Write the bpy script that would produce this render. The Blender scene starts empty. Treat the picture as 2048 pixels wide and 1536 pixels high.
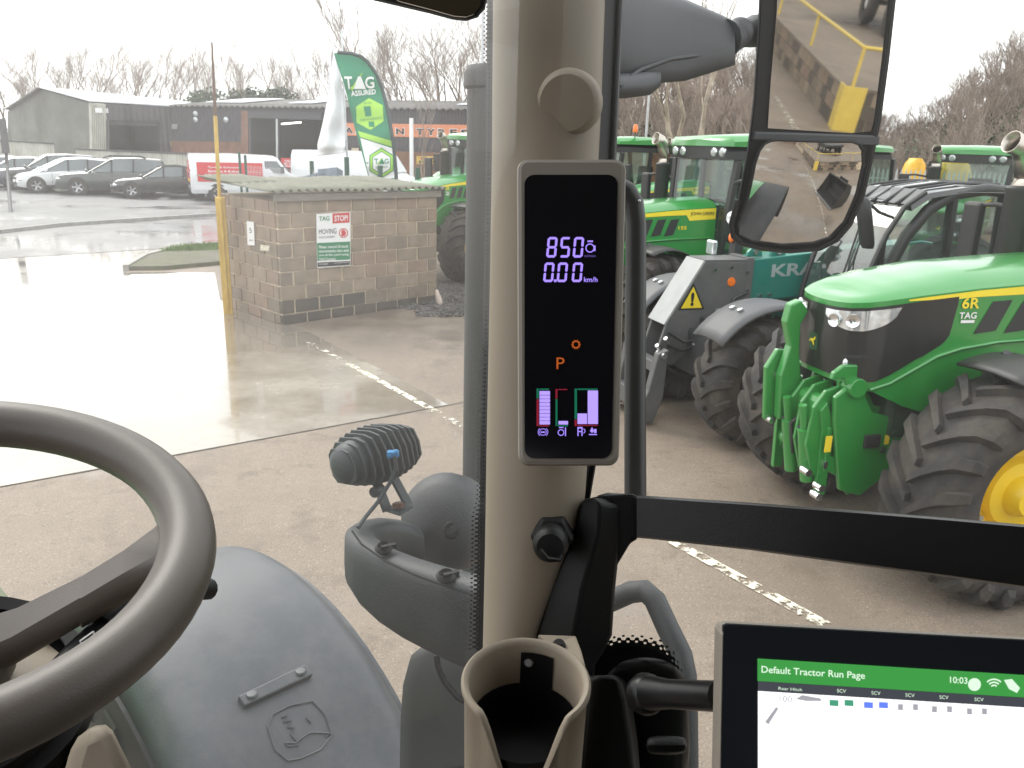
import bpy, bmesh, math, random
import numpy as np
from mathutils import Vector as V, Matrix as M
R = math.radians
sc = bpy.context.scene
col = sc.collection
random.seed(7)

# ---------------------------------------------------------------- camera
FPX, CAMH, PITCH, ROLL = 1620.0, 2.9, R(16.6), R(1.7)
cf = V((0, math.cos(PITCH), -math.sin(PITCH)))
r0 = V((1, 0, 0)); u0 = r0.cross(cf)
cr = r0 * math.cos(ROLL) + u0 * math.sin(ROLL)
cu = u0 * math.cos(ROLL) - r0 * math.sin(ROLL)
CP = V((0, 0, CAMH))
cam_d = bpy.data.cameras.new('camera'); cam = bpy.data.objects.new('camera', cam_d); col.objects.link(cam)
cam_d.sensor_width = 36; cam_d.lens = FPX / 2048 * 36; cam_d.clip_start = 0.02; cam_d.clip_end = 1500
cam_d.dof.use_dof = True; cam_d.dof.focus_distance = 1.05; cam_d.dof.aperture_fstop = 26
mw = M.Identity(4)
for i in range(3):
    mw[i][0], mw[i][1], mw[i][2], mw[i][3] = cr[i], cu[i], -cf[i], CP[i]
cam.matrix_world = mw
sc.camera = cam

# ---------------------------------------------------------------- sky, sun, exposure (overcast)
w = bpy.data.worlds.new('World'); sc.world = w; w.use_nodes = True
nt = w.node_tree; nt.nodes.clear()
sky = nt.nodes.new('ShaderNodeTexSky'); sky.sky_type = 'NISHITA'; sky.sun_disc = False
sky.sun_elevation = R(42); sky.sun_rotation = R(-40); sky.air_density = 1.5; sky.dust_density = 6.0
mixn = nt.nodes.new('ShaderNodeMix'); mixn.data_type = 'RGBA'; mixn.inputs[0].default_value = 0.88
mixn.inputs[7].default_value = (9.2, 9.35, 9.5, 1)
bg = nt.nodes.new('ShaderNodeBackground'); bg.inputs[1].default_value = 0.13
wo = nt.nodes.new('ShaderNodeOutputWorld')
nt.links.new(sky.outputs[0], mixn.inputs[6]); nt.links.new(mixn.outputs[2], bg.inputs[0]); nt.links.new(bg.outputs[0], wo.inputs[0])
sd = bpy.data.lights.new('sun', 'SUN'); sd.energy = 0.9; sd.angle = R(25); sd.color = (1, 0.97, 0.93)
so = bpy.data.objects.new('sun', sd); col.objects.link(so)
sdir = V((-math.sin(R(40)) * math.cos(R(42)), math.cos(R(40)) * math.cos(R(42)), math.sin(R(42))))
so.rotation_euler = sdir.to_track_quat('Z', 'Y').to_euler(); so.location = (0, 0, 60)
sc.view_settings.view_transform = 'Standard'; sc.view_settings.look = 'None'
sc.view_settings.exposure = 0.9; sc.view_settings.gamma = 1; sc.view_settings.use_curve_mapping = False
sc.render.engine = 'CYCLES'
sc.cycles.use_denoising = True
sc.cycles.max_bounces = 10; sc.cycles.transparent_max_bounces = 24; sc.cycles.diffuse_bounces = 5
sc.cycles.caustics_reflective = False; sc.cycles.caustics_refractive = False

# ---------------------------------------------------------------- measuring helpers: photo pixel -> place
def ray(x, y): return cf + cr * ((x - 1024) / FPX) - cu * ((y - 768) / FPX)
def P(x, y, d): return CP + ray(x, y) * d
def G(x, y, z=0.0):
    k = ray(x, y); return CP + k * ((z - CAMH) / k.z)
class Pl:                                        # a plane in the place
    def __init__(s, o, n): s.o = V(o); s.n = V(n).normalized()
    def hit(s, x, y, off=0.0):
        k = ray(x, y); return CP + k * (((s.o + s.n * off - CP).dot(s.n)) / k.dot(s.n))

# ---------------------------------------------------------------- mesh builder
def frame_from(axis, up=(0, 0, 1)):
    z = V(axis).normalized(); u = V(up)
    if abs(z.dot(u.normalized())) > 0.99: u = V((0, 1, 0))
    x = u.cross(z).normalized(); return x, z.cross(x), z
class MB:
    def __init__(s): s.v = []; s.f = []; s.T = M.Identity(4)
    def add(s, vs, fs):
        n = len(s.v); s.v += [s.T @ V(p) for p in vs]; s.f += [tuple(i + n for i in f) for f in fs]; return s
    def box(s, c, d, rz=0.0, m=None):
        x, y, z = d[0] / 2, d[1] / 2, d[2] / 2
        mm = m if m is not None else M.Rotation(rz, 4, 'Z')
        vs = [V(c) + mm.to_3x3() @ V((a * x, b * y, e * z)) for e in (-1, 1) for a, b in ((-1, -1), (1, -1), (1, 1), (-1, 1))]
        return s.add(vs, [(3, 2, 1, 0), (4, 5, 6, 7), (0, 1, 5, 4), (1, 2, 6, 5), (2, 3, 7, 6), (3, 0, 4, 7)])
    def beam(s, a, b, wd, h, up=(0, 0, 1)):
        a, b = V(a), V(b); x, y, z = frame_from(b - a, up)
        vs = [p + x * (i * wd / 2) + y * (j * h / 2) for p in (a, b) for i, j in ((-1, -1), (1, -1), (1, 1), (-1, 1))]
        return s.add(vs, [(3, 2, 1, 0), (4, 5, 6, 7), (0, 1, 5, 4), (1, 2, 6, 5), (2, 3, 7, 6), (3, 0, 4, 7)])
    def loft(s, secs, cap=True, closed=True):
        n = len(secs[0]); vs = [p for q in secs for p in q]; fs = []
        for i in range(len(secs) - 1):
            for j in range(n if closed else n - 1):
                k = (j + 1) % n; fs.append((i * n + j, i * n + k, (i + 1) * n + k, (i + 1) * n + j))
        if cap and closed:
            fs.append(tuple(range(n - 1, -1, -1))); fs.append(tuple((len(secs) - 1) * n + j for j in range(n)))
        return s.add(vs, fs)
    def tube(s, pts, r, n=8, cap=True):
        pts = [V(p) for p in pts]; secs = []; px = None
        for i, p in enumerate(pts):
            t = (pts[min(i + 1, len(pts) - 1)] - pts[max(i - 1, 0)]).normalized()
            if px is None: px = frame_from(t)[0]
            x = (px - t * px.dot(t)).normalized(); y = t.cross(x); px = x
            rr = r[i] if isinstance(r, (list, tuple)) else r
            secs.append([p + (x * math.cos(a) + y * math.sin(a)) * rr for a in [2 * math.pi * j / n for j in range(n)]])
        return s.loft(secs, cap)
    def lathe(s, prof, n=24, o=(0, 0, 0), ax=(0, 0, 1), ph0=0.0, ph1=2 * math.pi):
        x, y, z = frame_from(ax); o = V(o); full = abs(ph1 - ph0 - 2 * math.pi) < 1e-4; secs = []
        m = n if full else n + 1
        for r_, h in prof:
            secs.append([o + z * h + (x * math.cos(a) + y * math.sin(a)) * r_ for a in [ph0 + (ph1 - ph0) * j / n for j in range(m)]])
        return s.loft(secs, cap=False, closed=full)
    def cyl(s, a, b, r, n=14):
        a, b = V(a), V(b); return s.tube([a, b], r, n)
    def prism(s, poly, a, b):                   # poly: 3D points; extruded by vectors a..b
        n = len(poly); vs = [V(p) + V(a) for p in poly] + [V(p) + V(b) for p in poly]
        fs = [tuple(range(n)), tuple(range(2 * n - 1, n - 1, -1))] + [(i, n + i, n + (i + 1) % n, (i + 1) % n) for i in range(n)]
        return s.add(vs, fs)
    def slab(s, pl, pts, o0, o1):               # pixel outline laid on a plane, with thickness
        return s.prism([pl.hit(x, y, o0) for x, y in pts], (0, 0, 0), pl.n * (o1 - o0))
    def grid(s, fn, nu, nv):
        vs = [fn(i / nu, j / nv) for i in range(nu + 1) for j in range(nv + 1)]; m = nv + 1
        return s.add(vs, [(i * m + j, (i + 1) * m + j, (i + 1) * m + j + 1, i * m + j + 1) for i in range(nu) for j in range(nv)])
    def ball(s, c, r, n=14, k=8):
        rx, ry, rz = r if isinstance(r, (tuple, list)) else (r, r, r); c = V(c)
        return s.grid(lambda a, b: c + V((rx * math.cos(2 * math.pi * a) * math.sin(math.pi * b), ry * math.sin(2 * math.pi * a) * math.sin(math.pi * b), -rz * math.cos(math.pi * b))), n, k)
    def build(s, name, mat, parent=None, smooth=None, bev=0, solid=0, sub=0):
        me = bpy.data.meshes.new(name); me.from_pydata([tuple(p) for p in s.v], [], s.f); me.update()
        if s.f:
            bm = bmesh.new(); bm.from_mesh(me)
            bmesh.ops.remove_doubles(bm, verts=bm.verts, dist=1e-5)
            bmesh.ops.recalc_face_normals(bm, faces=bm.faces); bm.to_mesh(me); bm.free()
        me.materials.append(mat)
        o = bpy.data.objects.new(name, me); col.objects.link(o); o.parent = parent
        if smooth is not None:
            me.polygons.foreach_set('use_smooth', [True] * len(me.polygons))
            if smooth < 179: me.set_sharp_from_angle(angle=R(smooth))
        if sub:
            q = o.modifiers.new('sub', 'SUBSURF'); q.levels = sub; q.render_levels = sub
        if bev:
            q = o.modifiers.new('bev', 'BEVEL'); q.width = bev; q.segments = 2; q.limit_method = 'ANGLE'; q.angle_limit = R(40)
        if solid:
            q = o.modifiers.new('sol', 'SOLIDIFY'); q.thickness = solid
        return o
def thing(name, label, cat, loc=(0, 0, 0), rz=0.0, group=None):
    o = bpy.data.objects.new(name, None); col.objects.link(o); o.location = loc; o.rotation_euler = (0, 0, rz)
    o.empty_display_size = 0.1
    return tag(o, label, cat, group)
def tag(o, label=None, cat=None, group=None, kind=None):
    if label: o['label'] = label
    if cat: o['category'] = cat
    if group: o['group'] = group
    if kind: o['kind'] = kind
    return o
def copy_tree(o, parent=None):
    c = o.copy(); col.objects.link(c); c.parent = parent
    for ch in o.children: copy_tree(ch, c)
    return c
def child(mb, nm, mat, par, **k):                # a part whose shape was given in world coordinates
    o = mb.build(nm, mat, par, **k); o.matrix_parent_inverse = (M.Translation(par.location) @ M.Rotation(par.rotation_euler.z, 4, 'Z')).inverted(); return o
FONTC = {}
def text_mesh(t, bold=0.0):                      # letters as flat outlines, height about 0.7
    k = (t, bold)
    if k not in FONTC:
        cu_ = bpy.data.curves.new('t', 'FONT'); cu_.body = t; cu_.offset = bold; cu_.resolution_u = 3; cu_.align_x = 'LEFT'
        o = bpy.data.objects.new('t', cu_); col.objects.link(o)
        dg = bpy.context.evaluated_depsgraph_get(); me = bpy.data.meshes.new_from_object(o.evaluated_get(dg))
        FONTC[k] = ([tuple(v.co) for v in me.vertices], [tuple(p.vertices) for p in me.polygons])
        bpy.data.objects.remove(o); bpy.data.curves.remove(cu_); bpy.data.meshes.remove(me)
    return FONTC[k]
def text_on(mb, t, fn, bold=0.0):
    """fn maps (a, b) in 0..1 of the text's own box to a point"""
    vs, fs = text_mesh(t, bold)
    if not vs: return mb
    x0 = min(p[0] for p in vs); x1 = max(p[0] for p in vs); y0 = min(p[1] for p in vs); y1 = max(p[1] for p in vs)
    return mb.add([fn((p[0] - x0) / (x1 - x0), (p[1] - y0) / (y1 - y0)) for p in vs], fs)
def text_px(mb, t, pl, q, off, bold=0.0):
    """q: pixel corners bottom-left, bottom-right, top-right, top-left on plane pl"""
    def fn(a, b):
        x = (q[0][0] * (1 - a) + q[1][0] * a) * (1 - b) + (q[3][0] * (1 - a) + q[2][0] * a) * b
        y = (q[0][1] * (1 - a) + q[1][1] * a) * (1 - b) + (q[3][1] * (1 - a) + q[2][1] * a) * b
        return pl.hit(x, y, off)
    return text_on(mb, t, fn, bold)
def rect(x0, y0, x1, y1): return [(x0, y1), (x1, y1), (x1, y0), (x0, y0)]

# ---------------------------------------------------------------- materials
def pm(name, c, rough=0.5, metal=0.0, var=0.12, scale=6.0, bump=0.0, bscale=60.0, coat=0.0, dirt=None, dirt_amt=0.0, dirt_scale=3.0, spec=0.5, emit=0.0, stretch=None, coords='Object'):
    m = bpy.data.materials.new(name); m.use_nodes = True; t = m.node_tree; b = t.nodes['Principled BSDF']
    b.inputs['Roughness'].default_value = rough; b.inputs['Metallic'].default_value = metal
    b.inputs['Coat Weight'].default_value = coat; b.inputs['Coat Roughness'].default_value = 0.14
    b.inputs['Specular IOR Level'].default_value = spec
    tc = t.nodes.new('ShaderNodeTexCoord'); src = tc.outputs[coords]
    if stretch:
        mp = t.nodes.new('ShaderNodeMapping'); mp.inputs['Scale'].default_value = stretch; t.links.new(src, mp.inputs[0]); src = mp.outputs[0]
    nz = t.nodes.new('ShaderNodeTexNoise'); nz.inputs['Scale'].default_value = scale; nz.inputs['Detail'].default_value = 6; nz.inputs['Roughness'].default_value = 0.62
    t.links.new(src, nz.inputs['Vector'])
    rp = t.nodes.new('ShaderNodeMapRange'); rp.inputs[1].default_value = 0.3; rp.inputs[2].default_value = 0.7
    rp.inputs[3].default_value = 1 - var; rp.inputs[4].default_value = 1 + var; t.links.new(nz.outputs[0], rp.inputs[0])
    mx = t.nodes.new('ShaderNodeVectorMath'); mx.operation = 'SCALE'; mx.inputs[0].default_value = c[:3]; t.links.new(rp.outputs[0], mx.inputs['Scale'])
    out = mx.outputs[0]
    if dirt:
        n2 = t.nodes.new('ShaderNodeTexNoise'); n2.inputs['Scale'].default_value = dirt_scale; n2.inputs['Detail'].default_value = 8; n2.inputs['Roughness'].default_value = 0.7
        t.links.new(src, n2.inputs['Vector'])
        r2 = t.nodes.new('ShaderNodeMapRange'); r2.inputs[1].default_value = 0.42; r2.inputs[2].default_value = 0.72; r2.inputs[3].default_value = 0; r2.inputs[4].default_value = dirt_amt
        t.links.new(n2.outputs[0], r2.inputs[0])
        m2 = t.nodes.new('ShaderNodeMix'); m2.data_type = 'RGBA'; m2.inputs[7].default_value = (*dirt, 1)
        t.links.new(r2.outputs[0], m2.inputs[0]); t.links.new(out, m2.inputs[6]); out = m2.outputs[2]
        rr = t.nodes.new('ShaderNodeMapRange'); rr.inputs[3].default_value = rough; rr.inputs[4].default_value = min(1, rough + 0.35); t.links.new(r2.outputs[0], rr.inputs[0]); t.links.new(rr.outputs[0], b.inputs['Roughness'])
    t.links.new(out, b.inputs['Base Color'])
    if bump:
        n3 = t.nodes.new('ShaderNodeTexNoise'); n3.inputs['Scale'].default_value = bscale; n3.inputs['Detail'].default_value = 5; t.links.new(src, n3.inputs['Vector'])
        bp = t.nodes.new('ShaderNodeBump'); bp.inputs['Strength'].default_value = bump; bp.inputs['Distance'].default_value = 0.02
        t.links.new(n3.outputs[0], bp.inputs['Height']); t.links.new(bp.outputs[0], b.inputs['Normal'])
    if emit:
        b.inputs['Emission Color'].default_value = (*c[:3], 1); b.inputs['Emission Strength'].default_value = emit
    return m
def glass(name, tint=(0.8, 0.9, 0.87), film=0.04, gloss=0.06, film_col=(0.8, 0.8, 0.8), nscale=3.0, zfade=None):
    """thin pane: clear, with a faint film for dust, haze and painted sky reflection and a reflection that grows at grazing angles"""
    m = bpy.data.materials.new(name); m.use_nodes = True; t = m.node_tree; t.nodes.clear()
    out = t.nodes.new('ShaderNodeOutputMaterial'); tr = t.nodes.new('ShaderNodeBsdfTransparent'); tr.inputs[0].default_value = (*tint, 1)
    gl = t.nodes.new('ShaderNodeBsdfGlossy'); gl.inputs['Roughness'].default_value = 0.02
    lw = t.nodes.new('ShaderNodeLayerWeight'); lw.inputs[0].default_value = 0.25
    mr = t.nodes.new('ShaderNodeMapRange'); mr.inputs[3].default_value = gloss; mr.inputs[4].default_value = 0.75; t.links.new(lw.outputs['Facing'], mr.inputs[0])
    pw = t.nodes.new('ShaderNodeMath'); pw.operation = 'POWER'; pw.inputs[1].default_value = 3.0; t.links.new(lw.outputs['Facing'], pw.inputs[0]); t.links.new(pw.outputs[0], mr.inputs[0])
    ms = t.nodes.new('ShaderNodeMixShader'); t.links.new(mr.outputs[0], ms.inputs[0]); t.links.new(tr.outputs[0], ms.inputs[1]); t.links.new(gl.outputs[0], ms.inputs[2])
    last = ms.outputs[0]
    if film:
        tl = t.nodes.new('ShaderNodeBsdfTranslucent'); tl.inputs[0].default_value = (*film_col, 1)
        tc = t.nodes.new('ShaderNodeTexCoord'); nz = t.nodes.new('ShaderNodeTexNoise'); nz.inputs['Scale'].default_value = nscale; nz.inputs['Detail'].default_value = 5
        t.links.new(tc.outputs['Object'], nz.inputs['Vector'])
        r = t.nodes.new('ShaderNodeMapRange'); r.inputs[1].default_value = 0.25; r.inputs[2].default_value = 0.75; r.inputs[3].default_value = film * 0.6; r.inputs[4].default_value = film * 1.4; t.links.new(nz.outputs[0], r.inputs[0])
        fo_ = r.outputs[0]
        if zfade:                                    # film thickens with height, painting glare and haze over the even dust
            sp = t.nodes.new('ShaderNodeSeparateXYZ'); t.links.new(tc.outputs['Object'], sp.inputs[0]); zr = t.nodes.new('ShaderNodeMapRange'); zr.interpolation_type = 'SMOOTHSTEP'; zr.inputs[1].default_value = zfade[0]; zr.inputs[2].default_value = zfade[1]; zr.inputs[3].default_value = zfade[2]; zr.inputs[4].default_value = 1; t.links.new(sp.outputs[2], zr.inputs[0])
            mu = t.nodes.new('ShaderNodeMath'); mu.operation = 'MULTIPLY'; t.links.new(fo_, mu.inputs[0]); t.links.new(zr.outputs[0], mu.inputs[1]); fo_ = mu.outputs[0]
        m2 = t.nodes.new('ShaderNodeMixShader'); t.links.new(fo_, m2.inputs[0]); t.links.new(last, m2.inputs[1]); t.links.new(tl.outputs[0], m2.inputs[2]); last = m2.outputs[0]
    t.links.new(last, out.inputs[0]); return m
def glow(name, c, s=1.0):
    m = bpy.data.materials.new(name); m.use_nodes = True; t = m.node_tree; t.nodes.clear()
    e = t.nodes.new('ShaderNodeEmission'); e.inputs[0].default_value = (*c, 1); e.inputs[1].default_value = s
    o = t.nodes.new('ShaderNodeOutputMaterial'); t.links.new(e.outputs[0], o.inputs[0]); return m

MT = {}
MT['white'] = pm('white_print', (0.8, 0.8, 0.8), 0.5, var=0.03)
MT['black'] = pm('black_print', (0.012, 0.012, 0.013), 0.5, var=0.05)
MT['red'] = pm('red_print', (0.55, 0.03, 0.035), 0.5, var=0.05)
MT['sgreen'] = pm('sign_green', (0.01, 0.2, 0.08), 0.5, var=0.05)
MT['lime'] = pm('lime_print', (0.32, 0.6, 0.06), 0.6, var=0.05)
MT['jdgreen'] = pm('green_paint', (0.014, 0.24, 0.032), 0.38, var=0.06, scale=2, coat=1.0, dirt=(0.16, 0.15, 0.11), dirt_amt=0.12, dirt_scale=2)
MT['jdyellow'] = pm('yellow_paint', (0.83, 0.56, 0.01), 0.35, var=0.05, coat=0.3, dirt=(0.3, 0.24, 0.1), dirt_amt=0.25)
MT['stripe'] = pm('yellow_decal', (0.85, 0.66, 0.03), 0.4, var=0.03)
MT['blackp'] = pm('black_plastic', (0.018, 0.019, 0.02), 0.45, var=0.15, scale=20, dirt=(0.1, 0.09, 0.08), dirt_amt=0.15)
MT['cast'] = pm('dark_cast_iron', (0.02, 0.05, 0.025), 0.6, var=0.3)
MT['tyre'] = pm('tyre_rubber', (0.026, 0.025, 0.025), 0.75, var=0.25, scale=4, dirt=(0.16, 0.13, 0.1), dirt_amt=0.5, dirt_scale=3.2, bump=0.15, bscale=30)
MT['grey'] = pm('dark_grey_plastic', (0.075, 0.078, 0.085), 0.5, var=0.1, scale=3, dirt=(0.2, 0.19, 0.18), dirt_amt=0.25)
MT['chrome'] = pm('bright_steel', (0.75, 0.76, 0.78), 0.16, 1.0, var=0.06)
MT['steel'] = pm('galvanised_steel', (0.5, 0.51, 0.52), 0.4, 0.9, var=0.15)
MT['lens'] = pm('lamp_lens', (0.75, 0.78, 0.8), 0.06, 0.65, var=0.25, scale=14)
MT['orange'] = pm('orange_lens', (0.9, 0.2, 0.02), 0.2, var=0.1, coat=0.5)
MT['cabglass'] = glass('tinted_cab_glass', (0.6, 0.74, 0.69), film=0.02, gloss=0.09)
MT['teleglass'] = glass('pale_reflective_glass', (0.5, 0.62, 0.58), film=0.16, gloss=0.22, film_col=(.85, .95, .92))  # pale film paints the sky's reflection into the panes
MT['carglass'] = pm('car_glass', (0.12, 0.135, 0.14), 0.06, 0.6, var=0.25, scale=.8, coat=0.5)
# ================================================================ GROUND
def wet_concrete(name, c1, c2, speck, r_lo, r_hi, wet_scale, wet_lo, wet_hi, bump=0.25):
    m = bpy.data.materials.new(name); m.use_nodes = True; t = m.node_tree; b = t.nodes['Principled BSDF']
    tc = t.nodes.new('ShaderNodeTexCoord'); src = tc.outputs['Object']
    def noise(s, d=6, r=0.6):
        n = t.nodes.new('ShaderNodeTexNoise'); n.inputs['Scale'].default_value = s; n.inputs['Detail'].default_value = d; n.inputs['Roughness'].default_value = r
        t.links.new(src, n.inputs['Vector']); return n.outputs[0]
    def mr(i, a, b_, c, d):
        n = t.nodes.new('ShaderNodeMapRange'); n.inputs[1].default_value = a; n.inputs[2].default_value = b_; n.inputs[3].default_value = c; n.inputs[4].default_value = d; t.links.new(i, n.inputs[0]); return n.outputs[0]
    def mix(f, a, c):
        n = t.nodes.new('ShaderNodeMix'); n.data_type = 'RGBA'; t.links.new(f, n.inputs[0])
        for s_, q in ((6, a), (7, c)):
            if isinstance(q, tuple): n.inputs[s_].default_value = (*q, 1)
            else: t.links.new(q, n.inputs[s_])
        return n.outputs[2]
    base = mix(mr(noise(0.7, 8), 0.35, 0.65, 0, 1), c1, c2)
    base = mix(mr(noise(9, 8, 0.75), 0.45, 0.75, 0, 0.55), base, tuple(x * 0.62 for x in c1))
    vo = t.nodes.new('ShaderNodeTexVoronoi'); vo.inputs['Scale'].default_value = 15; t.links.new(src, vo.inputs['Vector'])
    base = mix(mr(vo.outputs['Distance'], 0.08, 0.2, 0.55 if speck else 0.0, 0), base, (0.1, 0.085, 0.07))
    v2 = t.nodes.new('ShaderNodeTexVoronoi'); v2.inputs['Scale'].default_value = 22; t.links.new(src, v2.inputs['Vector'])
    base = mix(mr(v2.outputs['Distance'], 0.1, 0.24, 0.3 if speck else 0.0, 0), base, (0.45, 0.4, 0.34))
    if speck:
        base = mix(mr(noise(60, 3, 0.8), 0.52, 0.62, 0, 0.5), base, (0.12, 0.1, 0.085))
        base = mix(mr(noise(2.3, 8, 0.75), 0.54, 0.62, 0, 0.65), base, tuple(x * 0.55 for x in c1))
        base = mix(mr(noise(90, 2, 0.8), 0.58, 0.66, 0, 0.5), base, (0.5, 0.45, 0.4))
    stain = mr(noise(0.55, 9, 0.72), 0.56, 0.66, 0, 0.5); base = mix(stain, base, tuple(x * 0.5 for x in c1))
    wvm = t.nodes.new('ShaderNodeMapping'); wvm.inputs['Rotation'].default_value = (0, 0, R(36)); wvm.inputs['Scale'].default_value = (2.2, .12, 1); t.links.new(src, wvm.inputs[0]); tk = t.nodes.new('ShaderNodeTexNoise'); tk.inputs['Scale'].default_value = 1.0; tk.inputs['Detail'].default_value = 5; t.links.new(wvm.outputs[0], tk.inputs['Vector'])
    base = mix(mr(tk.outputs[0], 0.52, 0.68, 0, 0.4), base, tuple(x * 0.6 for x in c1))
    wet = mr(noise(wet_scale, 7, 0.65), wet_lo, wet_hi, 0, 1)
    dark = t.nodes.new('ShaderNodeMix'); dark.data_type = 'RGBA'; dark.blend_type = 'MULTIPLY'; t.links.new(mr(wet, 0, 1, 0, 1), dark.inputs[0]); t.links.new(base, dark.inputs[6]); dark.inputs[7].default_value = (0.62, 0.6, 0.58, 1)
    t.links.new(dark.outputs[2], b.inputs['Base Color'])
    t.links.new(mr(wet, 0, 1, r_hi, r_lo), b.inputs['Roughness'])
    t.links.new(mr(wet, 0.2, 1, 0.0, 1.0), b.inputs['Coat Weight']); b.inputs['Coat Roughness'].default_value = 0.05; b.inputs['Coat IOR'].default_value = 1.34
    bp = t.nodes.new('ShaderNodeBump'); bp.inputs['Distance'].default_value = 0.01
    t.links.new(mr(wet, 0, 1, bump, bump * 0.15), bp.inputs['Strength']); t.links.new(noise(38, 8, 0.75), bp.inputs['Height']); t.links.new(bp.outputs[0], b.inputs['Normal'])
    return m
MT['yard'] = wet_concrete('rough_yard_concrete', (0.25, 0.196, 0.148), (0.195, 0.152, 0.114), True, 0.2, 0.7, 0.3, 0.5, 0.66, 0.5)
MT['apron'] = wet_concrete('wet_smooth_concrete', (0.42, 0.38, 0.32), (0.36, 0.32, 0.265), False, 0.08, 0.4, 0.22, 0.33, 0.53, 0.1)
MT['tarmac'] = wet_concrete('wet_tarmac', (0.16, 0.158, 0.155), (0.12, 0.12, 0.12), False, 0.2, 0.6, 0.3, 0.4, 0.6, 0.3)
def sheet(name, pts, z, mat, sub=None):
    mb = MB(); mb.add([V((p[0], p[1], z)) for p in pts], [tuple(range(len(pts)))])
    return tag(mb.build(name, mat), kind='structure')
sheet('ground', [(-400, -200), (400, -200), (400, 600), (-400, 600)], 0.0, MT['yard'])
LD = V((0.584, -0.812, 0)).normalized(); LB = V((0.812, 0.584, 0))          # along and across the painted line
LP = V((-0.92, 8.66, 0))                                                     # where line and slab joint meet
ap = [LP + LB * 0.25, LP + LB * 0.25 - LD * 4.3, G(470, 632) + V((.3, .1, 0)), G(440, 600), G(430, 545), G(250, 545), G(330, 498), G(-400, 530), LP - LB * 14]
apron = sheet('concrete_apron', ap, 0.004, MT['apron'])
MT['joint'] = pm('joint_filler', (0.11, 0.095, 0.08), 0.8, var=0.5, scale=12)
jm = MB()
for i in range(34):
    a = LP + LB * (0.6 - i * 0.42); b = a - LB * 0.42
    wv = random.uniform(.008, .02)
    jm.add([a + LD * wv + V((0, 0, .0075)), b + LD * wv + V((0, 0, .0075)), b - LD * .004 + V((0, 0, .0075)), a - LD * .004 + V((0, 0, .0075))], [(0, 1, 2, 3)])
jm.build('slab_joint', MT['joint'], apron)
# road + car park
road = sheet('road', [G(-700, 560), G(-100, 524), G(240, 503), G(330, 497), G(445, 488), G(700, 470), G(1150, 452), (12, 34, 0), (12, 50, 0), (-70, 44, 0), (-60, 20, 0)], 0.009, MT['tarmac'])
cp = [G(-900, 520), G(0, 466), G(120, 452), G(445, 430), (6, 30, 0), (6, 70, 0), (-120, 90, 0), (-80, 40, 0)]
MT['carpark'] = wet_concrete('car_park_tarmac', (0.19, 0.188, 0.185), (0.15, 0.15, 0.15), False, 0.3, 0.7, 0.2, 0.5, 0.62, 0.3)
mbc = MB(); mbc.prism([V((p[0], p[1], 0)) for p in cp], (0, 0, -.05), (0, 0, .1)); tag(mbc.build('car_park', MT['carpark']), kind='structure')
MT['kerb'] = pm('kerb_concrete', (0.3, 0.29, 0.27), 0.7, var=0.2)
kb = MB()
for a, b in ((G(-900, 521), G(0, 467)), (G(0, 467), G(120, 453)), (G(120, 453), G(445, 431))): kb.beam(a + V((0, 0, .05)), b + V((0, 0, .05)), 0.13, 0.12)
tag(kb.build('kerb', MT['kerb']), kind='structure')
# verge between road and yard, with a kerb and grass
vg = [G(252, 541), G(290, 518), G(350, 502), G(440, 492), G(560, 482), G(560, 560), G(440, 530), G(330, 540)]
MT['soil'] = pm('verge_soil', (0.12, 0.105, 0.08), 0.9, var=0.3, scale=4, dirt=(0.1, 0.14, 0.04), dirt_amt=0.8)
mb = MB(); mb.prism(vg, (0, 0, 0.0), (0, 0, 0.09)); verge = tag(mb.build('verge', MT['soil']), kind='structure')
kb = MB()
for i in range(4): kb.beam(vg[i] + V((0, 0, .06)), vg[i + 1] + V((0, 0, .06)), .12, .12)
kb.build('kerb', MT['kerb'], verge)
MT['grass'] = pm('grass_blades', (0.12, 0.2, 0.04), 0.7, var=0.4, scale=2)
vs, fs = [], []
for i in range(2600):
    a, b = random.random(), random.random() ** 1.4
    p = vg[2].lerp(vg[4], a).lerp(vg[1].lerp(vg[6], a), 0.05 + 0.5 * b); h = random.uniform(.04, .13); t_ = random.uniform(0, 6.28)
    d = V((math.cos(t_), math.sin(t_), 0)); n = len(vs)
    vs += [p + d * .012 + V((0, 0, .085)), p - d * .012 + V((0, 0, .085)), p + V((random.uniform(-.05, .05), random.uniform(-.05, .05), .085 + h))]; fs.append((n, n + 1, n + 2))
g = MB(); g.v = vs; g.f = fs; tag(g.build('grass', MT['grass']), 'short green grass on the verge beside the road', 'grass', kind='stuff')

# worn painted line
def worn_paint(name, c, lo, hi):
    m = bpy.data.materials.new(name); m.use_nodes = True; t = m.node_tree; b = t.nodes['Principled BSDF']; b.inputs['Base Color'].default_value = (*c, 1); b.inputs['Roughness'].default_value = 0.6
    tc = t.nodes.new('ShaderNodeTexCoord'); n = t.nodes.new('ShaderNodeTexNoise'); n.inputs['Scale'].default_value = 9; n.inputs['Detail'].default_value = 9; n.inputs['Roughness'].default_value = 0.7
    t.links.new(tc.outputs['Object'], n.inputs['Vector']); r = t.nodes.new('ShaderNodeMapRange'); r.inputs[1].default_value = lo; r.inputs[2].default_value = hi; t.links.new(n.outputs[0], r.inputs[0]); t.links.new(r.outputs[0], b.inputs['Alpha']); return m
MT['line'] = worn_paint('worn_white_line', (0.8, 0.74, 0.6), 0.465, 0.52)
MT['line2'] = worn_paint('faded_white_line', (0.72, 0.68, 0.58), 0.52, 0.57)
lm = MB(); a = LP - LD * 3.0; b = LP + LD * 0.12
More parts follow.
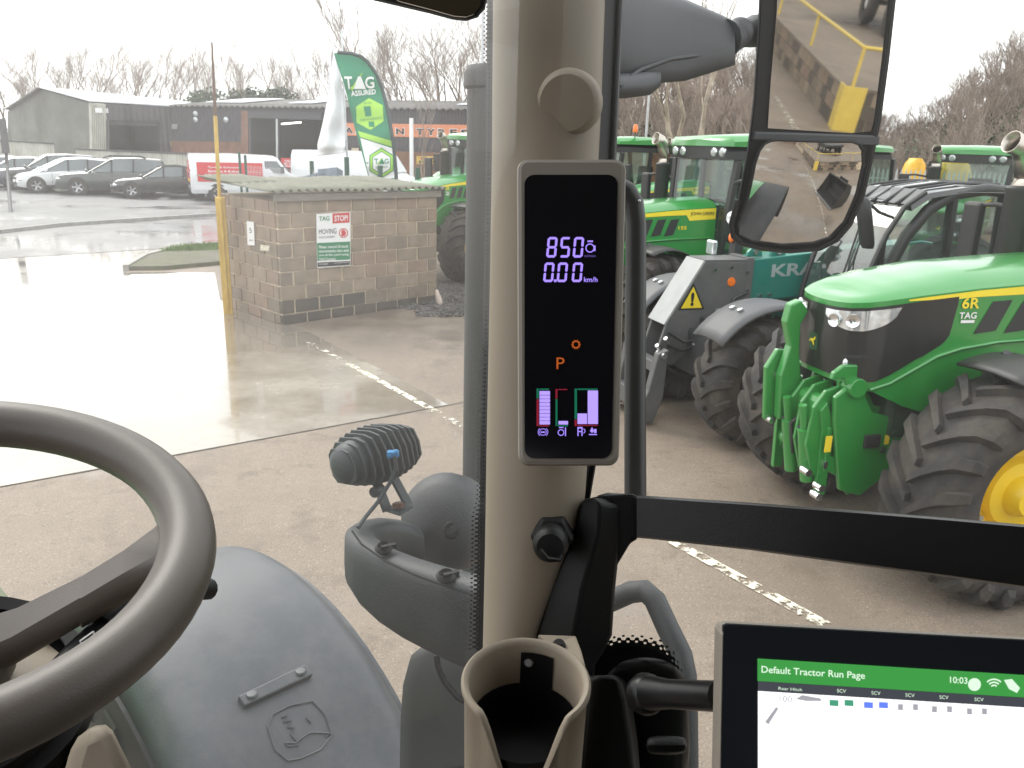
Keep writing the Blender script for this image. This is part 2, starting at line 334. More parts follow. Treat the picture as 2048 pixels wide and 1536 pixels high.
def lsheet(nm, s0, s1, wd, mat):
    mb = MB(); o = LB * (wd / 2); z = V((0, 0, .0085))
    mb.add([LP + LD * s0 - o + z, LP + LD * s1 - o + z, LP + LD * s1 + o + z, LP + LD * s0 + o + z], [(0, 1, 2, 3)]); return tag(mb.build(nm, mat), kind='structure')
lsheet('painted_line', -2.2, 0.2, .09, MT['line']); lsheet('painted_line', -3.7, -2.3, .08, MT['line2'])
lsheet('painted_line', 0.35, 3.6, .09, MT['line2']); lsheet('painted_line', 3.62, 9.0, .1, MT['line']); lsheet('painted_line', 9.0, 22.0, .1, MT['line2'])

# ================================================================ BLOCK HUT
HA = G(566, 650); HR = G(873, 606); eR = (HR - HA); HL_ = eR.length; eR.normalize(); eL = V((-eR.y, eR.x, 0))
nR = V((eR.y, -eR.x, 0)); nL = -eR
HW, HD, HH = HL_, 2.05, 1.93
hut = thing('block_hut', 'small block hut with corrugated roof beside the yellow post', 'hut', HA + (eR * HW + eL * HD) * 0.5)
hut_i = hut.matrix_world.copy()
def HP(a, b, z): return HA + eR * a + eL * b + V((0, 0, z)) - V(hut.location)
MT['mortar'] = pm('mortar', (0.66, 0.54, 0.4), 0.9, var=0.2, scale=10, bump=0.4, dirt=(0.2, 0.17, 0.13), dirt_amt=0.5)
bl_m = [pm('concrete_block_%d' % i, c, 0.88, var=0.22, scale=5, bump=0.55, bscale=90, dirt=d, dirt_amt=0.45, dirt_scale=4) for i, (c, d) in enumerate((((0.25, 0.195, 0.14), (0.32, 0.26, 0.2)), ((0.2, 0.16, 0.12), (0.27, 0.22, 0.17)), ((0.29, 0.225, 0.165), (0.35, 0.29, 0.22)), ((0.26, 0.185, 0.135), (0.3, 0.235, 0.18))))]
bl_d = [pm('damp_block_%d' % i, c, 0.5, var=0.3, scale=5, bump=0.5, bscale=90, dirt=(0.1, 0.075, 0.055), dirt_amt=0.6) for i, c in enumerate(((0.06, 0.048, 0.038), (0.085, 0.068, 0.052)))]
mb = MB(); t_ = 0.1
mb.add([HP(a, b, z) for z in (0, HH) for a, b in ((.006, .006), (HW - .006, .006), (HW - .006, HD), (.006, HD))], [(3, 2, 1, 0), (4, 5, 6, 7), (0, 1, 5, 4), (1, 2, 6, 5), (2, 3, 7, 6), (3, 0, 4, 7)])
mb.build('wall_core', MT['mortar'], hut)
BW, BH, J = 0.43, 0.204, 0.021
def block(face, a0, a1, z0, z1, damp):
    mb = MB(); j = lambda: random.uniform(-.004, .004); p0, p1 = -.012 - random.uniform(0, .006), .05
    if face == 0: q = [(a0 + j(), p0), (a1 + j(), p0), (a1, p1), (a0, p1)]
    else: q = [(p0, a0 + j()), (p1, a0), (p1, a1), (p0, a1 + j())]
    zz0, zz1 = z0 + j(), z1 + j()
    mb.add([HP(a, b, z) for z in (zz0, zz1) for a, b in q], [(3, 2, 1, 0), (4, 5, 6, 7), (0, 1, 5, 4), (1, 2, 6, 5), (2, 3, 7, 6), (3, 0, 4, 7)])
    mb.build('block', random.choice(bl_d if damp else bl_m), hut, bev=.007)
for face, L in ((0, HW), (1, HD)):
    for c in range(9):
        z0 = c * (BH + J) - 0.05 if c else 0.005; z1 = (c + 1) * (BH + J) - J - 0.05; z1 = min(z1, HH)
        if c == 8: z1 = HH
        if z1 - z0 < .03: continue
        x = (-(BW / 2) if (c + face) % 2 else 0.0)
        while x < L - .04:
            a0 = max(x, 0.0 if face == 0 else 0.055); a1 = min(x + BW, L - (0.0 if face == 0 else .01))
            if a1 - a0 > .05: block(face, a0 + (.006 if x > 0 else 0), a1 - .006, z0, z1, c == 0 and face == 0 or (c == 1 and face == 0 and x < 1.3 and random.random() < .7))
            x += BW + J
MT['wood'] = pm('weathered_timber', (0.2, 0.18, 0.15), 0.85, var=0.25, stretch=(1, 1, 6), scale=4)
mb = MB(); mb.box(HP(HW / 2, -.035, HH + .055), (HW + .12, .05, .11), math.atan2(eR.y, eR.x)); mb.build('fascia_board', MT['wood'], hut, bev=.004)
MT['asb'] = pm('corrugated_cement_sheet', (0.2, 0.2, 0.155), 0.85, var=0.2, scale=4, dirt=(0.1, 0.11, 0.06), dirt_amt=0.5, bump=0.2)
def roof_sheet(a0, a1, lift, b0=-.12, b1=HD + .12, skew=0.0):
    mb = MB(); n = int((a1 - a0) / .146 * 10)
    def fn(i, j):
        a = a0 + (a1 - a0) * i; b = b0 + (b1 - b0) * j
        return HP(a + skew * j, b, HH + .155 + .075 * j + lift + .026 * math.sin(2 * math.pi * a / .146) + .012 * math.sin(a * 3))
    mb.grid(fn, n, 5); return mb.build('roof_sheet', MT['asb'], hut, smooth=60, solid=.007)
roof_sheet(-.15, 1.06, .004); roof_sheet(0.98, 2.1, .014); roof_sheet(2.02, HW + .1, .006)
roof_sheet(-.13, .7, .05, HD * .55, HD + .2, -.12)
plR = Pl(HA + nR * .02, nR); plL = Pl(HA + nL * .02, nL)
# notice board on the hut
sg = thing('warning_sign', 'rectangular STOP moving machinery notice fixed to the block hut wall', 'sign', plR.hit(667, 535))
mb = MB(); mb.slab(plR, [(634, 536), (700, 531), (700, 424), (632, 428)], .004, .018); child(mb, 'board', MT['white'], sg)
def prt(nm, mat, pts, off=.0195, pl=plR, par=sg, th=.0015): mb = MB(); mb.slab(pl, pts, off, off + th); return child(mb, nm, mat, par)
def ptx(t, mat, q, off=.022, bold=0.0, pl=plR, par=sg, nm='lettering'): mb = MB(); text_px(mb, t, pl, q, off, bold); return child(mb, nm, mat, par)
prt('red_panel', MT['red'], [(665, 447), (699, 445), (699, 425), (665, 427)]); prt('green_panel', MT['sgreen'], [(635, 522), (700, 519), (700, 483), (634, 486)]); prt('black_panel', MT['black'], [(635, 534), (700, 530), (700, 522), (635, 525)])
ptx('STOP!', MT['white'], [(669, 443), (696, 441), (696, 430), (669, 431)], bold=.02)
ptx('TAG', MT['sgreen'], [(638, 442), (659, 441), (659, 432), (638, 433)], bold=.02)
ptx('MOVING', MT['black'], [(638, 469), (673, 467), (673, 456), (638, 459)]); ptx('MACHINERY', MT['black'], [(638, 477), (671, 475), (671, 471), (638, 473)])
for i, t_ in enumerate(('Please record all stock', 'movements into and', 'out of the yard using', 'TAG Connect.')):
    y = 491 + i * 8.4; ptx(t_, MT['white'], [(638, y + 6), (697 if i < 3 else 672, y + 4.2), (697 if i < 3 else 672, y - 2), (638, y)], bold=.012)
ptx('0121 422 8006', MT['white'], [(638, 530), (656, 529), (656, 526), (638, 527)]); ptx('www.tagconnect.co.uk', MT['white'], [(668, 527.5), (698, 526), (698, 523), (668, 525)])
oc = lambda r: [(687 + r * math.cos(a), 466 + r * 1.06 * math.sin(a)) for a in [math.pi / 8 + k * math.pi / 4 for k in range(8)]]
prt('red_octagon', MT['red'], oc(9.6)); prt('white_octagon', MT['white'], oc(7.6), .0215)
hand = [(683, 472), (690, 472), (692.5, 466), (692, 463), (690.5, 464), (690, 459.5), (688.6, 459.2), (688, 462), (687, 458.6), (685.6, 458.8), (685.2, 462), (684, 459.8), (682.8, 460.2), (682.6, 465)]
prt('hand_symbol', MT['red'], hand, .0235)
# small notices on the hut's end wall
s5 = thing('number_notice', 'small white portrait notice with the number 5 on the hut end wall', 'notice', plL.hit(502, 490)); s5i = s5
mb = MB(); mb.slab(plL, [(496, 490), (510, 491), (508, 444), (494, 442)], .004, .012); child(mb, 'board', MT['white'], s5)
ptx('5', MT['black'], [(499, 466), (504, 466), (503, 456), (498, 456)], .0135, pl=plL, par=s5); ptx('SPEED', MT['black'], [(498, 482), (507, 482.5), (507, 479.5), (498, 479)], .0135, pl=plL, par=s5)
mb = MB(); mb.slab(plL, [(521, 501), (539, 502), (540, 492), (522, 489)], .004, .012); tag(child(mb, 'torn_notice', pm('torn_paper', (0.6, 0.56, 0.44), 0.8, var=0.5, scale=20), s5), None)
bpy.data.objects['torn_notice'].parent = None; bpy.data.objects['torn_notice'].matrix_parent_inverse = M.Identity(4); tag(bpy.data.objects['torn_notice'], 'torn cream notice low on the hut end wall', 'notice')
# yellow post with the thin pole
PG = G(457, 627); yp = thing('yellow_post', 'tall yellow timber post with a rusty pole rising from it', 'post', PG)
MT['ywood'] = pm('yellow_painted_timber', (0.6, 0.4, 0.07), 0.7, var=0.25, scale=5, stretch=(1, 1, .25), dirt=(0.28, 0.15, 0.05), dirt_amt=0.75, dirt_scale=6, bump=.3)
MT['rust'] = pm('rusty_steel', (0.12, 0.06, 0.035), 0.8, var=0.4, scale=12)
ra = math.atan2(eR.y, eR.x)
mb = MB(); mb.box((0, 0, .96), (.15, .12, 1.92), ra - .5); mb.build('post', MT['ywood'], yp, bev=.006)
mb = MB(); mb.box(V((.02, -.085, 1.0)), (.05, .03, 1.8), ra - .5); mb.build('steel_angle', MT['ywood'], yp, bev=.004)
mb = MB(); mb.tube([(-.03, .06, 1.5), (-.02, .05, 2.3), (.0, .05, 3.17)], .033, 8); mb.build('pole', MT['ywood'], yp, smooth=60)
mb = MB(); mb.tube([(.0, .05, 3.171), (.01, .05, 3.5), (.03, .05, 4.25)], [.03, .025, .014], 8); mb.build('pole_tip', MT['rust'], yp, smooth=60)
# gravel heap and bag
MT['gravel'] = pm('dark_gravel', (0.11, 0.105, 0.1), 0.8, var=0.5, scale=3)
vs, fs = [], []
GC = G(880, 600)
for i in range(5200):
    px_, py_ = random.uniform(770, 1010), 640 - 75 * random.random() ** .8
    if py_ > 636 - abs(px_ - 900) * .03 - (14 if px_ < 830 else 0): continue
    p = G(px_, py_)
    if (p - HA).dot(nR) < -.05 and (p - HA).dot(eR) < HW + .02: continue
    s_ = random.uniform(.015, .045); n = len(vs); p = p + V((0, 0, random.uniform(0, .06)))
    o_ = [V((random.uniform(.5, 1) * s_ * a, random.uniform(.5, 1) * s_ * b, random.uniform(.4, .9) * s_ * c)) for a, b, c in ((1, 0, 0), (-1, 0, 0), (0, 1, 0), (0, -1, 0), (0, 0, 1), (0, 0, -1))]
    vs += [p + q for q in o_]; fs += [(n + a, n + b, n + c) for a, b, c in ((0, 2, 4), (2, 1, 4), (1, 3, 4), (3, 0, 4), (2, 0, 5), (1, 2, 5), (3, 1, 5), (0, 3, 5))]
g = MB(); g.v = vs; g.f = fs; tag(g.build('gravel', MT['gravel']), 'dark loose gravel spread beside the hut', 'gravel', kind='stuff')
mb = MB(); q = G(879, 612)
mb.loft([[q + V((math.cos(a) * r_ + dx, math.sin(a) * r_, z)) for a in [k * .785 for k in range(8)]] for r_, z, dx in ((.05, 0, 0), (.075, .06, .0), (.06, .16, -.02), (.045, .24, -.045), (.02, .31, -.05))])
tag(mb.build('plastic_bag', pm('pale_plastic_bag', (0.62, 0.5, 0.43), 0.5, var=.2), smooth=60, sub=1), 'crumpled pale plastic bag at the foot of the hut corner', 'bag')
# ================================================================ SHEDS BEHIND THE CAR PARK
def xy(p, z=0.0): return V((p.x, p.y, z))
W0 = xy(P(345, 265, 66)); W1 = xy(P(945, 283, 57)); wd = (W1 - W0).normalized(); wn = V((wd.y, -wd.x, 0))
plW = Pl(W0, wn)
def corr(name, c, dirt, amt, per=9.0, rough=.6):
    m = pm(name, c, rough, var=.2, scale=.6, dirt=dirt, dirt_amt=amt, dirt_scale=.5); t = m.node_tree; b = t.nodes['Principled BSDF']
    tc = t.nodes.new('ShaderNodeTexCoord'); wv = t.nodes.new('ShaderNodeTexWave'); wv.inputs['Scale'].default_value = per * .16; wv.bands_direction = 'X'
    mp = t.nodes.new('ShaderNodeMapping'); mp.inputs['Rotation'].default_value = (0, 0, -math.atan2(wd.y, wd.x)); t.links.new(tc.outputs['Object'], mp.inputs[0]); t.links.new(mp.outputs[0], wv.inputs[0])
    bp = t.nodes.new('ShaderNodeBump'); bp.inputs['Strength'].default_value = .9; bp.inputs['Distance'].default_value = .05; t.links.new(wv.outputs[0], bp.inputs['Height']); t.links.new(bp.outputs[0], b.inputs['Normal']); return m
MT['blackclad'] = corr('black_cladding', (0.045, 0.042, 0.05), (0.09, 0.085, 0.085), .5, rough=.45)
MT['greyclad'] = corr('grey_cement_cladding', (0.2, 0.2, 0.18), (0.13, 0.13, 0.11), .7, rough=.85)
MT['creamclad'] = corr('cream_cladding', (0.5, 0.49, 0.43), (0.36, 0.35, 0.3), .5)
MT['oldroof'] = pm('old_cement_roof', (0.2, 0.19, 0.18), .85, var=.3, scale=.8, dirt=(.1, .1, .09), dirt_amt=.5)
MT['rooflight'] = pm('pale_roof_sheet', (0.75, 0.77, 0.8), .4, var=.08, scale=.4)
MT['brickbase'] = pm('brown_brick', (0.2, 0.1, 0.065), .85, var=.3, scale=2, dirt=(.28, .15, .1), dirt_amt=.6, dirt_scale=.8)
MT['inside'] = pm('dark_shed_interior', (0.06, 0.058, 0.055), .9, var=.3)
MT['frame'] = pm('dark_frame_steel', (0.06, 0.06, 0.065), .6, var=.2)
def wall_part(par, nm, mat, pts, o0=0.0, o1=.15, pl=plW, **k): mb = MB(); mb.slab(pl, pts, o0, o1); return child(mb, nm, mat, par, **k)
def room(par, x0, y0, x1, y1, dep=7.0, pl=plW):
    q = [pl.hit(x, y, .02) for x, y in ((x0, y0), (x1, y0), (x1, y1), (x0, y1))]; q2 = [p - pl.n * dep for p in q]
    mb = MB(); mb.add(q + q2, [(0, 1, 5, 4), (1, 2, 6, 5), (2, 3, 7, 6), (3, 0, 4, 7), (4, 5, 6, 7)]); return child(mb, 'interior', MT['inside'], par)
lw = thing('tyre_workshop', 'long low black clad workshop with orange lettered sign above', 'workshop', W0)
wall_part(lw, 'cladding', MT['blackclad'], [(345, 282), (487, 284), (487, 214), (345, 211)]); wall_part(lw, 'brick_plinth', MT['brickbase'], [(345, 346), (487, 346), (487, 284), (345, 282)], 0, .2)
wall_part(lw, 'brick_pier', MT['brickbase'], [(487.4, 346), (501, 346), (501, 222), (487.4, 222)], 0, .3)
wall_part(lw, 'lintel', MT['frame'], [(487, 222), (648, 226), (648, 215), (487, 214)], 0, .1); wall_part(lw, 'shutter_box', MT['frame'], [(501, 236), (648, 240), (648, 226), (501, 222)], 0, .35)
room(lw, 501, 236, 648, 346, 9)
for x in (502, 556): wall_part(lw, 'door_post', MT['steel'] if x == 556 else MT['frame'], [(x, 346), (x + 4, 346), (x + 3, 236), (x - 1, 236)], .02, .25)
mb = MB(); mb.tube([plW.hit(563, 248, -2), plW.hit(602, 244.5, -2)], .07, 6); child(mb, 'fluorescent_tube', glow('lit_tube', (1, .98, .93), 2.2), lw)
wall_part(lw, 'cladding', MT['blackclad'], [(648.5, 300), (950, 306), (950, 219), (648.5, 216)]); wall_part(lw, 'brick_plinth', MT['brickbase'], [(648.5, 350), (950, 356), (950, 306), (648.5, 300)], 0, .2)
wall_part(lw, 'sign_board', pm('orange_sign', (0.72, 0.26, 0.13), .6, var=.06), [(688, 271), (945, 277), (945, 250), (688, 246)], .16, .24)
def wtx(t, mat, q, off, par=lw, bold=.03, pl=plW): mb = MB(); text_px(mb, t, pl, q, off, bold); return child(mb, 'lettering', mat, par)
MT['signblack'] = MT['black']
for ch, x0, x1 in (('A', 690, 706), ('L', 712, 722), ('L', 738, 748), ('E', 764, 776), ('N', 792, 808), ('T', 833, 847), ('Y', 854, 870), ('R', 876, 893), ('E', 900, 914), ('S', 921, 937)):
    yy = 267 + (x0 - 690) * .0195
    wtx(ch, MT['white'], [(x0 - 1.2, yy + 1.1), (x1 + 1.2, yy + 1.1), (x1 + 1.2, yy - 13.6), (x0 - 1.2, yy - 13.6)], .245, bold=.05); wtx(ch, MT['signblack'], [(x0, yy), (x1, yy), (x1, yy - 12.5), (x0, yy - 12.5)], .26, bold=.035)
wall_part(lw, 'poster', pm('cream_poster', (.6, .5, .35), .7), [(704, 305), (718, 305.5), (718, 296), (704, 296)], .16, .22)
wall_part(lw, 'yellow_board', pm('yellow_board', (.7, .5, .08), .6), [(834, 328), (872, 328.5), (872, 313), (834, 312)], .24, .3); wtx('TYRES EXHAUSTS', MT['red'], [(838, 319), (869, 319.5), (869, 315), (838, 314.6)], .31); wtx('BRAKES', MT['black'], [(838, 326.5), (869, 327), (869, 321.5), (838, 321)], .31)
wall_part(lw, 'orange_board', pm('orange_board', (.65, .16, .07), .6), [(896, 305), (928, 306), (928, 298), (896, 297)], .16, .22)
for x, y in ((391, 240), (452, 240), (391, 228)): 
    mb = MB(); c = plW.hit(x, y, .16); mb.lathe([(0, .06), (.2, .06), (.24, .03), (.24, 0)], 14, c, wn); child(mb, 'wall_lamp', MT['steel'], lw, smooth=50)
wall_part(lw, 'notice', MT['steel'], [(344, 258), (355, 258), (355, 248), (344, 248)], .16, .2); wall_part(lw, 'notice', MT['stripe'], [(337, 293), (344, 293), (344, 283), (337, 283)], .16, .2)
# roof: thick corrugated sheets from the eave back to the ridge
def roof(par, nm, mat, e0, e1, back, rise, over=.4, amp=.05, per=.3, t=.06):
    L = (e1 - e0).length; d = (e1 - e0).normalized(); b = V((-d.y, d.x, 0)); n = int(L / per * 6); mb = MB()
    mb.grid(lambda i, j: e0 + d * (L * i) + b * (-over + (back + over) * j) + V((0, 0, rise * j + amp * math.sin(2 * math.pi * L * i / per))), n, 1)
    return child(mb, nm, mat, par, smooth=60, solid=t)
e0 = plW.hit(345, 211); e1 = plW.hit(960, 218.6); roof(lw, 'roof', MT['oldroof'], e0, e1, 9, .95, amp=.07, per=.55)
for a, b in ((.06, .2), (.36, .44), (.9, 1.0)):
    p0 = e0.lerp(e1, a) + V((-wd.y, wd.x, 0)) * 2.0 + V((0, 0, .36)); p1 = e0.lerp(e1, b) + V((-wd.y, wd.x, 0)) * 2.0 + V((0, 0, .36)); mb = MB(); bb = V((-wd.y, wd.x, 0)) * 5.5 + V((0, 0, .58)); mb.prism([p0, p1, p1 + bb, p0 + bb], (0, 0, 0), (0, 0, .06)); child(mb, 'roof_light', MT['rooflight'], lw)
# gabled shed on the left
S1 = xy(P(215, 262, 63)); S0 = xy(P(20, 257, 71)); gdv = (S1 - S0).normalized(); gn = V((gdv.y, -gdv.x, 0)); plG = Pl(S0, gn)
gs = thing('gabled_shed', 'gable ended grey shed with pale roof and dark doorway', 'shed', S1)
wall_part(gs, 'gable_wall', MT['greyclad'], [(20, 346), (186, 346), (183, 206), (88, 179), (20, 223)], -.2, 0, plG)
wall_part(gs, 'cladding', MT['creamclad'], [(186.3, 346), (215, 346), (212, 208), (183.3, 205)], -.2, .04, plG)
for i in range(8): x = 187 + i * 3.7; wall_part(gs, 'cladding_rib', MT['creamclad'], [(x, 344), (x + 1.3, 344), (x - 1.7, 209), (x - 3, 209)], .045, .13, plG)
mb = MB(); c = plG.hit(204, 221, .1); mb.box(c, (.9, .2, .35), .3); child(mb, 'flood_lamp', MT['white'], gs)
S2 = W0; fd = (S2 - S1).normalized(); plF = Pl(S1, V((fd.y, -fd.x, 0)))
wall_part(gs, 'fascia', MT['blackclad'], [(213, 240), (345, 244), (345, 213), (212, 208)], -.2, 0, plF); wall_part(gs, 'door_post', MT['frame'], [(215, 346), (219, 346), (217, 240), (213, 240)], -.2, .05, plF); wall_part(gs, 'cladding', MT['blackclad'], [(319, 346), (344.7, 346), (344.7, 244.2), (318, 243)], -.2, 0, plF)
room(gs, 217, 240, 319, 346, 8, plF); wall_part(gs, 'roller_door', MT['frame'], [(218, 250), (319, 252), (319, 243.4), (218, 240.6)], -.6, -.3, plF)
pk = plG.hit(88, 179); ea = plG.hit(183, 205); ea2 = plG.hit(20, 223); ax = fd * 12.5
mb = MB(); o_ = V((0, 0, .12)); k_ = -gn * -.4
mb.prism([pk + k_ + o_, ea + k_ + (ea - pk) * .06 + o_, ea + (ea - pk) * .06 + ax + o_ + V((0, 0, -.15)), pk + ax + o_ + V((0, 0, -.6))], (0, 0, 0), (0, 0, .1)); child(mb, 'roof', MT['rooflight'], gs)
mb = MB(); mb.prism([ea2 + k_ + o_, pk + k_ + o_, pk + ax + o_ + V((0, 0, -.6)), ea2 + ax + o_], (0, 0, 0), (0, 0, .1)); child(mb, 'roof', MT['oldroof'], gs)
# cream corrugated fence in front of the sheds, panel by panel
def clad_fence(name, label, a, b, ha, hb, npan, mat):
    t = thing(name, label, 'fence', xy(a)); d = (b - a).normalized(); n_ = V((d.y, -d.x, 0)); L = (b - a).length
    for i in range(npan):
        p = a + d * (L * i / npan); q = a + d * (L * (i + 1) / npan - .03); h = ha + (hb - ha) * i / npan; mb = MB(); k = int((q - p).length / .12)
        mb.grid(lambda u, v_: p.lerp(q, u) + n_ * (.03 * (1 if int(u * k + .01) % 2 else -1)) + V((0, 0, h * v_)), k, 1); child(mb, 'fence_panel', mat, t, solid=.01)
    mb = MB(); mb.beam(a + V((0, 0, ha + .05)), b + V((0, 0, hb + .05)), .16, .1); child(mb, 'capping_rail', MT['frame'], t); return t
fa = xy(P(146, 258.5, 58)); fb = xy(P(505, 269.8, 54)); clad_fence('corrugated_fence', 'long low cream corrugated fence behind the parked cars', fa, fb, 1.5, 1.45, 12, MT['creamclad'])
fa = xy(P(-60, 254, 62)); fb = xy(P(103, 257, 60)); clad_fence('corrugated_fence', 'short cream corrugated fence left of the gabled shed', fa, fb, 1.95, 1.8, 5, MT['creamclad'])
# red boards standing in front of the workshop
plB = Pl(xy(P(600, 275, 50)), wn)
rb = thing('sign_board', 'red trade sign board between the vans and workshop', 'sign', plB.hit(600, 345)); wall_part(rb, 'board', MT['red'], [(563, 336), (622, 337), (622, 317), (563, 316)], 0, .06, plB)
for i in range(3): wtx(('TYRES & SERVICE', 'MOT EXHAUST', 'BRAKES')[i], MT['white'], [(568, 324 + i * 5), (600 - i * 3, 324 + i * 5), (600 - i * 3, 320 + i * 5), (568, 320 + i * 5)], .07, rb, .02, plB)
for x in (566, 617): wall_part(rb, 'leg', MT['frame'], [(x, 354), (x + 2, 354), (x + 2, 336), (x, 336)], -.06, 0, plB)

# ================================================================ BARE TREES
MT['bark'] = pm('grey_brown_bark', (0.16, 0.125, 0.1), .9, var=.35, scale=2)
MT['twig'] = pm('bare_twigs', (0.27, 0.215, 0.18), .9, var=.3, scale=.5)
MT['birch'] = pm('pale_birch_bark', (0.42, 0.36, 0.28), .8, var=.35, scale=9, stretch=(1, 1, .35), dirt=(.1, .08, .06), dirt_amt=.7, dirt_scale=4)
MT['ivy'] = pm('dark_ivy_leaf', (0.05, 0.075, 0.035), .6, var=.4, scale=1)
def grow(rng, h, spread=.5, levels=5, kids=(2, 3), r0=.14, up=.35, droop=0.0, trunk_frac=.3):
    tk, cw = MB(), MB()
    def br(p, d, L, r, lv):
        mid = p + d * (L * .5) + V((rng.uniform(-1, 1), rng.uniform(-1, 1), rng.uniform(-.5, .5))) * L * .07; e = p + d * L + V((rng.uniform(-1, 1), rng.uniform(-1, 1), 0)) * L * .08
        (tk if lv <= 1 else cw).tube([p, mid, e], [r, r * .82, r * .62], 6 if lv <= 1 else 3, cap=False)
        if lv >= levels: return
        for k in range(rng.randint(*kids) + (1 if lv > 1 else 0)):
            b = mid.lerp(e, rng.uniform(.1, 1)) if k else e
            ax = V((rng.uniform(-1, 1), rng.uniform(-1, 1), rng.uniform(-.2, .5))).normalized()
            nd = (d * 1.0 + ax * (spread * rng.uniform(.5, 1.3)) + V((0, 0, up - droop * lv))).normalized(); br(b, nd, L * rng.uniform(.58, .8), r * rng.uniform(.45, .62), lv + 1)
    br(V((0, 0, -.2)), V((rng.uniform(-.08, .08), rng.uniform(-.08, .08), 1)).normalized(), h * trunk_frac, r0, 0); return tk, cw
def tree_obj(name, seed, h, **k):
    mt, mc = k.pop('mt', MT['bark']), k.pop('mc', MT['twig']); tk, cw = grow(random.Random(seed), h, **k); o = bpy.data.objects.new(name, None); col.objects.link(o)
    tk.build('trunk', mt, o, smooth=80); cw.build('crown', mc, o); return o
protos = [tree_obj('bare_tree', s, 12, levels=6, spread=sp, kids=(2, 3), r0=.15, up=u_) for s, sp, u_ in ((1, .75, .16), (2, .66, .22), (5, .85, .14), (9, .7, .2))]
spots = [(-30, 88, 1.0), (25, 84, .8), (70, 86, .9), (110, 80, .9), (150, 84, 1.05), (175, 80, .85), (205, 84, 1.1), (240, 80, .8), (262, 82, .95), (300, 78, .9), (345, 82, 1.0), (378, 76, .8), (405, 80, 1.1), (440, 76, .9), (478, 78, 1.05), (510, 74, .95), (560, 78, 1.1), (600, 74, 1.0), (640, 76, 1.15), (720, 70, 1.45), (770, 72, 1.1), (810, 68, 1.15), (845, 72, 1.1), (880, 66, 1.2), (910, 70, 1.25), (945, 66, 1.2), (985, 64, 1.2)]
rng = random.Random(77); spots += [(x + rng.uniform(-8, 8), rng.uniform(72, 98), rng.uniform(.85, 1.2)) for x in range(-20, 1000, 34)]
spots.sort(key=lambda q: q[0])
for i, (x, d, s) in enumerate(spots):
    o = protos[i] if i < 4 else copy_tree(protos[i % 4]); q = P(x, 270, d); o.location = (q.x, q.y, 0); o.rotation_euler = (0, 0, i * 1.7); o.scale = (s * 1.05, s * 1.05, s * 1.08)
    for lim, wh in ((20, 'the left end of the gabled shed'), (140, 'the gabled shed ridge'), (345, 'the pale shed roof'), (470, 'the workshop beside the rusty pole tip'), (640, 'the workshop left of the flags'), (800, 'the two feather flags'), (2000, 'the workshop right of the flags')):
        if x < lim: tag(o, 'leafless winter tree behind ' + wh, 'tree', 'bare trees behind ' + wh); break

# evergreen shrubs showing over the workshop roof
def leaf_mass(rng, n, c, r, size):
    mb = MB(); vs, fs = [], []
    for i in range(n):
        a = V((rng.gauss(0, 1), rng.gauss(0, 1), rng.gauss(0, 1))).normalized(); rr = rng.uniform(.55, 1.0) * (1 + .18 * math.sin(a.x * 5 + c[0]) * math.cos(a.z * 6))
        p = V((a.x * r[0] * rr, a.y * r[1] * rr, a.z * r[2] * rr)) + V(c); u = V((rng.gauss(0, 1), rng.gauss(0, 1), rng.gauss(0, 1))).normalized(); v_ = a.cross(u).normalized(); s = size * rng.uniform(.6, 1.3); k = len(vs)
        vs += [p - u * s, p + v_ * s * .6, p + u * s, p - v_ * s * .6]; fs.append((k, k + 1, k + 2, k + 3))
    mb.v = vs; mb.f = fs; return mb
for i, (x, y, d, r_) in enumerate(((415, 195, 74, 1.9), (495, 193, 74, 1.8), (555, 193, 74, 1.6))):
    q = P(x, y, d); t = thing('evergreen_shrub', ('leftmost', 'middle', 'rightmost')[i] + ' of three dark evergreen shrubs above the workshop roof', 'shrub', (q.x, q.y, 0), group='evergreen shrubs above the workshop roof')
    leaf_mass(random.Random(i), 1500, (0, 0, q.z - .6), (r_ * 1.2, r_, 1.5), .16).build('crown', MT['ivy'], t); mb = MB(); mb.tube([(0, 0, -.1), (.1, 0, q.z * .5), (0, 0, q.z - .6)], [.16, .12, .08], 6); mb.build('trunk', MT['bark'], t)
# wooded bank on the right: earth bank, a mass of bare scrub, and ivy
hx = [(1130, 1.5), (1240, 5.4), (1400, 6.6), (1550, 6.4), (1680, 4.4), (1790, 2.6), (1880, 4.6), (1980, 7.4), (2100, 9.5), (2400, 10), (2800, 9)]
mb = MB(); secs = []
for x, h in hx:
    a = P(x, 300, 40); b = P(x, 300, 62); c = P(x, 300, 95); secs.append([xy(a, -.05), xy(a.lerp(b, .4), h * .55), xy(b, h), xy(c, h * 1.05), xy(c, -.05)])
mb.loft(secs, cap=False, closed=False); MT['bank'] = pm('leaf_litter_bank', (0.19, 0.155, 0.125), .95, var=.45, scale=.5, dirt=(.08, .085, .06), dirt_amt=.7, dirt_scale=.35, bump=1.0, bscale=2)
tag(mb.build('hill', MT['bank'], smooth=80), kind='structure')
base = []
for s in range(4):
    tk, cw = grow(random.Random(40 + s), 5.5, levels=5, spread=.75, kids=(2, 3), r0=.07, up=.2, trunk_frac=.26); vv = np.array([tuple(v_) for v_ in tk.v + cw.v]); n0 = len(tk.v); ff = [tuple(f) for f in tk.f] + [tuple(i + n0 for i in f) for f in cw.f]; base.append((vv, np.array([f for f in ff if len(f) == 4])))
av, af, off = [], [], 0; rng = random.Random(3)
def hgt(x):
    for (x0, h0), (x1, h1) in zip(hx, hx[1:]):
        if x0 <= x <= x1: return h0 + (h1 - h0) * (x - x0) / (x1 - x0)
    return 3
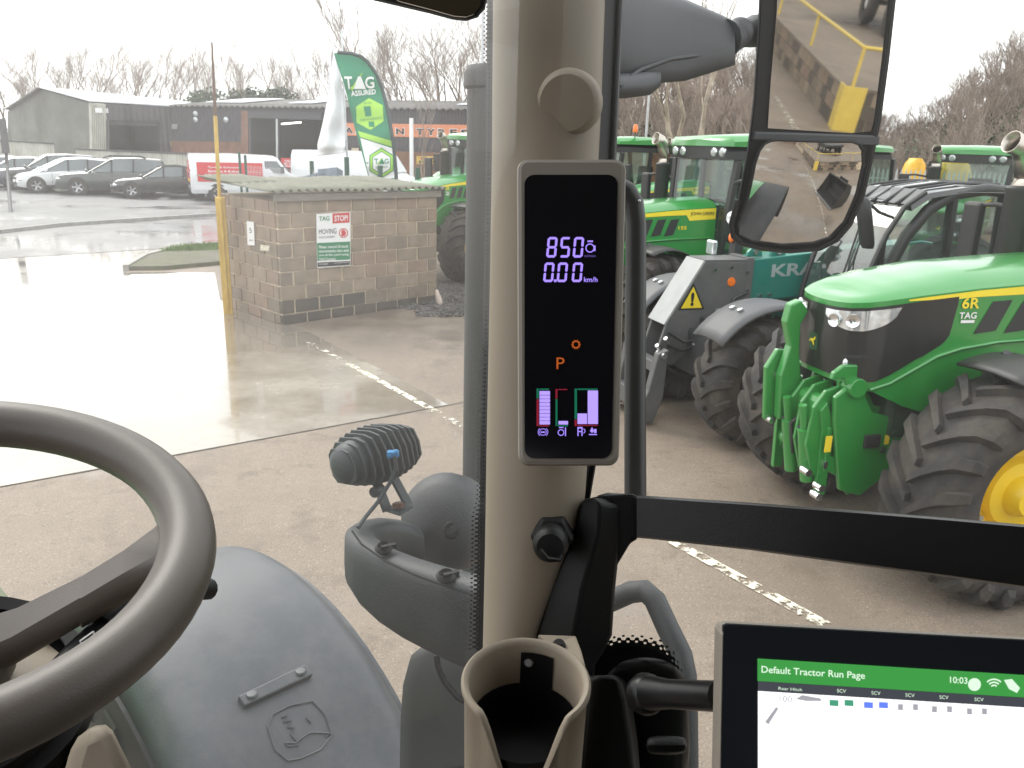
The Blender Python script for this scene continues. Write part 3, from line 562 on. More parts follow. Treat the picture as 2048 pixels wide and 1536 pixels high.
for i in range(600):
    x = rng.uniform(1150, 2300); f_ = rng.random() ** .7; q = P(x, 300, 40).lerp(P(x, 300, 62), f_); z = hgt(x) * (f_ / .4 * .55 if f_ < .4 else .55 + (f_ - .4) / .6 * .45)
    vv, ff = base[i % 4]; a = rng.uniform(0, 6.28); s = rng.uniform(.65, 1.3) * (.75 if 1700 < x < 1900 else 1.0); c_, s_ = math.cos(a), math.sin(a)
    av.append(np.stack([(vv[:, 0] * c_ - vv[:, 1] * s_) * s * 1.2 + q.x, (vv[:, 0] * s_ + vv[:, 1] * c_) * s * 1.2 + q.y, vv[:, 2] * s + z], 1)); af.append(ff + off); off += len(vv)
me = bpy.data.meshes.new('woodland'); me.from_pydata(np.concatenate(av).tolist(), [], np.concatenate(af).tolist()); me.materials.append(pm('bank_scrub_twigs', (0.27, 0.22, 0.185), .9, var=.4, scale=.15)); wl = bpy.data.objects.new('woodland', me); col.objects.link(wl)
tag(wl, 'bare brown scrub and trees covering the bank behind the tractors', 'woodland', kind='stuff')
mb = MB(); rng = random.Random(11)
for i in range(34):
    x = rng.uniform(1200, 2250); f_ = rng.random(); q = P(x, 300, 40).lerp(P(x, 300, 58), f_); m_ = leaf_mass(rng, 260, (q.x, q.y, hgt(x) * f_ * .9 + rng.uniform(.2, 1.6)), (rng.uniform(.8, 2), 1.0, rng.uniform(.6, 1.5)), .13); n0 = len(mb.v); mb.v += m_.v; mb.f += [tuple(k + n0 for k in f) for f in m_.f]
tag(mb.build('undergrowth', MT['ivy']), 'dark ivy and evergreen undergrowth scattered over the wooded bank', 'undergrowth', kind='stuff')
# birches in front of the bank, sapling by the hut
b1 = tree_obj('birch_tree', 21, 9.5, levels=5, spread=.55, kids=(2, 2), r0=.17, up=.45, mt=MT['birch'], mc=MT['birch'], trunk_frac=.33); q = P(1352, 300, 27); b1.location = (q.x + .6, q.y, 0); b1.rotation_euler = (0, -.2, .6); tag(b1, 'pale leaning birch standing behind the upright exhaust', 'tree')
b2 = tree_obj('birch_tree', 33, 11, levels=5, spread=.5, kids=(2, 3), r0=.16, up=.5, mt=MT['birch'], mc=MT['birch'], trunk_frac=.34); q = P(1388, 300, 31); b2.location = (q.x, q.y, 0); tag(b2, 'upright pale birch just behind the lit cab roof', 'tree')
sp = tree_obj('sapling', 50, 3.6, levels=4, spread=.45, kids=(2, 3), r0=.035, up=.5, mt=MT['birch'], mc=MT['twig'], trunk_frac=.5); q = P(843, 300, 21); sp.location = (q.x, q.y, 0); tag(sp, 'thin bare sapling between the feather flag and tractor', 'tree')
# brick outbuilding behind the tractors
q0 = xy(P(1300, 290, 34)); q1 = xy(P(1378, 292, 33)); ob = thing('brick_outbuilding', 'small red brick outbuilding behind the parked tractor cab', 'building', q0); d_ = (q1 - q0).normalized(); n_ = V((d_.y, -d_.x, 0))
MT['redbrick'] = pm('orange_brick', (.4, .13, .07), .85, var=.2, scale=3)
mb = MB(); mb.prism([q0, q1, q1 - n_ * 4, q0 - n_ * 4], (0, 0, 0), (0, 0, 2.75)); child(mb, 'wall', MT['redbrick'], ob); mb = MB(); mb.prism([q0 + n_ * .3 - d_ * .3, q1 + n_ * .3 + d_ * .3, q1 - n_ * 4.3 + d_ * .3, q0 - n_ * 4.3 - d_ * .3], (0, 0, 2.75), (0, 0, 2.95)); child(mb, 'roof', MT['frame'], ob)
mb = MB(); mb.prism([q0 + d_ * .5 + n_ * .02, q0 + d_ * 1.3 + n_ * .02, q0 + d_ * 1.3 - n_ * .1, q0 + d_ * .5 - n_ * .1], (0, 0, .0), (0, 0, 2.0)); child(mb, 'door', MT['red'], ob)
# palisade fence at the back right
pf = thing('palisade_fence', 'grey steel palisade fence behind the tractors at the bank foot', 'fence', xy(P(1780, 305, 30))); a = xy(P(1690, 305, 31)); b = xy(P(2120, 318, 27)); L = (b - a).length; d_ = (b - a).normalized(); n = int(L / .16)
pm_ = None
for i in range(n):
    p = a + d_ * (i * .16); mb = MB(); mb.prism([p + V((0, 0, 0)), p + d_ * .07, p + d_ * .07 + V((0, 0, 2.25)), p + d_ * .035 + V((0, 0, 2.4)), p + V((0, 0, 2.25))], (0, 0, 0), (-d_.y * .02, d_.x * .02, 0)); 
    if pm_ is None: pm_ = child(mb, 'pale', MT['steel'], pf)
    else:
        o = pm_.copy(); col.objects.link(o); o.parent = pf; o.matrix_parent_inverse = M.Translation(d_ * (i * .16)) @ pm_.matrix_parent_inverse if False else M.Translation(-V(pf.location) + d_ * (i * .16))
for z in (.4, 2.0): mb = MB(); mb.beam(a + V((0, .06, z)), b + V((0, .06, z)), .04, .05); child(mb, 'rail', MT['steel'], pf)
# yellow machine behind the fence
ym = thing('yellow_loader', 'yellow machine cowl showing behind the palisade fence', 'machine', xy(P(1845, 306, 33)))
MT['plant'] = pm('plant_yellow', (.75, .42, .03), .45, var=.1)
for x, w_, hh in ((1845, .95, 2.75), (1925, 1.6, 2.75)):
    q = xy(P(x, 306, 33)); mb = MB(); mb.loft([[q + V((w_ / 2 * math.cos(t) * s, .5 + .5 * math.sin(t), z)) for t in [k * math.pi / 6 for k in range(12)]] for z, s in ((.6, 1.1), (1.6, 1.15), (2.1, 1.0), (hh - .2, .75), (hh, .3))]); child(mb, 'cowl', MT['plant'], ym, smooth=50)
for x in (1830, 1860, 1910, 1940): q = xy(P(x, 306, 33)); mb = MB(); mb.box(q + V((0, .4, .35)), (.3, .9, .7)); child(mb, 'track', MT['blackp'], ym, bev=.05)
# ================================================================ FLAGS, POSTS, FENCE BY THE HUT
FD = 20.0
fl = thing('feather_flag', 'tall green feather flag lettered TAG ASSURED behind the hut', 'flag', xy(P(790, 300, FD)))
Lft = [(0, 668, 107), (.12, 677, 137), (.25, 688, 168), (.4, 699, 215), (.55, 709, 255), (.7, 720, 293), (.85, 731, 332), (1, 741, 368)]
Rgt = [(0, 676, 105), (.06, 716, 108), (.12, 734, 122), (.2, 752, 147), (.3, 765, 178), (.45, 777, 228), (.6, 784, 270), (.8, 790, 322), (1, 794, 372)]
def itp(tab, t):
    for a, b in zip(tab, tab[1:]):
        if a[0] <= t <= b[0]: k = (t - a[0]) / (b[0] - a[0]); return a[1] + (b[1] - a[1]) * k, a[2] + (b[2] - a[2]) * k
    return tab[-1][1:]
def rip(x, y): return .07 * math.sin(x * .045 + y * .03) + .03 * math.sin(y * .11)
def flagp(x, y, off=0.0): return P(x, y, FD + rip(x, y) - off)
def fpt(a, t, off=0.0):
    l = itp(Lft, t); r_ = itp(Rgt, t); return flagp(l[0] + (r_[0] - l[0]) * a, l[1] + (r_[1] - l[1]) * a, off)
MT['flagg'] = pm('flag_green', (0.012, 0.2, 0.1), .8, var=.1, scale=1.5)
mb = MB(); mb.grid(lambda a, t: fpt(a, t), 10, 40); child(mb, 'cloth', MT['flagg'], fl, smooth=80, solid=.006)
mb = MB(); mb.tube([flagp(*itp(Rgt, t)) for t in [i / 24 for i in range(25)]] + [xy(P(797, 300, FD), .02)], .045, 6); child(mb, 'pole', pm('flag_sleeve', (.02, .045, .045), .7), fl, smooth=60)
def flag_poly(nm, mat, pts, off, n=1):
    mb = MB()
    if len(pts) == 6:                                # follows the folds of the cloth
        cx = sum(p[0] for p in pts) / 6; cy = sum(p[1] for p in pts) / 6; bd = [(pts[i][0] + (pts[(i + 1) % 6][0] - pts[i][0]) * k / 5, pts[i][1] + (pts[(i + 1) % 6][1] - pts[i][1]) * k / 5) for i in range(6) for k in range(5)]
        mb.loft([[flagp(cx + (x - cx) * q, cy + (y - cy) * q, off) for x, y in bd] for q in (.001, .2, .4, .6, .8, 1.0)], cap=False); return child(mb, nm, mat, fl)
    mb.prism([flagp(x, y, off) for x, y in pts], (0, 0, 0), cf * .003); return child(mb, nm, mat, fl)
def flag_band(nm, mat, la, ra, lb, rb_, off):
    mb = MB(); mb.grid(lambda a, b: flagp((la[0] + (ra[0] - la[0]) * a) * (1 - b) + (lb[0] + (rb_[0] - lb[0]) * a) * b, (la[1] + (ra[1] - la[1]) * a) * (1 - b) + (lb[1] + (rb_[1] - lb[1]) * a) * b, off), 10, 8); return child(mb, nm, mat, fl)
flag_band('white_field', MT['white'], (720.5, 276), (786, 297), (741, 366), (793, 360), .012); flag_band('lime_band', MT['lime'], (716, 262), (784, 282), (720, 274), (785.5, 294), .014)
flag_band('green_band', MT['flagg'], (738, 364), (793, 355), (741, 369), (793.5, 371), .02)
def hexa(cx, cy, rx, ry, rot=0.0): return [(cx + rx * math.sin(k * math.pi / 3 + rot), cy - ry * math.cos(k * math.pi / 3 + rot)) for k in range(6)]
flag_poly('lime_hexagon', MT['lime'], hexa(739.5, 228, 31, 32, -.05), .02)
flag_poly('hexagon_border', MT['flagg'], hexa(763, 326, 28, 31), .03); flag_poly('lime_hexagon', MT['lime'], hexa(763, 326, 26, 29), .04); flag_poly('hexagon_border', MT['flagg'], hexa(763, 326, 21, 23.5), .05); flag_poly('white_hexagon', MT['white'], hexa(763, 326, 19.5, 22), .06)
def flag_text(t, mat, q, off, bold=.02):
    mb = MB(); text_on(mb, t, lambda a, b: flagp((q[0][0] * (1 - a) + q[1][0] * a) * (1 - b) + (q[3][0] * (1 - a) + q[2][0] * a) * b, (q[0][1] * (1 - a) + q[1][1] * a) * (1 - b) + (q[3][1] * (1 - a) + q[2][1] * a) * b, off), bold); return child(mb, 'lettering', mat, fl)
def tag_logo(fn_text, fn_poly, x0, y0, w_, h_, cw, cg, off):
    fn_text('T', cw, [(x0 + w_ * .08, y0 + h_), (x0 + w_ * .26, y0 + h_), (x0 + w_ * .26, y0), (x0 + w_ * .0, y0)], off); fn_text('G', cw, [(x0 + w_ * .7, y0 + h_ * .98), (x0 + w_, y0 + h_ * .94), (x0 + w_ * .98, y0), (x0 + w_ * .68, y0 + h_ * .02)], off)
    fn_poly('letter_triangle', cw, [(x0 + w_ * .3, y0 + h_), (x0 + w_ * .72, y0 + h_), (x0 + w_ * .55, y0), (x0 + w_ * .46, y0)], off)
    fn_poly('tick_mark', cg, [(x0 + w_ * .2, y0 + h_ * .86), (x0 + w_ * .27, y0 + h_ * 1.15), (x0 + w_ * .62, y0 - h_ * .28), (x0 + w_ * .56, y0 - h_ * .2), (x0 + w_ * .27, y0 + h_ * .8)], off + .006)
tag_logo(flag_text, flag_poly, 688, 153, 61, 25, MT['white'], MT['lime'], .022)
flag_text('ASSURED', MT['white'], [(703, 193), (752, 188), (751, 178), (701, 182)], .022); flag_text('UP TO', MT['flagg'], [(727, 208), (743, 207), (743, 204), (727, 205)], .035)
flag_text('1', MT['flagg'], [(731, 233), (743, 232), (741, 212), (727, 213)], .035, .015); flag_text('YEAR WARRANTY', MT['flagg'], [(719, 243), (765, 238), (764, 233), (718, 238)], .04, .0)
flag_poly('bar_mark', MT['flagg'], [(738, 253), (749, 254), (748, 243), (737, 243)], .035)
tag_logo(flag_text, flag_poly, 748, 317, 30, 11, MT['flagg'], MT['lime'], .075); flag_text('ASSURED', MT['flagg'], [(751, 338), (776, 335), (776, 331), (751, 333)], .075, .0); flag_text('TAGAGRI.CO.UK', MT['white'], [(744, 367), (791, 366), (791, 361), (744, 362)], .028, .0)
# white furled flag beside it
MT['wfab'] = pm('white_fabric', (0.8, .8, .82), .85, var=.05)
wf = thing('feather_flag', 'plain white feather flag seen edge-on beside the green one', 'flag', xy(P(690, 300, 21)))
Lw = [(0, 664, 98), (.2, 658, 150), (.4, 655, 200), (.6, 645, 250), (.8, 635, 290), (1, 636, 312)]; Rw = [(0, 668, 96), (.2, 681, 150), (.4, 688, 200), (.6, 690, 250), (.8, 691, 290), (1, 690, 306)]
def wpt(a, t): l = itp(Lw, t); r_ = itp(Rw, t); x = l[0] + (r_[0] - l[0]) * a; y = l[1] + (r_[1] - l[1]) * a; return P(x, y, 21 + .12 * math.sin(a * 7 + t * 4) + .05 * math.sin(t * 21))
mb = MB(); mb.grid(wpt, 12, 30); child(mb, 'cloth', MT['wfab'], wf, smooth=80, solid=.006)
mb = MB(); b_ = xy(P(697, 300, 21), 0); mb.tube([P(683, 60, 21), P(688, 180, 21), P(693, 290, 21), b_], .028, 6); child(mb, 'pole', MT['steel'], wf, smooth=60)
# green posted wire mesh fence
mf = thing('mesh_fence', 'green posted wire mesh fence behind the block hut roof', 'fence', xy(P(690, 300, 18.5)))
MT['fgreen'] = pm('fence_green', (.012, .07, .045), .5, var=.1); mfp = [(478, 303, 25), (490, 310, 24), (623, 322, 21.5), (693, 314, 19), (760, 331, 18), (835, 335, 17.6)]
tops = []
for i, (x, y, d) in enumerate(mfp): q = P(x, y, d); tops.append(q); mb = MB(); mb.box(V((q.x, q.y, q.z / 2)), (.1 if i > 1 else .07, .1, q.z), .4); child(mb, 'post', MT['fgreen'], mf, bev=.006)
for a, b in zip(tops[1:], tops[2:]):
    mb = MB(); hh = min(a.z, b.z) - .25; L = (xy(b) - xy(a)).length; d_ = (xy(b) - xy(a)).normalized()
    for k in range(int(L / .09)): p = xy(a) + d_ * (k * .09); mb.beam(p + V((0, 0, .05)), p + V((0, 0, hh)), .009, .009)
    for k in range(int(hh / .12)): mb.beam(xy(a, .05 + k * .12), xy(b, .05 + k * .12), .009, .009)
    child(mb, 'wire_panel', MT['steel'], mf)
# slatted metal crate behind the hut roof
ck = thing('metal_crate', 'blue grey slatted metal crate tilted behind the hut roof', 'crate', xy(P(640, 300, 17.5))); MT['bgrey'] = pm('blue_grey_paint', (.16, .2, .25), .5, var=.2)
plC = Pl(P(640, 350, 17.2), (0, -1, .15))
mb = MB(); mb.slab(plC, [(650, 362), (686, 364), (686, 341), (648, 345)], -.6, 0); child(mb, 'panel', MT['bgrey'], ck, bev=.01)
mb = MB(); mb.slab(plC, [(585, 360), (590, 362), (652, 347), (650, 343)], -.06, .02); child(mb, 'top_rail', MT['bgrey'], ck); mb = MB(); mb.slab(plC, [(585, 420), (690, 420), (690, 362), (585, 364)], -.6, -.02); child(mb, 'base', MT['bgrey'], ck)
for i in range(8): x = 596 + i * 7; y0 = 359 - i * 1.7; mb = MB(); mb.slab(plC, [(x - 1, 364), (x + 2, 364), (x + 4, y0), (x + 1, y0)], -.04, .0); child(mb, 'slat', MT['bgrey'], ck)
# posts and poles
def pole(name, label, pts, r, mat, cat='pole'): mb = MB(); mb.tube(pts, r, 8); o = mb.build(name, mat, smooth=60); return tag(o, label, cat)
q = G(22, 432); sp_ = thing('sign_post', 'leaning dark sign post at the far left road edge', 'post', q)
mb = MB(); mb.tube([q, P(14, 330, 31.6), P(7, 236, 31.3)], .06, 8); child(mb, 'pole', MT['frame'], sp_, smooth=60); mb = MB(); mb.beam(P(12, 306, 31.4), P(4, 238, 31.2), .24, .12); child(mb, 'sign_back', MT['frame'], sp_, bev=.01)
q = P(962, 300, 34); pole('lamp_post', 'thin grey lamp column behind the exhaust stack', [xy(q), V((q.x, q.y, 9.5))], .07, MT['steel'], 'lamp post')
q = P(823, 300, 40); pole('white_post', 'white upright pole in front of the orange sign', [xy(q), V((q.x, q.y, 3.9))], .1, MT['white'], 'post')
q = P(1290, 300, 28); pole('lamp_post', 'thin grey pole rising behind the beaconed cab', [xy(q), V((q.x, q.y, 6.8))], .045, MT['steel'], 'lamp post')

# ================================================================ PARKED CARS
def paint(nm, c): return pm(nm, c, .25, var=.05, coat=.9, dirt=(.2, .19, .17), dirt_amt=.12)
def sample(tab, x):
    for a, b in zip(tab, tab[1:]):
        if a[0] <= x <= b[0]: k = (x - a[0]) / max(1e-6, b[0] - a[0]); return a[1] + (b[1] - a[1]) * k
    return tab[0][1] if x < tab[0][0] else tab[-1][1]
MT['rim'] = pm('alloy_rim', (.5, .5, .52), .3, .8, var=.1)
def wheel5(par, x, y, r, wdt=.2):
    s = 1 if y > 0 else -1; mb = MB(); mb.lathe([(r * .62, -.5 * wdt), (r * .95, -.48 * wdt), (r, -.3 * wdt), (r, .3 * wdt), (r * .95, .48 * wdt), (r * .62, .5 * wdt), (r * .6, .2 * wdt)], 22, (x, y, r), (0, s, 0)); t = mb.build('tyre', MT['tyre'], par, smooth=50)
    mb = MB(); mb.lathe([(0, .30 * wdt), (r * .13, .34 * wdt), (r * .16, .2 * wdt)], 14, (x, y, r), (0, s, 0)); mb.lathe([(r * .6, .1 * wdt), (r * .66, .5 * wdt), (r * .6, .46 * wdt)], 22, (x, y, r), (0, s, 0))
    for k in range(5):
        a = k * 2 * math.pi / 5; d = V((math.cos(a), 0, math.sin(a))); mb.beam(V((x, y + s * wdt * .26, r)) + d * r * .1, V((x, y + s * wdt * .36, r)) + d * r * .63, r * .17, wdt * .16, up=(0, 1, 0))
    mb.build('rim', MT['rim'], t, smooth=40); mb = MB(); mb.lathe([(0, -.1 * wdt), (r * .6, -.1 * wdt)], 18, (x, y, r), (0, s, 0)); mb.build('brake_disc', MT['blackp'], t)
def car(label, mat, L, Wd, belt, roof, wheels, wr, loc, rz, roof_mat=None, lights='round', plate=None, rails=False, arch=None, group='cars parked in front of the cream fence'):
    """forward = +x, origin under the middle; belt / roof: height tables along x (fractions of the half length)"""
    t = thing('parked_car', label, 'car', loc, rz, group); h = L / 2; W = Wd / 2
    def hw(x): return W * (1 - .22 * max(0, abs(x) - .72) ** 1.6 / .28 ** 1.6 * 1.0)
    xs = [-1, -.985, -.95, -.88, -.78, -.64, -.5, -.35, -.2, 0, .2, .35, .5, .64, .78, .88, .95, .985, 1]; secs = []
    for x in xs:
        b = sample(belt, x); w_ = hw(x); e = .12 * max(0, abs(x) - .9) / .1; zb = .24 + e * .6
        secs.append([V((x * h, y, z)) for y, z in ((-w_ * .88, zb), (-w_ * .985, zb + .16), (-w_, .5 * (zb + b) + .03), (-w_ * .965, b - .06), (-w_ * .87, b), (0, b + .035), (w_ * .87, b), (w_ * .965, b - .06), (w_, .5 * (zb + b) + .03), (w_ * .985, zb + .16), (w_ * .88, zb))])
    mb = MB(); mb.loft(secs); mb.build('body', mat, t, smooth=35)
    rx = [r_[0] for r_ in roof]; secs = []; sec2 = []
    for i in range(25):
        x = rx[0] + (rx[-1] - rx[0]) * i / 24; z = sample(roof, x); b = sample(belt, x) - .03; k = max(0, (z - b)) / .6; w0, w1 = hw(x) * .865, hw(x) * (.865 - .17 * min(1, k))
        secs.append([V((x * h, y, q)) for y, q in ((-w0, b), (-w1, max(b, z - .05)), (-w1 * .88, max(b, z)), (0, max(b, z) + .025), (w1 * .88, max(b, z)), (w1, max(b, z - .05)), (w0, b))])
        if abs(z - max(q[1] for q in roof)) < .16: sec2.append([V((x * h, y, q)) for y, q in ((-w1 * 1.01, z - .052), (-w1 * .885, z + .006), (0, z + .032), (w1 * .885, z + .006), (w1 * 1.01, z - .052), (w1 * .9, z - .06), (-w1 * .9, z - .06))])
    mb = MB(); mb.loft(secs); mb.build('windows', MT['carglass'], t, smooth=35)
    mb = MB(); mb.loft(sec2); mb.build('roof', roof_mat or mat, t, smooth=35)
    for s in (-1, 1):                                                            # pillars
        for x0, x1 in ([(roof[0][0], roof[1][0]), (roof[-1][0], roof[-2][0])] + [(p, p - .02) for p in (.02, -.36)][: 2]):
            if x0 < rx[0] or x0 > rx[-1]: continue
            mb = MB(); pts = []
            for k in range(6):
                x = x0 + (x1 - x0) * k / 5
                if abs(x0 - x1) < .05: z = sample(belt, x) + (sample(roof, x) - sample(belt, x)) * k / 5
                else: z = sample(roof, x)
                b = sample(belt, x); kk = min(1, max(0, z - b) / .6); pts.append(V((x * h, s * (hw(x) * (.865 - .17 * kk) + .008), z - (.05 * kk))))
            mb.tube(pts, .035, 5); mb.build('pillar', mat if abs(x0 - x1) >= .05 else MT['blackp'], t, smooth=60)
        for wx in wheels:
            mb = MB(); mb.lathe([(0, .012), (wr * 1.16, .012), (wr * 1.16, -.2)], 22, (wx * h, s * (hw(wx) * .992), wr * 1.02), (0, s, 0)); mb.build('wheel_arch', arch or MT['blackp'], t); wheel5(t, wx * h, s * (hw(wx) - .06), wr)
        # lights, mirror, sill, door gaps
        mb = MB(); bz = sample(belt, .93); mb.ball((h * .93, s * W * .72, bz - .14), (h * .055, W * .2, .075), 12, 6); mb.build('headlight', MT['lens'], t, smooth=60)
        mb = MB(); mb.ball((-h * .955, s * W * .7, sample(belt, -.95) - .16), (h * .03, W * .16, .12), 10, 6); mb.build('tail_light', MT['red'], t, smooth=60)
        mb = MB(); mb.ball((sorted(wheels)[1] * h - .42, s * (W * .98 + .1), sample(belt, .3) + .06), (.08, .11, .075), 10, 6); mb.build('mirror', mat, t, smooth=60)
        mb = MB(); mb.beam((-h * .5, s * W * .985, .3), (h * .5, s * W * .985, .3), .05, .1); mb.build('sill', MT['blackp'], t)
        for gx in (.36, .02, -.34): mb = MB(); mb.beam((gx * h, s * (hw(gx) * 1.0), .42), (gx * h - .02, s * (hw(gx) * .97), sample(belt, gx) - .07), .012, .02); mb.build('door_gap', MT['black'], t)
        if rails: mb = MB(); z = max(q[1] for q in roof); mb.tube([(-h * .6, s * W * .62, z - .02), (-h * .5, s * W * .62, z + .06), (h * .05, s * W * .62, z + .06), (h * .15, s * W * .62, z - .02)], .022, 5); mb.build('roof_rail', MT['blackp'], t)
    mb = MB(); mb.box((h * .99, 0, .42), (.06, W * 1.3, .16)); mb.build('lower_grille', MT['blackp'], t, bev=.02); mb = MB(); mb.box((h * .985, 0, .62), (.07, W * .8, .1)); mb.build('grille', MT['blackp'], t, bev=.02)
    mb = MB(); mb.box((h + .015, 0, .5), (.02, .52, .11)); mb.build('number_plate', MT['white'], t); mb = MB(); mb.box((-h - .01, 0, .62), (.02, .52, .11)); mb.build('number_plate', MT['stripe'], t)
    return t
HB = dict(L=4.15, Wd=1.8, belt=[(-1, .78), (-.97, .95), (-.5, .97), (.2, .93), (.45, .9), (.8, .8), (.97, .66), (1, .55)], roof=[(-.93, .95), (-.72, 1.36), (-.3, 1.46), (.05, 1.43), (.5, .89)], wheels=(-.6, .62), wr=.315)
SV = dict(L=4.7, Wd=1.9, belt=[(-1, .8), (-.98, 1.02), (-.4, 1.05), (.2, 1.02), (.42, 1.0), (.85, .92), (.97, .8), (1, .6)], roof=[(-.98, 1.02), (-.88, 1.55), (-.4, 1.63), (.0, 1.6), (.42, .98)], wheels=(-.58, .62), wr=.36)
CV = dict(L=4.3, Wd=1.78, belt=[(-1, .75), (-.97, .92), (-.5, .94), (.2, .89), (.4, .86), (.85, .76), (.97, .64), (1, .5)], roof=[(-.85, .92), (-.62, 1.25), (-.3, 1.38), (.03, 1.36), (.42, .85)], wheels=(-.6, .64), wr=.32)
EV = dict(L=4.3, Wd=1.82, belt=[(-1, .85), (-.97, 1.0), (-.4, 1.0), (.2, .95), (.55, .9), (.85, .82), (.97, .68), (1, .5)], roof=[(-.98, 1.0), (-.8, 1.45), (-.3, 1.55), (.05, 1.5), (.6, .88)], wheels=(-.63, .66), wr=.34)
def park(px, py, dirdeg, spec, label, mat, **k):
    q = G(px, py, .104); return car(label, mat, spec['L'], spec['Wd'], spec['belt'], spec['roof'], spec['wheels'], spec['wr'], (q.x, q.y, .104), R(dirdeg), **k)
silver = paint('silver_paint', (.55, .57, .6)); whitep = paint('white_car_paint', (.72, .73, .74)); navy = paint('navy_paint', (.035, .04, .06)); green_ = paint('dark_green_grey_paint', (.045, .055, .055)); blackc = paint('black_car_paint', (.012, .012, .016)); white2 = paint('white_paint', (.75, .76, .77))
park(-10, 372, 207, HB, 'pale car cut off by the left edge of the row', white2); park(35, 375, 214, HB, 'silver hatchback second from the left of the row', silver)
park(98, 377, 218, SV, 'dark blue family car between silver hatchback and white car', navy)
park(138, 383, 218, EV, 'white car with black bonnet trim beside the green estate', whitep)
park(232, 388, 203, SV, 'dark green estate car with roof rails and silver wheels', green_, rails=True)
park(330, 393, 207, CV, 'black soft-top car beside the white and red van', blackc, roof_mat=pm('black_hood_fabric', (.012, .013, .014), .9))
park(412, 384, 213, HB, 'white car nose showing behind the black soft-top', white2)
# vans
def van(name, label, loc, rz, L, Wd, H_, mat, sign=True, group=None):
    t = thing(name, label, 'van', loc, rz, group); h = L / 2; W = Wd / 2
    prof = [(-1, .4, H_ - .12), (-.985, .32, H_), (-.3, .3, H_ + .03), (.42, .3, H_ - .02), (.5, .3, H_ - .12), (.66, .3, 1.3), (.72, .3, 1.18), (.95, .32, .98), (1, .42, .75)]
    secs = []
    for x, zb, zt in prof:
        w_ = W * (1 - .25 * max(0, x - .75)); tp = W * (.86 if zt > 1.4 else .9)
        secs.append([V((x * h, s * yy, z)) for s, lst in ((-1, ((w_ * .93, zb), (w_, zb + .15), (w_, min(1.15, zt - .12)), (tp, zt - .1), (tp * .9, zt))), (1, ((tp * .9, zt), (tp, zt - .1), (w_, min(1.15, zt - .12)), (w_, zb + .15), (w_ * .93, zb)))) for yy, z in lst])
    mb = MB(); mb.loft(secs); mb.build('body', mat, t, smooth=40)
    wsc = MB(); wsc.add([(h * .51, -W * .78, H_ - .17), (h * .51, W * .78, H_ - .17), (h * .664, W * .84, 1.33), (h * .664, -W * .84, 1.33)], [(0, 1, 2, 3)]); wsc.v = [v_ + V((.02, 0, .02)) for v_ in wsc.v]; wsc.build('windscreen', MT['carglass'], t)
    for s in (-1, 1):
        mb = MB(); mb.prism([(h * .26, s * W * .93, 1.2), (h * .6, s * W * .99, 1.2), (h * .6, s * W * .97, 1.3), (h * .47, s * W * .89, H_ - .24), (h * .26, s * W * .89, H_ - .24)], (0, s * .01, 0), (0, s * .035, 0)); mb.build('door_window', MT['carglass'], t)
        for wx in (-.56, .62): mb = MB(); mb.lathe([(0, .012), (.4, .012), (.4, -.2)], 20, (wx * h, s * W * .998, .34), (0, s, 0)); mb.build('wheel_arch', MT['blackp'], t); wheel5(t, wx * h, s * (W - .07), .33)
        mb = MB(); mb.ball((h * .93, s * W * .72, .82), (.14, .2, .12), 10, 6); mb.build('headlight', MT['lens'], t, smooth=60); mb = MB(); mb.box((-h, s * W * .93, 1.05), (.05, .1, .55)); mb.build('tail_light', MT['red'], t, bev=.01)
        mb = MB(); mb.box((h * .56, s * (W + .13), 1.35), (.1, .2, .26)); mb.build('mirror', MT['blackp'], t, bev=.03); mb = MB(); mb.beam((-h * .95, s * W * 1.0, .55), (h * .4, s * W * 1.0, .55), .03, .14); mb.build('side_moulding', MT['blackp'] if not sign else mat, t)
        if sign:
            for q_ in ((.82, W + .004, 1.148, W + .004), (1.152, W + .004, 1.62, W * .906 + .008)): mb = MB(); mb.prism([(-h * .88, s * q_[1], q_[0]), (h * .22, s * q_[1], q_[0]), (h * .22, s * q_[3], q_[2]), (-h * .88, s * q_[3], q_[2])], (0, 0, 0), (0, s * .012, 0)); mb.build('red_graphic', MT['red'], t)

            if s < 0:
                for i, tx in enumerate(('Tyres & Exhausts', 'Batteries & Brakes', 'Servicing & MOT', '24 hr')):
                    mb = MB(); z0 = 1.36 - i * .15; text_on(mb, tx, lambda a, b: V((-h * .7 + a * (1.25 if i < 3 else .4), s * (W + .028 - .13 * max(0, z0 + b * .1 - 1.15)), z0 + b * .1)), .01); mb.build('lettering', MT['white'], t)
    mb = MB(); mb.box((-h * 1.002, 0, .5), (.06, W * 1.8, .18)); mb.build('rear_bumper', MT['grey'], t, bev=.02); mb = MB(); mb.box((-h * 1.0 - .02, 0, .85), (.02, .5, .11)); mb.build('number_plate', MT['stripe'], t)
    if sign:
        mb = MB(); mb.box((-h * .995 - .012, 0, 1.42), (.02, W * 1.5, .5)); mb.build('rear_graphic', MT['red'], t)
        for i in range(3): mb = MB(); text_on(mb, ('Mobile', 'Tyre Fitting', '24 hour'), lambda a, b: V((0, 0, 0))) if False else text_on(mb, ('Mobile', 'Tyre Fitting', '24 hour')[i], lambda a, b: V((-h * .995 - .026, .45 - a * .9, 1.5 - i * .15 + b * .1)), .01); mb.build('lettering', MT['white'], t)
        for y in (0,): mb = MB(); mb.box((-h * 1.0 - .005, y, 1.1), (.02, .02, 1.4)); mb.build('door_gap', MT['black'], t)
    return t
q = G(490, 401, .104); van('panel_van', 'white panel van with red lettered sides and rear doors', (q.x, q.y + .6, .104), R(24), 4.9, 1.95, 1.95, silver if False else whitep, True)
q = P(720, 300, 37); van('panel_van', 'plain white van seen behind the feather flag', (q.x, q.y, .104), R(-6), 5.9, 2.0, 2.2, white2, False)
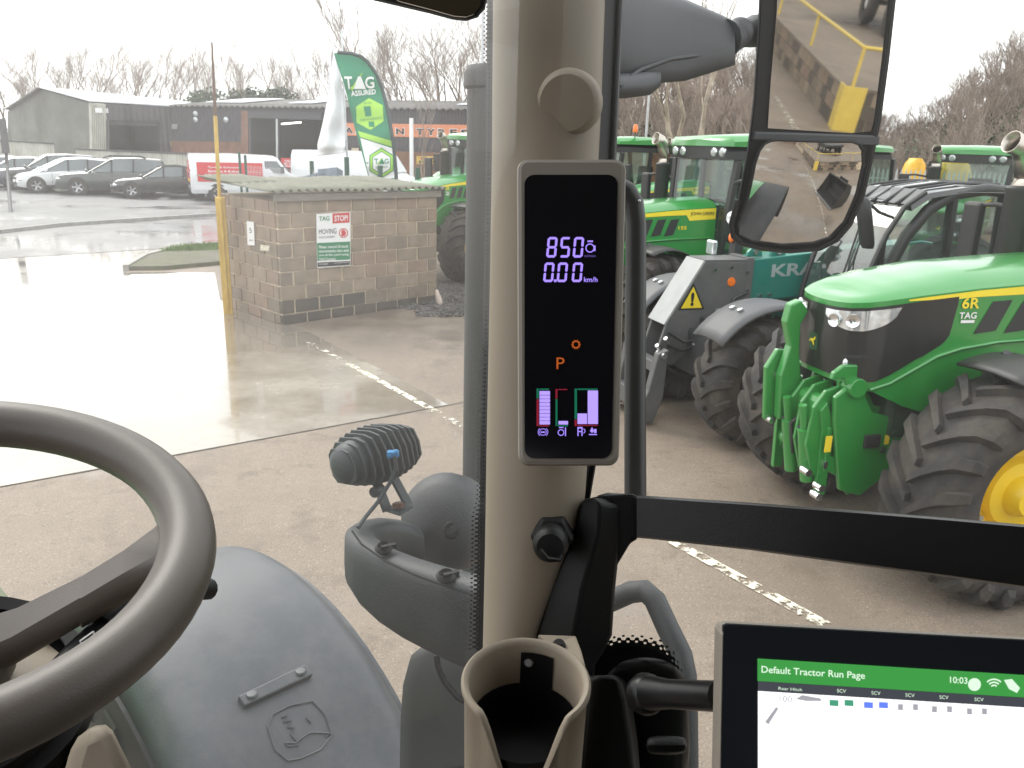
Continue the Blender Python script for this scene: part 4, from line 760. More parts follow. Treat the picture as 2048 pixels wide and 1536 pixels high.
# ================================================================ TRACTORS (forward +x, left +y, origin on the ground under the front axle)
def lug_tyre(par, nm, c, Rr, wdt, rim_r, nl, side, lugh=.05):
    """c: centre, axle along y; side: which way the outer face looks"""
    c = V(c); mb = MB(); w2 = wdt / 2
    mb.lathe([(rim_r, -w2 * .78), (rim_r + .05, -w2 * .9), (Rr * .80, -w2 * 1.02), (Rr - .07, -w2 * .92), (Rr - .035, -w2 * .55), (Rr - .03, 0), (Rr - .035, w2 * .55), (Rr - .07, w2 * .92), (Rr * .80, w2 * 1.02), (rim_r + .05, w2 * .9), (rim_r, w2 * .78)], 44, c, (0, 1, 0))
    t = mb.build(nm, MT['tyre'], par, smooth=60)
    lg = MB(); lag = .42 * wdt / Rr
    for sd in (-1, 1):
        for i in range(nl):
            a0 = 2 * math.pi * (i + (.5 if sd > 0 else 0)) / nl; secs = []
            for s, rr, hh, ww in ((-.04, -.032, lugh, .03), (.3, -.034, lugh, .036), (.62, -.04, lugh, .042), (.9, -.062, lugh * 1.05, .05), (1.05, -.105, lugh * 1.1, .05), (1.1, -.17, lugh * .7, .04)):
                y = sd * s * w2; a = a0 + (s if s > 0 else 0) ** .85 * lag * 1.0; rb = Rr + rr; ro = rb + hh if s < 1.0 else rb + hh * .6; da = ww / Rr; yo = y + (sd * lugh * .45 if s > 1 else 0)
                secs.append([c + V((math.cos(a - da * 1.2) * (rb - .02), y, math.sin(a - da * 1.2) * (rb - .02))), c + V((math.cos(a - da * .8) * ro, yo, math.sin(a - da * .8) * ro)), c + V((math.cos(a + da * .8) * ro, yo, math.sin(a + da * .8) * ro)), c + V((math.cos(a + da * 1.2) * (rb - .02), y, math.sin(a + da * 1.2) * (rb - .02)))])
            lg.loft(secs)
    l_ = lg.build('tread_lugs', MT['tyre'], t, smooth=35); l_['kind'] = 'stuff'
    return t
def rim(par, c, r_, side, mat, dish=.06, nb=10):
    c = V(c); mb = MB(); mb.lathe([(r_ + .02, .0), (r_ + .03, .045), (r_ - .01, .05), (r_ - .04, .0), (r_ * .8, -dish), (r_ * .62, -dish), (r_ * .56, -dish + .06), (r_ * .36, -dish + .075), (r_ * .33, .06), (r_ * .26, .11), (0, .115)], 36, c, (0, side, 0)); o = mb.build('rim', mat, par, smooth=40)
    for k in range(nb):
        a = 2 * math.pi * k / nb; mb = MB(); q = c + V((math.cos(a) * r_ * .71, side * (-dish), math.sin(a) * r_ * .71)); mb.cyl(q, q + V((0, side * .03, 0)), .022, 6); mb.build('wheel_bolt', MT['steel'], o)
    return o
FR, FW, FRIM, FY, FZ = .78, .58, .40, .94, .78
RR_, RW, RRIM, RY, RX, RZ = .97, .68, .52, .98, -2.8, .97
# --- bonnet surface: s runs from the nose centre round the corner and back along the side
_pc = [(.97, 0), (.965, .1), (.945, .2), (.9, .29), (.82, .365), (.7, .415), (.5, .445), (.2, .46), (-.3, .475), (-.9, .49), (-1.5, .5)]
_ps = [0.0]
for a, b in zip(_pc, _pc[1:]): _ps.append(_ps[-1] + math.hypot(b[0] - a[0], b[1] - a[1]))
def plan(s):
    s = min(max(s, 0), _ps[-1])
    for i in range(len(_pc) - 1):
        if _ps[i] <= s <= _ps[i + 1]:
            k = (s - _ps[i]) / (_ps[i + 1] - _ps[i]); a, b = _pc[i], _pc[i + 1]; return a[0] + (b[0] - a[0]) * k, a[1] + (b[1] - a[1]) * k
    return _pc[-1]
def s_of_x(x):
    lo, hi = 0, _ps[-1]
    for _ in range(40):
        m = (lo + hi) / 2
        if plan(m)[0] > x: lo = m
        else: hi = m
    return lo
def pnorm(s):
    a, b = plan(s - .03), plan(s + .03); d = V((b[0] - a[0], b[1] - a[1])); return V((-d.y, d.x)).normalized() * 1.0 if d.x < 0 or True else None
ZT = [(-1.6, 2.12), (-.6, 2.075), (0, 2.035), (.45, 1.99), (.7, 1.955), (.97, 1.91)]
ZB = [(-1.6, 1.12), (.1, 1.12), (.45, 1.2), (.7, 1.31), (.97, 1.36)]
def zt(s): return sample(ZT, plan(s)[0])
def zb(s): return sample(ZB, plan(s)[0])
def hood(s, z, sd, off=0.0):
    x, y = plan(s); n = pnorm(s); n = V((abs(n.x), abs(n.y))); k = (z - 1.12) / .95
    slope = .05 * (1 - k) ** 2 * (1.6 if x > .4 else .4)                            # nose tucks under
    lean = .03 * k * k
    return V((x + n.x * (off - slope * 1.4 - lean), sd * (y + n.y * (off - slope * .5 - lean)), z))
def hpatch(par, nm, mat, sd, c4, off, nu=8, nv=6, curve=None):
    """c4: (s, z) corners lower-front, lower-rear, upper-rear, upper-front"""
    def fn(a, b):
        s = (c4[0][0] * (1 - a) + c4[1][0] * a) * (1 - b) + (c4[3][0] * (1 - a) + c4[2][0] * a) * b; z = (c4[0][1] * (1 - a) + c4[1][1] * a) * (1 - b) + (c4[3][1] * (1 - a) + c4[2][1] * a) * b
        return hood(s, z, sd, off)
    mb = MB(); mb.grid(fn, nu, nv); return mb.build(nm, mat, par, smooth=60)
def hstrip(par, nm, mat, sd, s0, s1, lo, hi, off, nu=24, nv=8):
    mb = MB(); mb.grid(lambda a, b: hood(s0 + (s1 - s0) * a, lo(s0 + (s1 - s0) * a) * (1 - b) + hi(s0 + (s1 - s0) * a) * b, sd, off), nu, nv); return mb.build(nm, mat, par, smooth=60)
MT['elbow'] = pm('heat_stained_steel', (.5, .46, .41), .32, 1.0, var=.2, scale=8)
MT['vent'] = pm('bonnet_mesh', (.022, .022, .022), .7, var=.3, scale=60)
MT['nose'] = pm('gloss_black_nose', (.012, .013, .013), .3, var=.1, coat=.3)
def front_linkage(t0_):
    gm = MT['jdgreen']; t = bpy.data.objects.new('front_linkage', None); col.objects.link(t); t.parent = t0_; t.scale = (.56, .66, 1.02); t.location = (.2, 0, .02)
    for sd in (-1, 1):
        y = sd * .36; mb = MB(); out = [(.25, 1.08), (.62, 1.12), (.74, 1.22), (.78, 1.4), (.86, 1.46), (.96, 1.44), (.99, 1.38), (.9, 1.36), (.95, 1.26), (.98, 1.1), (.95, .72), (.9, .5), (.8, .44), (.62, .5), (.35, .72), (.22, .86)]
        mb.prism([V((x, y, z)) for x, z in out], (0, -.025, 0), (0, .025, 0)); mb.build('linkage_plate', gm, t, bev=.008)
        mb = MB(); mb.beam((.86, y + sd * .07, .62), (1.28, y + sd * .06, .74), .07, .12); mb.beam((1.28, y + sd * .06, .66), (1.3, y + sd * .06, 1.0), .06, .1); mb.build('lower_arm', gm, t, bev=.012)
        mb = MB(); mb.prism([V((x, y + sd * .06, z)) for x, z in ((1.22, .48), (1.36, .48), (1.4, .98), (1.46, 1.12), (1.38, 1.18), (1.28, 1.06), (1.22, .95))], (0, -.03, 0), (0, .03, 0)); mb.build('catch_hook', gm, t, bev=.008)
        mb = MB(); mb.cyl((.98, y + sd * .02, .72), (1.16, y + sd * .02, 1.2), .055, 12); mb.cyl((1.12, y + sd * .02, 1.1), (1.2, y + sd * .02, 1.32), .03, 10); mb.build('lift_ram', gm, t, smooth=40)
        for x, z in ((.92, .6), (1.3, .72), (.7, 1.3)): mb = MB(); mb.cyl((x, y - .05, z), (x, y + sd * .12, z), .03, 8); mb.build('pin', MT['chrome'], t, smooth=40)
        for x, z in ((.42, 1.02), (.5, .96), (.36, .94)): mb = MB(); mb.cyl((x, y + sd * .026, z), (x, y + sd * .05, z), .022, 6); mb.build('bolt', MT['cast'], t)
    mb = MB(); mb.cyl((1.3, -.44, .74), (1.3, .44, .74), .05, 12); mb.build('cross_tube', gm, t, smooth=40); mb = MB(); mb.box((.95, 0, 1.1), (.16, .62, .3)); mb.build('linkage_block', gm, t, bev=.03)
    mb = MB(); mb.cyl((1.03, .12, 1.18), (1.12, .12, 1.18), .075, 14); mb.build('rubber_bump', MT['blackp'], t, smooth=40)
    def raw(nm, mat, f, **k): mb = MB(); f(mb); return mb.build(nm, mat, t0_, **k)
    arm_ = [(.96, .98), (1.1, .98), (1.13, 1.32), (1.08, 1.54), (1.14, 1.72), (1.12, 1.85), (1.04, 1.88), (.97, 1.8), (1.02, 1.7), (1.0, 1.5), (.96, 1.3)]
    raw('top_link_arm', gm, lambda m: m.prism([V((x, 0, z)) for x, z in arm_], (0, -.14, 0), (0, -.06, 0)), bev=.012)
    raw('arm_fork', gm, lambda m: m.prism([V((x, 0, z)) for x, z in ((.92, .95), (1.16, .95), (1.2, 1.36), (1.12, 1.5), (1.0, 1.48), (.92, 1.3))], (0, -.2, 0), (0, -.155, 0)), bev=.012)
    for y in (-.02, .1, .24): raw('lift_plate', gm, lambda m: m.prism([V((x, y, z)) for x, z in ((.7, .7), (1.0, .66), (1.08, .9), (1.06, 1.18), (.98, 1.3), (.84, 1.34), (.76, 1.2), (.68, 1.0))], (0, 0, 0), (0, .03, 0)), bev=.008)
    raw('linkage_casting', gm, lambda m: m.box((.86, .1, 1.02), (.3, .34, .46)), bev=.05)
    raw('hook_plate', gm, lambda m: m.prism([V((x, 0, z)) for x, z in ((.2, .92), (.46, 1.1), (.62, 1.14), (.7, 1.26), (.72, 1.42), (.8, 1.5), (.92, 1.5), (.99, 1.45), (1.0, 1.4), (.9, 1.41), (.86, 1.34), (.95, 1.27), (.93, 1.1), (.86, .8), (.8, .56), (.62, .5), (.4, .66))], (0, .3, 0), (0, .34, 0)), bev=.01)
    raw('hook_roller', gm, lambda m: m.cyl((.8, .26, 1.34), (.8, .38, 1.34), .07, 16), bev=.006)
    for x, z in ((.42, .98), (.36, .9), (.5, .86), (.34, .84)): raw('bolt', MT['cast'], lambda m: m.cyl((x, .34, z), (x, .365, z), .024, 6))
    raw('control_box', MT['blackp'], lambda m: m.box((.6, .35, .93), (.13, .03, .1)), bev=.01); raw('decal', MT['stripe'], lambda m: m.box((.47, .343, .93), (.035, .006, .07))); raw('decal', MT['stripe'], lambda m: m.box((.955, .345, .93), (.05, .006, .12)))
    for y in (.0, .2): raw('lift_cylinder', gm, lambda m: (m.cyl((.98, y, .6), (1.06, y, 1.0), .05, 14), m.cyl((1.04, y, .92), (1.1, y, 1.18), .03, 12)), smooth=40)
    for x, y, z in ((1.08, .3, .72), (1.0, .36, .62), (1.12, -.16, .96), (1.02, .37, .56), (1.1, -.16, 1.3)): raw('pin', MT['chrome'], lambda m: m.cyl((x, y - .03, z), (x, y + .05, z), .028, 10), smooth=40)
    for k in range(3): raw('hydraulic_hose', MT['blackp'], lambda m: m.tube([(.8, .2 - k * .1, .9), (.95, .22 - k * .1, 1.12 + k * .03), (1.08, .16 - k * .1, 1.0), (1.02, .14 - k * .1, .75)], .013, 6), smooth=60)
    for z, x in ((.7, .5), (.66, .47)): mb = MB(); mb.tube([(.2, .45, z + .2), (.35, .46, z + .08), (x + .05, .45, z), (.8, .42, z - .03)], .013, 6); mb.build('hydraulic_pipe', MT['chrome'], t, smooth=60)
def tractor(name, label, link=False, beacon=True):
    t = thing(name, label, 'tractor', group='green tractors parked in the yard'); gm = MT['jdgreen']; sE = _ps[-1]
    # bonnet shell: both sides and the crowned top in one skin
    cols = [sE * i / 46 for i in range(47)]; mb = MB()
    for sd in (-1, 1): mb.grid(lambda a, b: hood(sE * a, zb(sE * a) * (1 - b) + zt(sE * a) * b, sd), 46, 10)
    rows = []
    for s in cols:
        x, y = plan(s); p = hood(s, zt(s), 1); n = pnorm(s); n = V((abs(n.x), abs(n.y), 0)); z = zt(s)
        xb = x - .18 * (1 if x > .5 else max(0, (x + .3) / .8)); q_ = .22 + .78 * min(1, max(0, (1.0 - x) / .95)); k1 = p - n * .03 + V((0, 0, .022)); k2 = V((p.x - n.x * .1, max(0, p.y * .8), z + .022 + .05 * q_)); k3 = V((p.x - n.x * .16, p.y * .42, z + .022 + .082 * q_)); k4 = V((p.x - n.x * .18, 0, z + .022 + .092 * q_)); rows.append([p, k1, k2, k3, k4])
    for sd in (-1, 1):
        n0 = len(rows); vs = [V((q.x, sd * q.y, q.z)) for r_ in rows for q in r_]; mb.add(vs, [(i * 5 + j, (i + 1) * 5 + j, (i + 1) * 5 + j + 1, i * 5 + j + 1) for i in range(n0 - 1) for j in range(4)])
    mb.build('bonnet', gm, t, smooth=32)
    mb = MB(); mb.box((-.5, 0, 1.2), (2.0, .7, .55)); mb.build('engine_block', MT['cast'], t, bev=.04)
    # black nose with its curved rear edge, lights, badge
    sx = s_of_x
    def nlo(s):
        x = plan(s)[0]; return max(sample([(.17, 1.93), (.2, 1.72), (.24, 1.66), (.34, 1.6), (.48, 1.52), (.62, 1.43), (.72, 1.385), (.85, 1.38), (.97, 1.40)], x), zb(s) + .02)
    def nhi(s): return zt(s) - .035
    for sd in (-1, 1):
        hstrip(t, 'nose_panel', MT['nose'], sd, 0.0, sx(.17), nlo, nhi, .006, 34, 10)
        s0, s1 = .09, sx(.6)
        def hlo(s): k = (s - s0) / (s1 - s0); return zt(s) - .06 - (.155 * math.sin(math.pi * min(1, (1 - k) ** .8)) ** .6 if k < .98 else 0) * (.75 + .25 * (1 - k))
        hl = hstrip(t, 'headlight', MT['lens'], sd, s0 + .02, s1, hlo, lambda s: zt(s) - .055, .014, 18, 4)
        for s, dz in ((.2, .125), (.33, .12)):
             c = hood(s, zt(s) - dz, sd, .012); n = pnorm(s); ax = V((abs(n.x), sd * abs(n.y), 0)); mb = MB(); mb.lathe([(.046, .0), (.046, .016), (.036, .01), (.016, .004), (0, .003)], 18, c, ax); mb.build('lamp_reflector', MT['chrome'], hl, smooth=40)
        mb = MB(); s = sx(.9); mb.ball(hood(s, 1.5, sd, .0), (.02, .02, .035), 10, 6); mb.build('lower_lamp', MT['lens'], t, smooth=60)
        hpatch(t, 'lamp_slot', MT['vent'], sd, [(sx(.93), 1.53), (sx(.72), 1.56), (sx(.72), 1.585), (sx(.93), 1.56)], .012, 6, 1)
        # yellow stripe, widening to the lettered rear end
        hstrip(t, 'yellow_stripe', MT['stripe'], sd, sx(.55), sx(-1.0), lambda s: zt(s) - sample([(0, .03), (sx(.55), .022), (sx(.2), .05), (sx(-.6), .075), (sx(-1.0), .085)], s), lambda s: zt(s) - .012, .005, 20, 1)
        hpatch(t, 'yellow_stripe', MT['stripe'], sd, [(sx(-.97), 1.93), (sx(-1.49), 1.95), (sx(-1.49), 2.1), (sx(-.85), 2.075)], .006, 8, 3)
        for x0, dx in ((-.02, 0), (-.27, 0), (-.52, 0)):
            a, b = sx(x0 - .04), sx(x0 - .22); hpatch(t, 'side_vent', MT['vent'], sd, [(a - .07, 1.72), (b - .07, 1.74), (b + .03, 1.955), (a + .05, 1.945)], .005, 4, 4)
        a, b = sx(-.12), sx(-.3); hpatch(t, 'side_vent', MT['vent'], sd, [(a - .02, 1.32), (b, 1.32), (b + .02, 1.56), (a + .03, 1.56)], .005)
        # raised arch line sweeping up from the nose
        mb = MB(); mb.tube([hood(sx(x), z, sd, .012) for x, z in ((.74, 1.33), (.6, 1.38), (.45, 1.47), (.28, 1.57), (.1, 1.62), (-.2, 1.66), (-.7, 1.68), (-1.4, 1.69))], .014, 6); mb.build('panel_crease', gm, t, smooth=60)
        def htext(tx, s0_, s1_, z0, z1, mat, bold=.02, sl=.0):
            mb = MB(); text_on(mb, tx, lambda a, b: hood((s0_ + (s1_ - s0_) * (a if sd > 0 else 1 - a)), z0 + (z1 - z0) * b + sl * a, sd, .009), bold); mb.build('lettering', mat, t)
        htext('6R', sx(.14), sx(.0), 1.9, 1.975, MT['stripe'], .02); htext('TAG', sx(.15), sx(.01), 1.83, 1.875, MT['white'], .02); htext('155', sx(-.76), sx(-.92), 1.81, 1.86, MT['stripe']); htext('JOHN DEERE', sx(-.98), sx(-1.46), 1.99, 2.05, MT['black'], .01)
        hpatch(t, 'decal', MT['white'], sd, [(sx(.13), 1.8), (sx(.02), 1.8), (sx(.02), 1.82), (sx(.13), 1.82)], .008)
    # nose badge with a leaping outline
    mb = MB(); bz = 1.6; mb.add([hood(abs(y), bz + z, 1 if y >= 0 else -1, .012) for y, z in ((-.05, -.06), (0, -.075), (.05, -.06), (.055, .05), (0, .065), (-.055, .05))], [(0, 1, 2, 3, 4, 5)]); mb.build('nose_badge', pm('badge_green', (.02, .08, .03), .4), t)
    mb = MB(); deer = [(-.04, -.02), (-.025, -.005), (.0, -.012), (.015, -.035), (.022, -.03), (.016, .0), (.03, .012), (.036, .03), (.028, .034), (.02, .022), (.0, .012), (-.02, .012), (-.035, -.005)]
    mb.add([hood(abs(y), bz + z, 1 if y >= 0 else -1, .018) for y, z in deer], [tuple(range(len(deer)))]); mb.build('badge_emblem', MT['stripe'], t)
    # wheels and mudguards
    for sd in (-1, 1):
        nm = 'front_wheel'; e = lug_tyre(t, nm, (0, sd * FY, FZ), FR, FW, FRIM, 20, sd); rim(e, (0, sd * (FY + .12), FZ), FRIM, sd, MT['jdyellow'])
        e = lug_tyre(t, 'rear_wheel', (RX, sd * RY, RZ), RR_, RW, RRIM, 22, sd); rim(e, (RX, sd * (RY + .1), RZ), RRIM, sd, MT['jdyellow'])
        mb = MB(); mb.grid(lambda a, b: V((-.02 + math.cos(R(142 - 74 * a)) * (FR + .085), sd * (.66 + .58 * b), FZ + math.sin(R(142 - 74 * a)) * (FR + .085) + .02 * math.sin(math.pi * b))), 14, 4); mb.build('front_mudguard', MT['blackp'], t, smooth=60, solid=.02)
        mb = MB(); mb.tube([(0, sd * .3, FZ + .1), (-.1, sd * .55, FZ + .55), (0, sd * .75, FZ + FR + .1)], .03, 6); mb.build('mudguard_stay', MT['blackp'], t, smooth=60)
        def rf(a, b):
            th = R(175 - 150 * a); rr = RR_ + .1 + .03 * b; return V((RX + math.cos(th) * -rr * -1, sd * (.72 + .5 * b), RZ + math.sin(th) * rr))
        mb = MB(); mb.grid(rf, 18, 4); mb.build('rear_fender', gm, t, smooth=60, solid=.03)
        mb = MB(); mb.grid(lambda a, b: rf(a, 1) + V((0, sd * (.01 + .12 * b), -.02 * b)), 18, 2); mb.build('fender_extension', MT['grey'], t, smooth=60, solid=.02)
        mb = MB(); mb.add([rf(i / 18, 0) for i in range(19)] + [V((RX + 1.0, sd * .72, 1.0)), V((RX - .9, sd * .72, 1.0))], [tuple(range(21))]); mb.build('fender_side', gm, t, solid=.02)
    mb = MB(); mb.cyl((0, -.8, FZ - .05), (0, .8, FZ - .05), .13, 12); mb.box((0, 0, FZ), (.5, .5, .35)); mb.build('front_axle', MT['cast'], t, bev=.02)
    mb = MB(); mb.box((-1.6, 0, .95), (2.6, .6, .6)); mb.cyl((RX, -.9, RZ), (RX, .9, RZ), .2, 14); mb.build('transmission', MT['cast'], t, bev=.03)
    mb = MB(); mb.box((-1.35, .78, .85), (1.0, .42, .6)); mb.build('fuel_tank', MT['blackp'], t, bev=.08); mb = MB()
    for z in (.45, .72, .98): mb.box((-1.5, .95, z), (.5, .26, .04))
    mb.beam((-1.26, .95, .4), (-1.26, .95, 1.0), .03, .2); mb.beam((-1.74, .95, .4), (-1.74, .95, 1.0), .03, .2); mb.build('cab_steps', MT['blackp'], t)
    # cab
    def cabw(x, z): return (.62 + .2 * min(1, (-1.5 - x) / .8)) * (1 + .06 * (z - 1.3))
    A0, A1, B0, B1, C0, C1 = (-1.5, 1.45), (-1.62, 2.75), (-2.35, 1.5), (-2.4, 2.78), (-3.35, 1.75), (-3.2, 2.78)
    for sd in (-1, 1):
        def cp_(q): return V((q[0], sd * cabw(q[0], q[1]), q[1]))
        for a, b, w_ in ((A0, A1, .09), (B0, B1, .07), (C0, C1, .1)): mb = MB(); mb.beam(cp_(a), cp_(b), w_, .1); mb.build('cab_pillar', MT['blackp'], t, bev=.012)
        for a, b, c, d in ((A0, B0, B1, A1), (B0, C0, C1, B1)): mb = MB(); q = [cp_(p) for p in (a, b, c, d)]; mb.add(q, [(0, 1, 2, 3)]); mb.build('side_window', MT['cabglass'], t)
        mb = MB(); mb.prism([V((x, sd * (cabw(x, 1.3) - .02), z)) for x, z in ((-1.48, 1.45), (-3.3, 1.72), (-3.3, 1.1), (-2.6, 1.05), (-1.48, 1.05))], (0, 0, 0), (0, sd * .03, 0)); mb.build('cab_side', MT['blackp'], t)
        # mirror on its arm
        mb = MB(); mb.tube([V((-1.6, sd * .68, 2.45)), V((-1.42, sd * 1.0, 2.5)), V((-1.4, sd * 1.2, 2.48))], .022, 6); m_ = mb.build('mirror', MT['blackp'], t, smooth=60); mb = MB(); mb.box((-1.4, sd * 1.2, 2.25), (.09, .2, .52)); mb.build('mirror_head', MT['blackp'], m_, bev=.03)
        for y in (.36, .54): mb = MB(); mb.lathe([(.0, .035), (.05, .03), (.075, 0), (.075, -.05)], 14, (-1.45, sd * y, 2.85), (1, 0, -.1)); mb.build('work_lamp', MT['lens'], t, smooth=40)
        mb = MB(); mb.lathe([(.0, .03), (.05, .025), (.065, 0), (.065, -.05)], 14, (-3.3, sd * .62, 2.88), (-1, 0, -.1)); mb.build('work_lamp', MT['lens'], t, smooth=40)
    def cv(x, z): return cabw(x, z)
    mb = MB(); mb.add([(-1.5, -cv(-1.5, 1.45), 1.45), (-1.5, cv(-1.5, 1.45), 1.45), (-1.62, cv(-1.62, 2.75), 2.75), (-1.62, -cv(-1.62, 2.75), 2.75)], [(0, 1, 2, 3)]); mb.v = [v_ + V((.03, 0, 0)) for v_ in mb.v]; mb.build('windscreen', MT['cabglass'], t)
    mb = MB(); mb.add([(-3.35, -.78, 1.75), (-3.35, .78, 1.75), (-3.2, .82, 2.75), (-3.2, -.82, 2.75)], [(0, 1, 2, 3)]); mb.build('rear_window', MT['cabglass'], t)
    def rsec(x, w_, z0, z1): return [V((x, y, z)) for y, z in ((-w_, z0), (-w_, z1 - .06), (-w_ * .9, z1), (0, z1 + .02), (w_ * .9, z1), (w_, z1 - .06), (w_, z0))]
    mb = MB(); mb.loft([rsec(-1.42, .6, 2.93, 3.0), rsec(-1.5, .72, 2.93, 3.05), rsec(-2.4, .84, 2.93, 3.1), rsec(-3.2, .86, 2.93, 3.07), rsec(-3.32, .78, 2.93, 3.0)]); mb.build('cab_roof', gm, t, smooth=40)
    mb = MB(); mb.loft([rsec(-1.44, .62, 2.76, 2.92), rsec(-1.6, .74, 2.76, 2.92), rsec(-3.2, .84, 2.76, 2.92), rsec(-3.3, .76, 2.76, 2.92)]); mb.build('roof_lining', MT['blackp'], t, smooth=40)
    mb = MB(); mb.box((-2.75, 0, 1.75), (.5, .5, .14)); mb.loft([[V((x, y, z)) for x, y in ((-3.05 - k, -.24), (-2.92 - k, -.24), (-2.92 - k, .24), (-3.05 - k, .24))] for z, k in ((1.8, 0), (2.1, .04), (2.45, .08))]); mb.build('seat', MT['blackp'], t, bev=.04)
    mb = MB(); mb.lathe([(.19, -.018), (.208, 0), (.19, .018), (.172, 0), (.19, -.018)], 20, (-2.05, 0, 2.1), (-.5, 0, 1)); mb.cyl((-1.85, 0, 1.5), (-2.05, 0, 2.1), .05); mb.build('steering_column', MT['blackp'], t, smooth=50)
    mb = MB(); mb.box((-2.3, 0, 1.25), (1.7, 1.2, .2)); mb.box((-1.62, 0, 1.55), (.2, .7, .5)); mb.build('cab_floor', MT['blackp'], t, bev=.03)
    # exhaust on the right-hand front corner of the cab
    mb = MB(); mb.lathe([(.105, 1.5), (.115, 1.55), (.115, 2.62), (.12, 2.63), (.12, 2.66), (.085, 2.68)], 20, (-1.25, -.6, 0)); ex = mb.build('exhaust_stack', MT['blackp'], t, smooth=40)
    mb = MB(); mb.tube([(-1.25, -.6, 2.66), (-1.25, -.6, 2.8), (-1.25 - .03, -.6, 2.9), (-1.25 + .04 - .12, -.6, 2.98), (-1.25 - .2, -.6, 3.02)], [.085, .085, .086, .088, .09], 16, cap=False); mb.v = [V((-2.5 - v_.x, v_.y, v_.z)) if v_.z > 2.7 else v_ for v_ in mb.v]; mb.build('exhaust_elbow', MT['elbow'], ex, smooth=60, solid=.006)
    if beacon:
        mb = MB(); mb.cyl((-2.0, .7, 3.05), (-2.0, .7, 3.2), .015, 6); b_ = mb.build('beacon', MT['blackp'], t); mb = MB(); mb.lathe([(.06, 3.2), (.065, 3.24), (.06, 3.33), (.035, 3.37), (0, 3.375)], 14, (-2.0, .7, 0)); mb.build('beacon_lens', MT['orange'], b_, smooth=50)
    if link: front_linkage(t)
    else:
        mb = MB(); mb.box((.95, 0, .95), (.4, .6, .5)); mb.build('front_weight', MT['cast'], t, bev=.05)
    return t
TH = math.atan2(-.26, -.97)
tr_near = tractor('tractor', 'nearest green tractor with a front linkage and yellow wheel hub', True, False); tr_near.location = (3.07, 5.94, 0); tr_near.rotation_euler = (0, 0, TH)
tC = tractor('tractor', 'green tractor with lettered bonnet stripe behind the telehandler', False, False); tC.location = (1.45, 11.5, 0); tC.rotation_euler = (0, 0, R(-155)); tC.scale = (.84, 1, 1)
def sticker(t):
    mb = MB(); mb.add([(-1.49 - (2.2 + z - 1.45) * .092 + .006, .3 + x, 2.2 - z) for x, z in hexa(0, 0, .16, .18)], [tuple(range(6))]); mb.v = [v_ + V((.03, 0, 0)) for v_ in mb.v]; st = mb.build('window_sticker', MT['lime'], t)
    mb = MB(); mb.add([(-1.49 - (2.2 + z - 1.45) * .092 + .012, .3 + x, 2.2 - z) for x, z in hexa(0, 0, .13, .15)], [tuple(range(6))]); mb.v = [v_ + V((.03, 0, 0)) for v_ in mb.v]; mb.build('sticker_field', MT['white'], st)
    mb = MB(); text_on(mb, 'TAG', lambda a, b: V((-1.49 - (2.16 + b * .08 - 1.45) * .092 + .05, .2 + a * .2, 2.16 + b * .08)), .03); mb.build('lettering', MT['sgreen'], st)
def more(label, loc, deg, beacon=False):
    o = copy_tree(tC); o.location = (*loc, 0); o.rotation_euler = (0, 0, R(deg)); o['label'] = label
    if beacon:
        sticker(o)
        mb = MB(); mb.cyl((-2.0, .7, 3.05), (-2.0, .7, 3.2), .015, 6); b_ = mb.build('beacon', MT['blackp'], o); mb = MB(); mb.lathe([(.06, 3.2), (.065, 3.24), (.06, 3.33), (.035, 3.37), (0, 3.375)], 14, (-2.0, .7, 0)); mb.build('beacon_lens', MT['orange'], b_, smooth=50)
    return o
def at_cab(px_, d, deg, lx, ly):                 # put the local point (lx, ly) of a tractor at a sighted column
    lx = lx * .84; q = P(px_, 300, d); c_, s_ = math.cos(R(deg)), math.sin(R(deg)); return (q.x - lx * c_ + ly * s_, q.y - lx * s_ - ly * c_)
more('green tractor whose bonnet meets the hut roof corner', (-1.8, 17.75), -126)
more('green tractor with orange beacon below the orange lettered sign', at_cab(905, 24.5, -112, -1.5, -.7), -112, True)
more('green tractor with orange beacon seen beside the pillar display', at_cab(1268, 18.5, -152, -2.0, .7), -152, True)
more('green tractor mostly hidden behind the lettered bonnet tractor', at_cab(1428, 17.5, -152, -1.5, .5), -152)
more('green tractor with pale roof and beacon behind the telehandler cab', at_cab(1792, 19, -160, -3.3, .84), -160, True)
more('green tractor facing the yard above the telehandler roof', at_cab(1868, 16.5, -128, -1.45, -.72), -128)
# ================================================================ TELEHANDLER (forward +x, left +y, origin under the front axle)
th = thing('telehandler', 'teal and dark grey telehandler with a black cab beside the nearest tractor', 'telehandler', (2.24, 8.67, 0), math.atan2(-.31, -.95))
MT['teal'] = pm('teal_paint', (.008, .19, .15), .35, var=.06, coat=.4, dirt=(.16, .15, .12), dirt_amt=.15)
MT['tgrey'] = pm('telehandler_grey', (.1, .102, .105), .5, var=.1, dirt=(.22, .2, .17), dirt_amt=.2)
MT['tdark'] = pm('telehandler_dark', (.03, .032, .034), .55, var=.15)
def tb(nm, mat, f, par=th, **k): mb = MB(); f(mb); return mb.build(nm, mat, par, **k)
for sd in (-1, 1):
    for x in (0, -2.55):
        e = lug_tyre(th, 'wheel', (x, sd * .82, .66), .66, .48, .34, 16, sd, .045); rim(e, (x, sd * .9, .66), .34, sd, MT['tgrey'], .1, 8)
    def fg(a, b): t_ = R(35 + 95 * a); return V((-.02 + math.cos(t_) * .82, sd * (.56 + .54 * b), .66 + math.sin(t_) * .8 + .03 * math.sin(math.pi * b)))
    tb('front_mudguard', MT['grey'], lambda m: m.grid(fg, 12, 5), smooth=60, solid=.03)
    for b in (.35, .6): q = fg(.3, b); tb('mudguard_bolt', MT['steel'], lambda m: m.lathe([(0, .03), (.03, .02), (.03, -.02)], 8, q, (.4, 0, .9)))
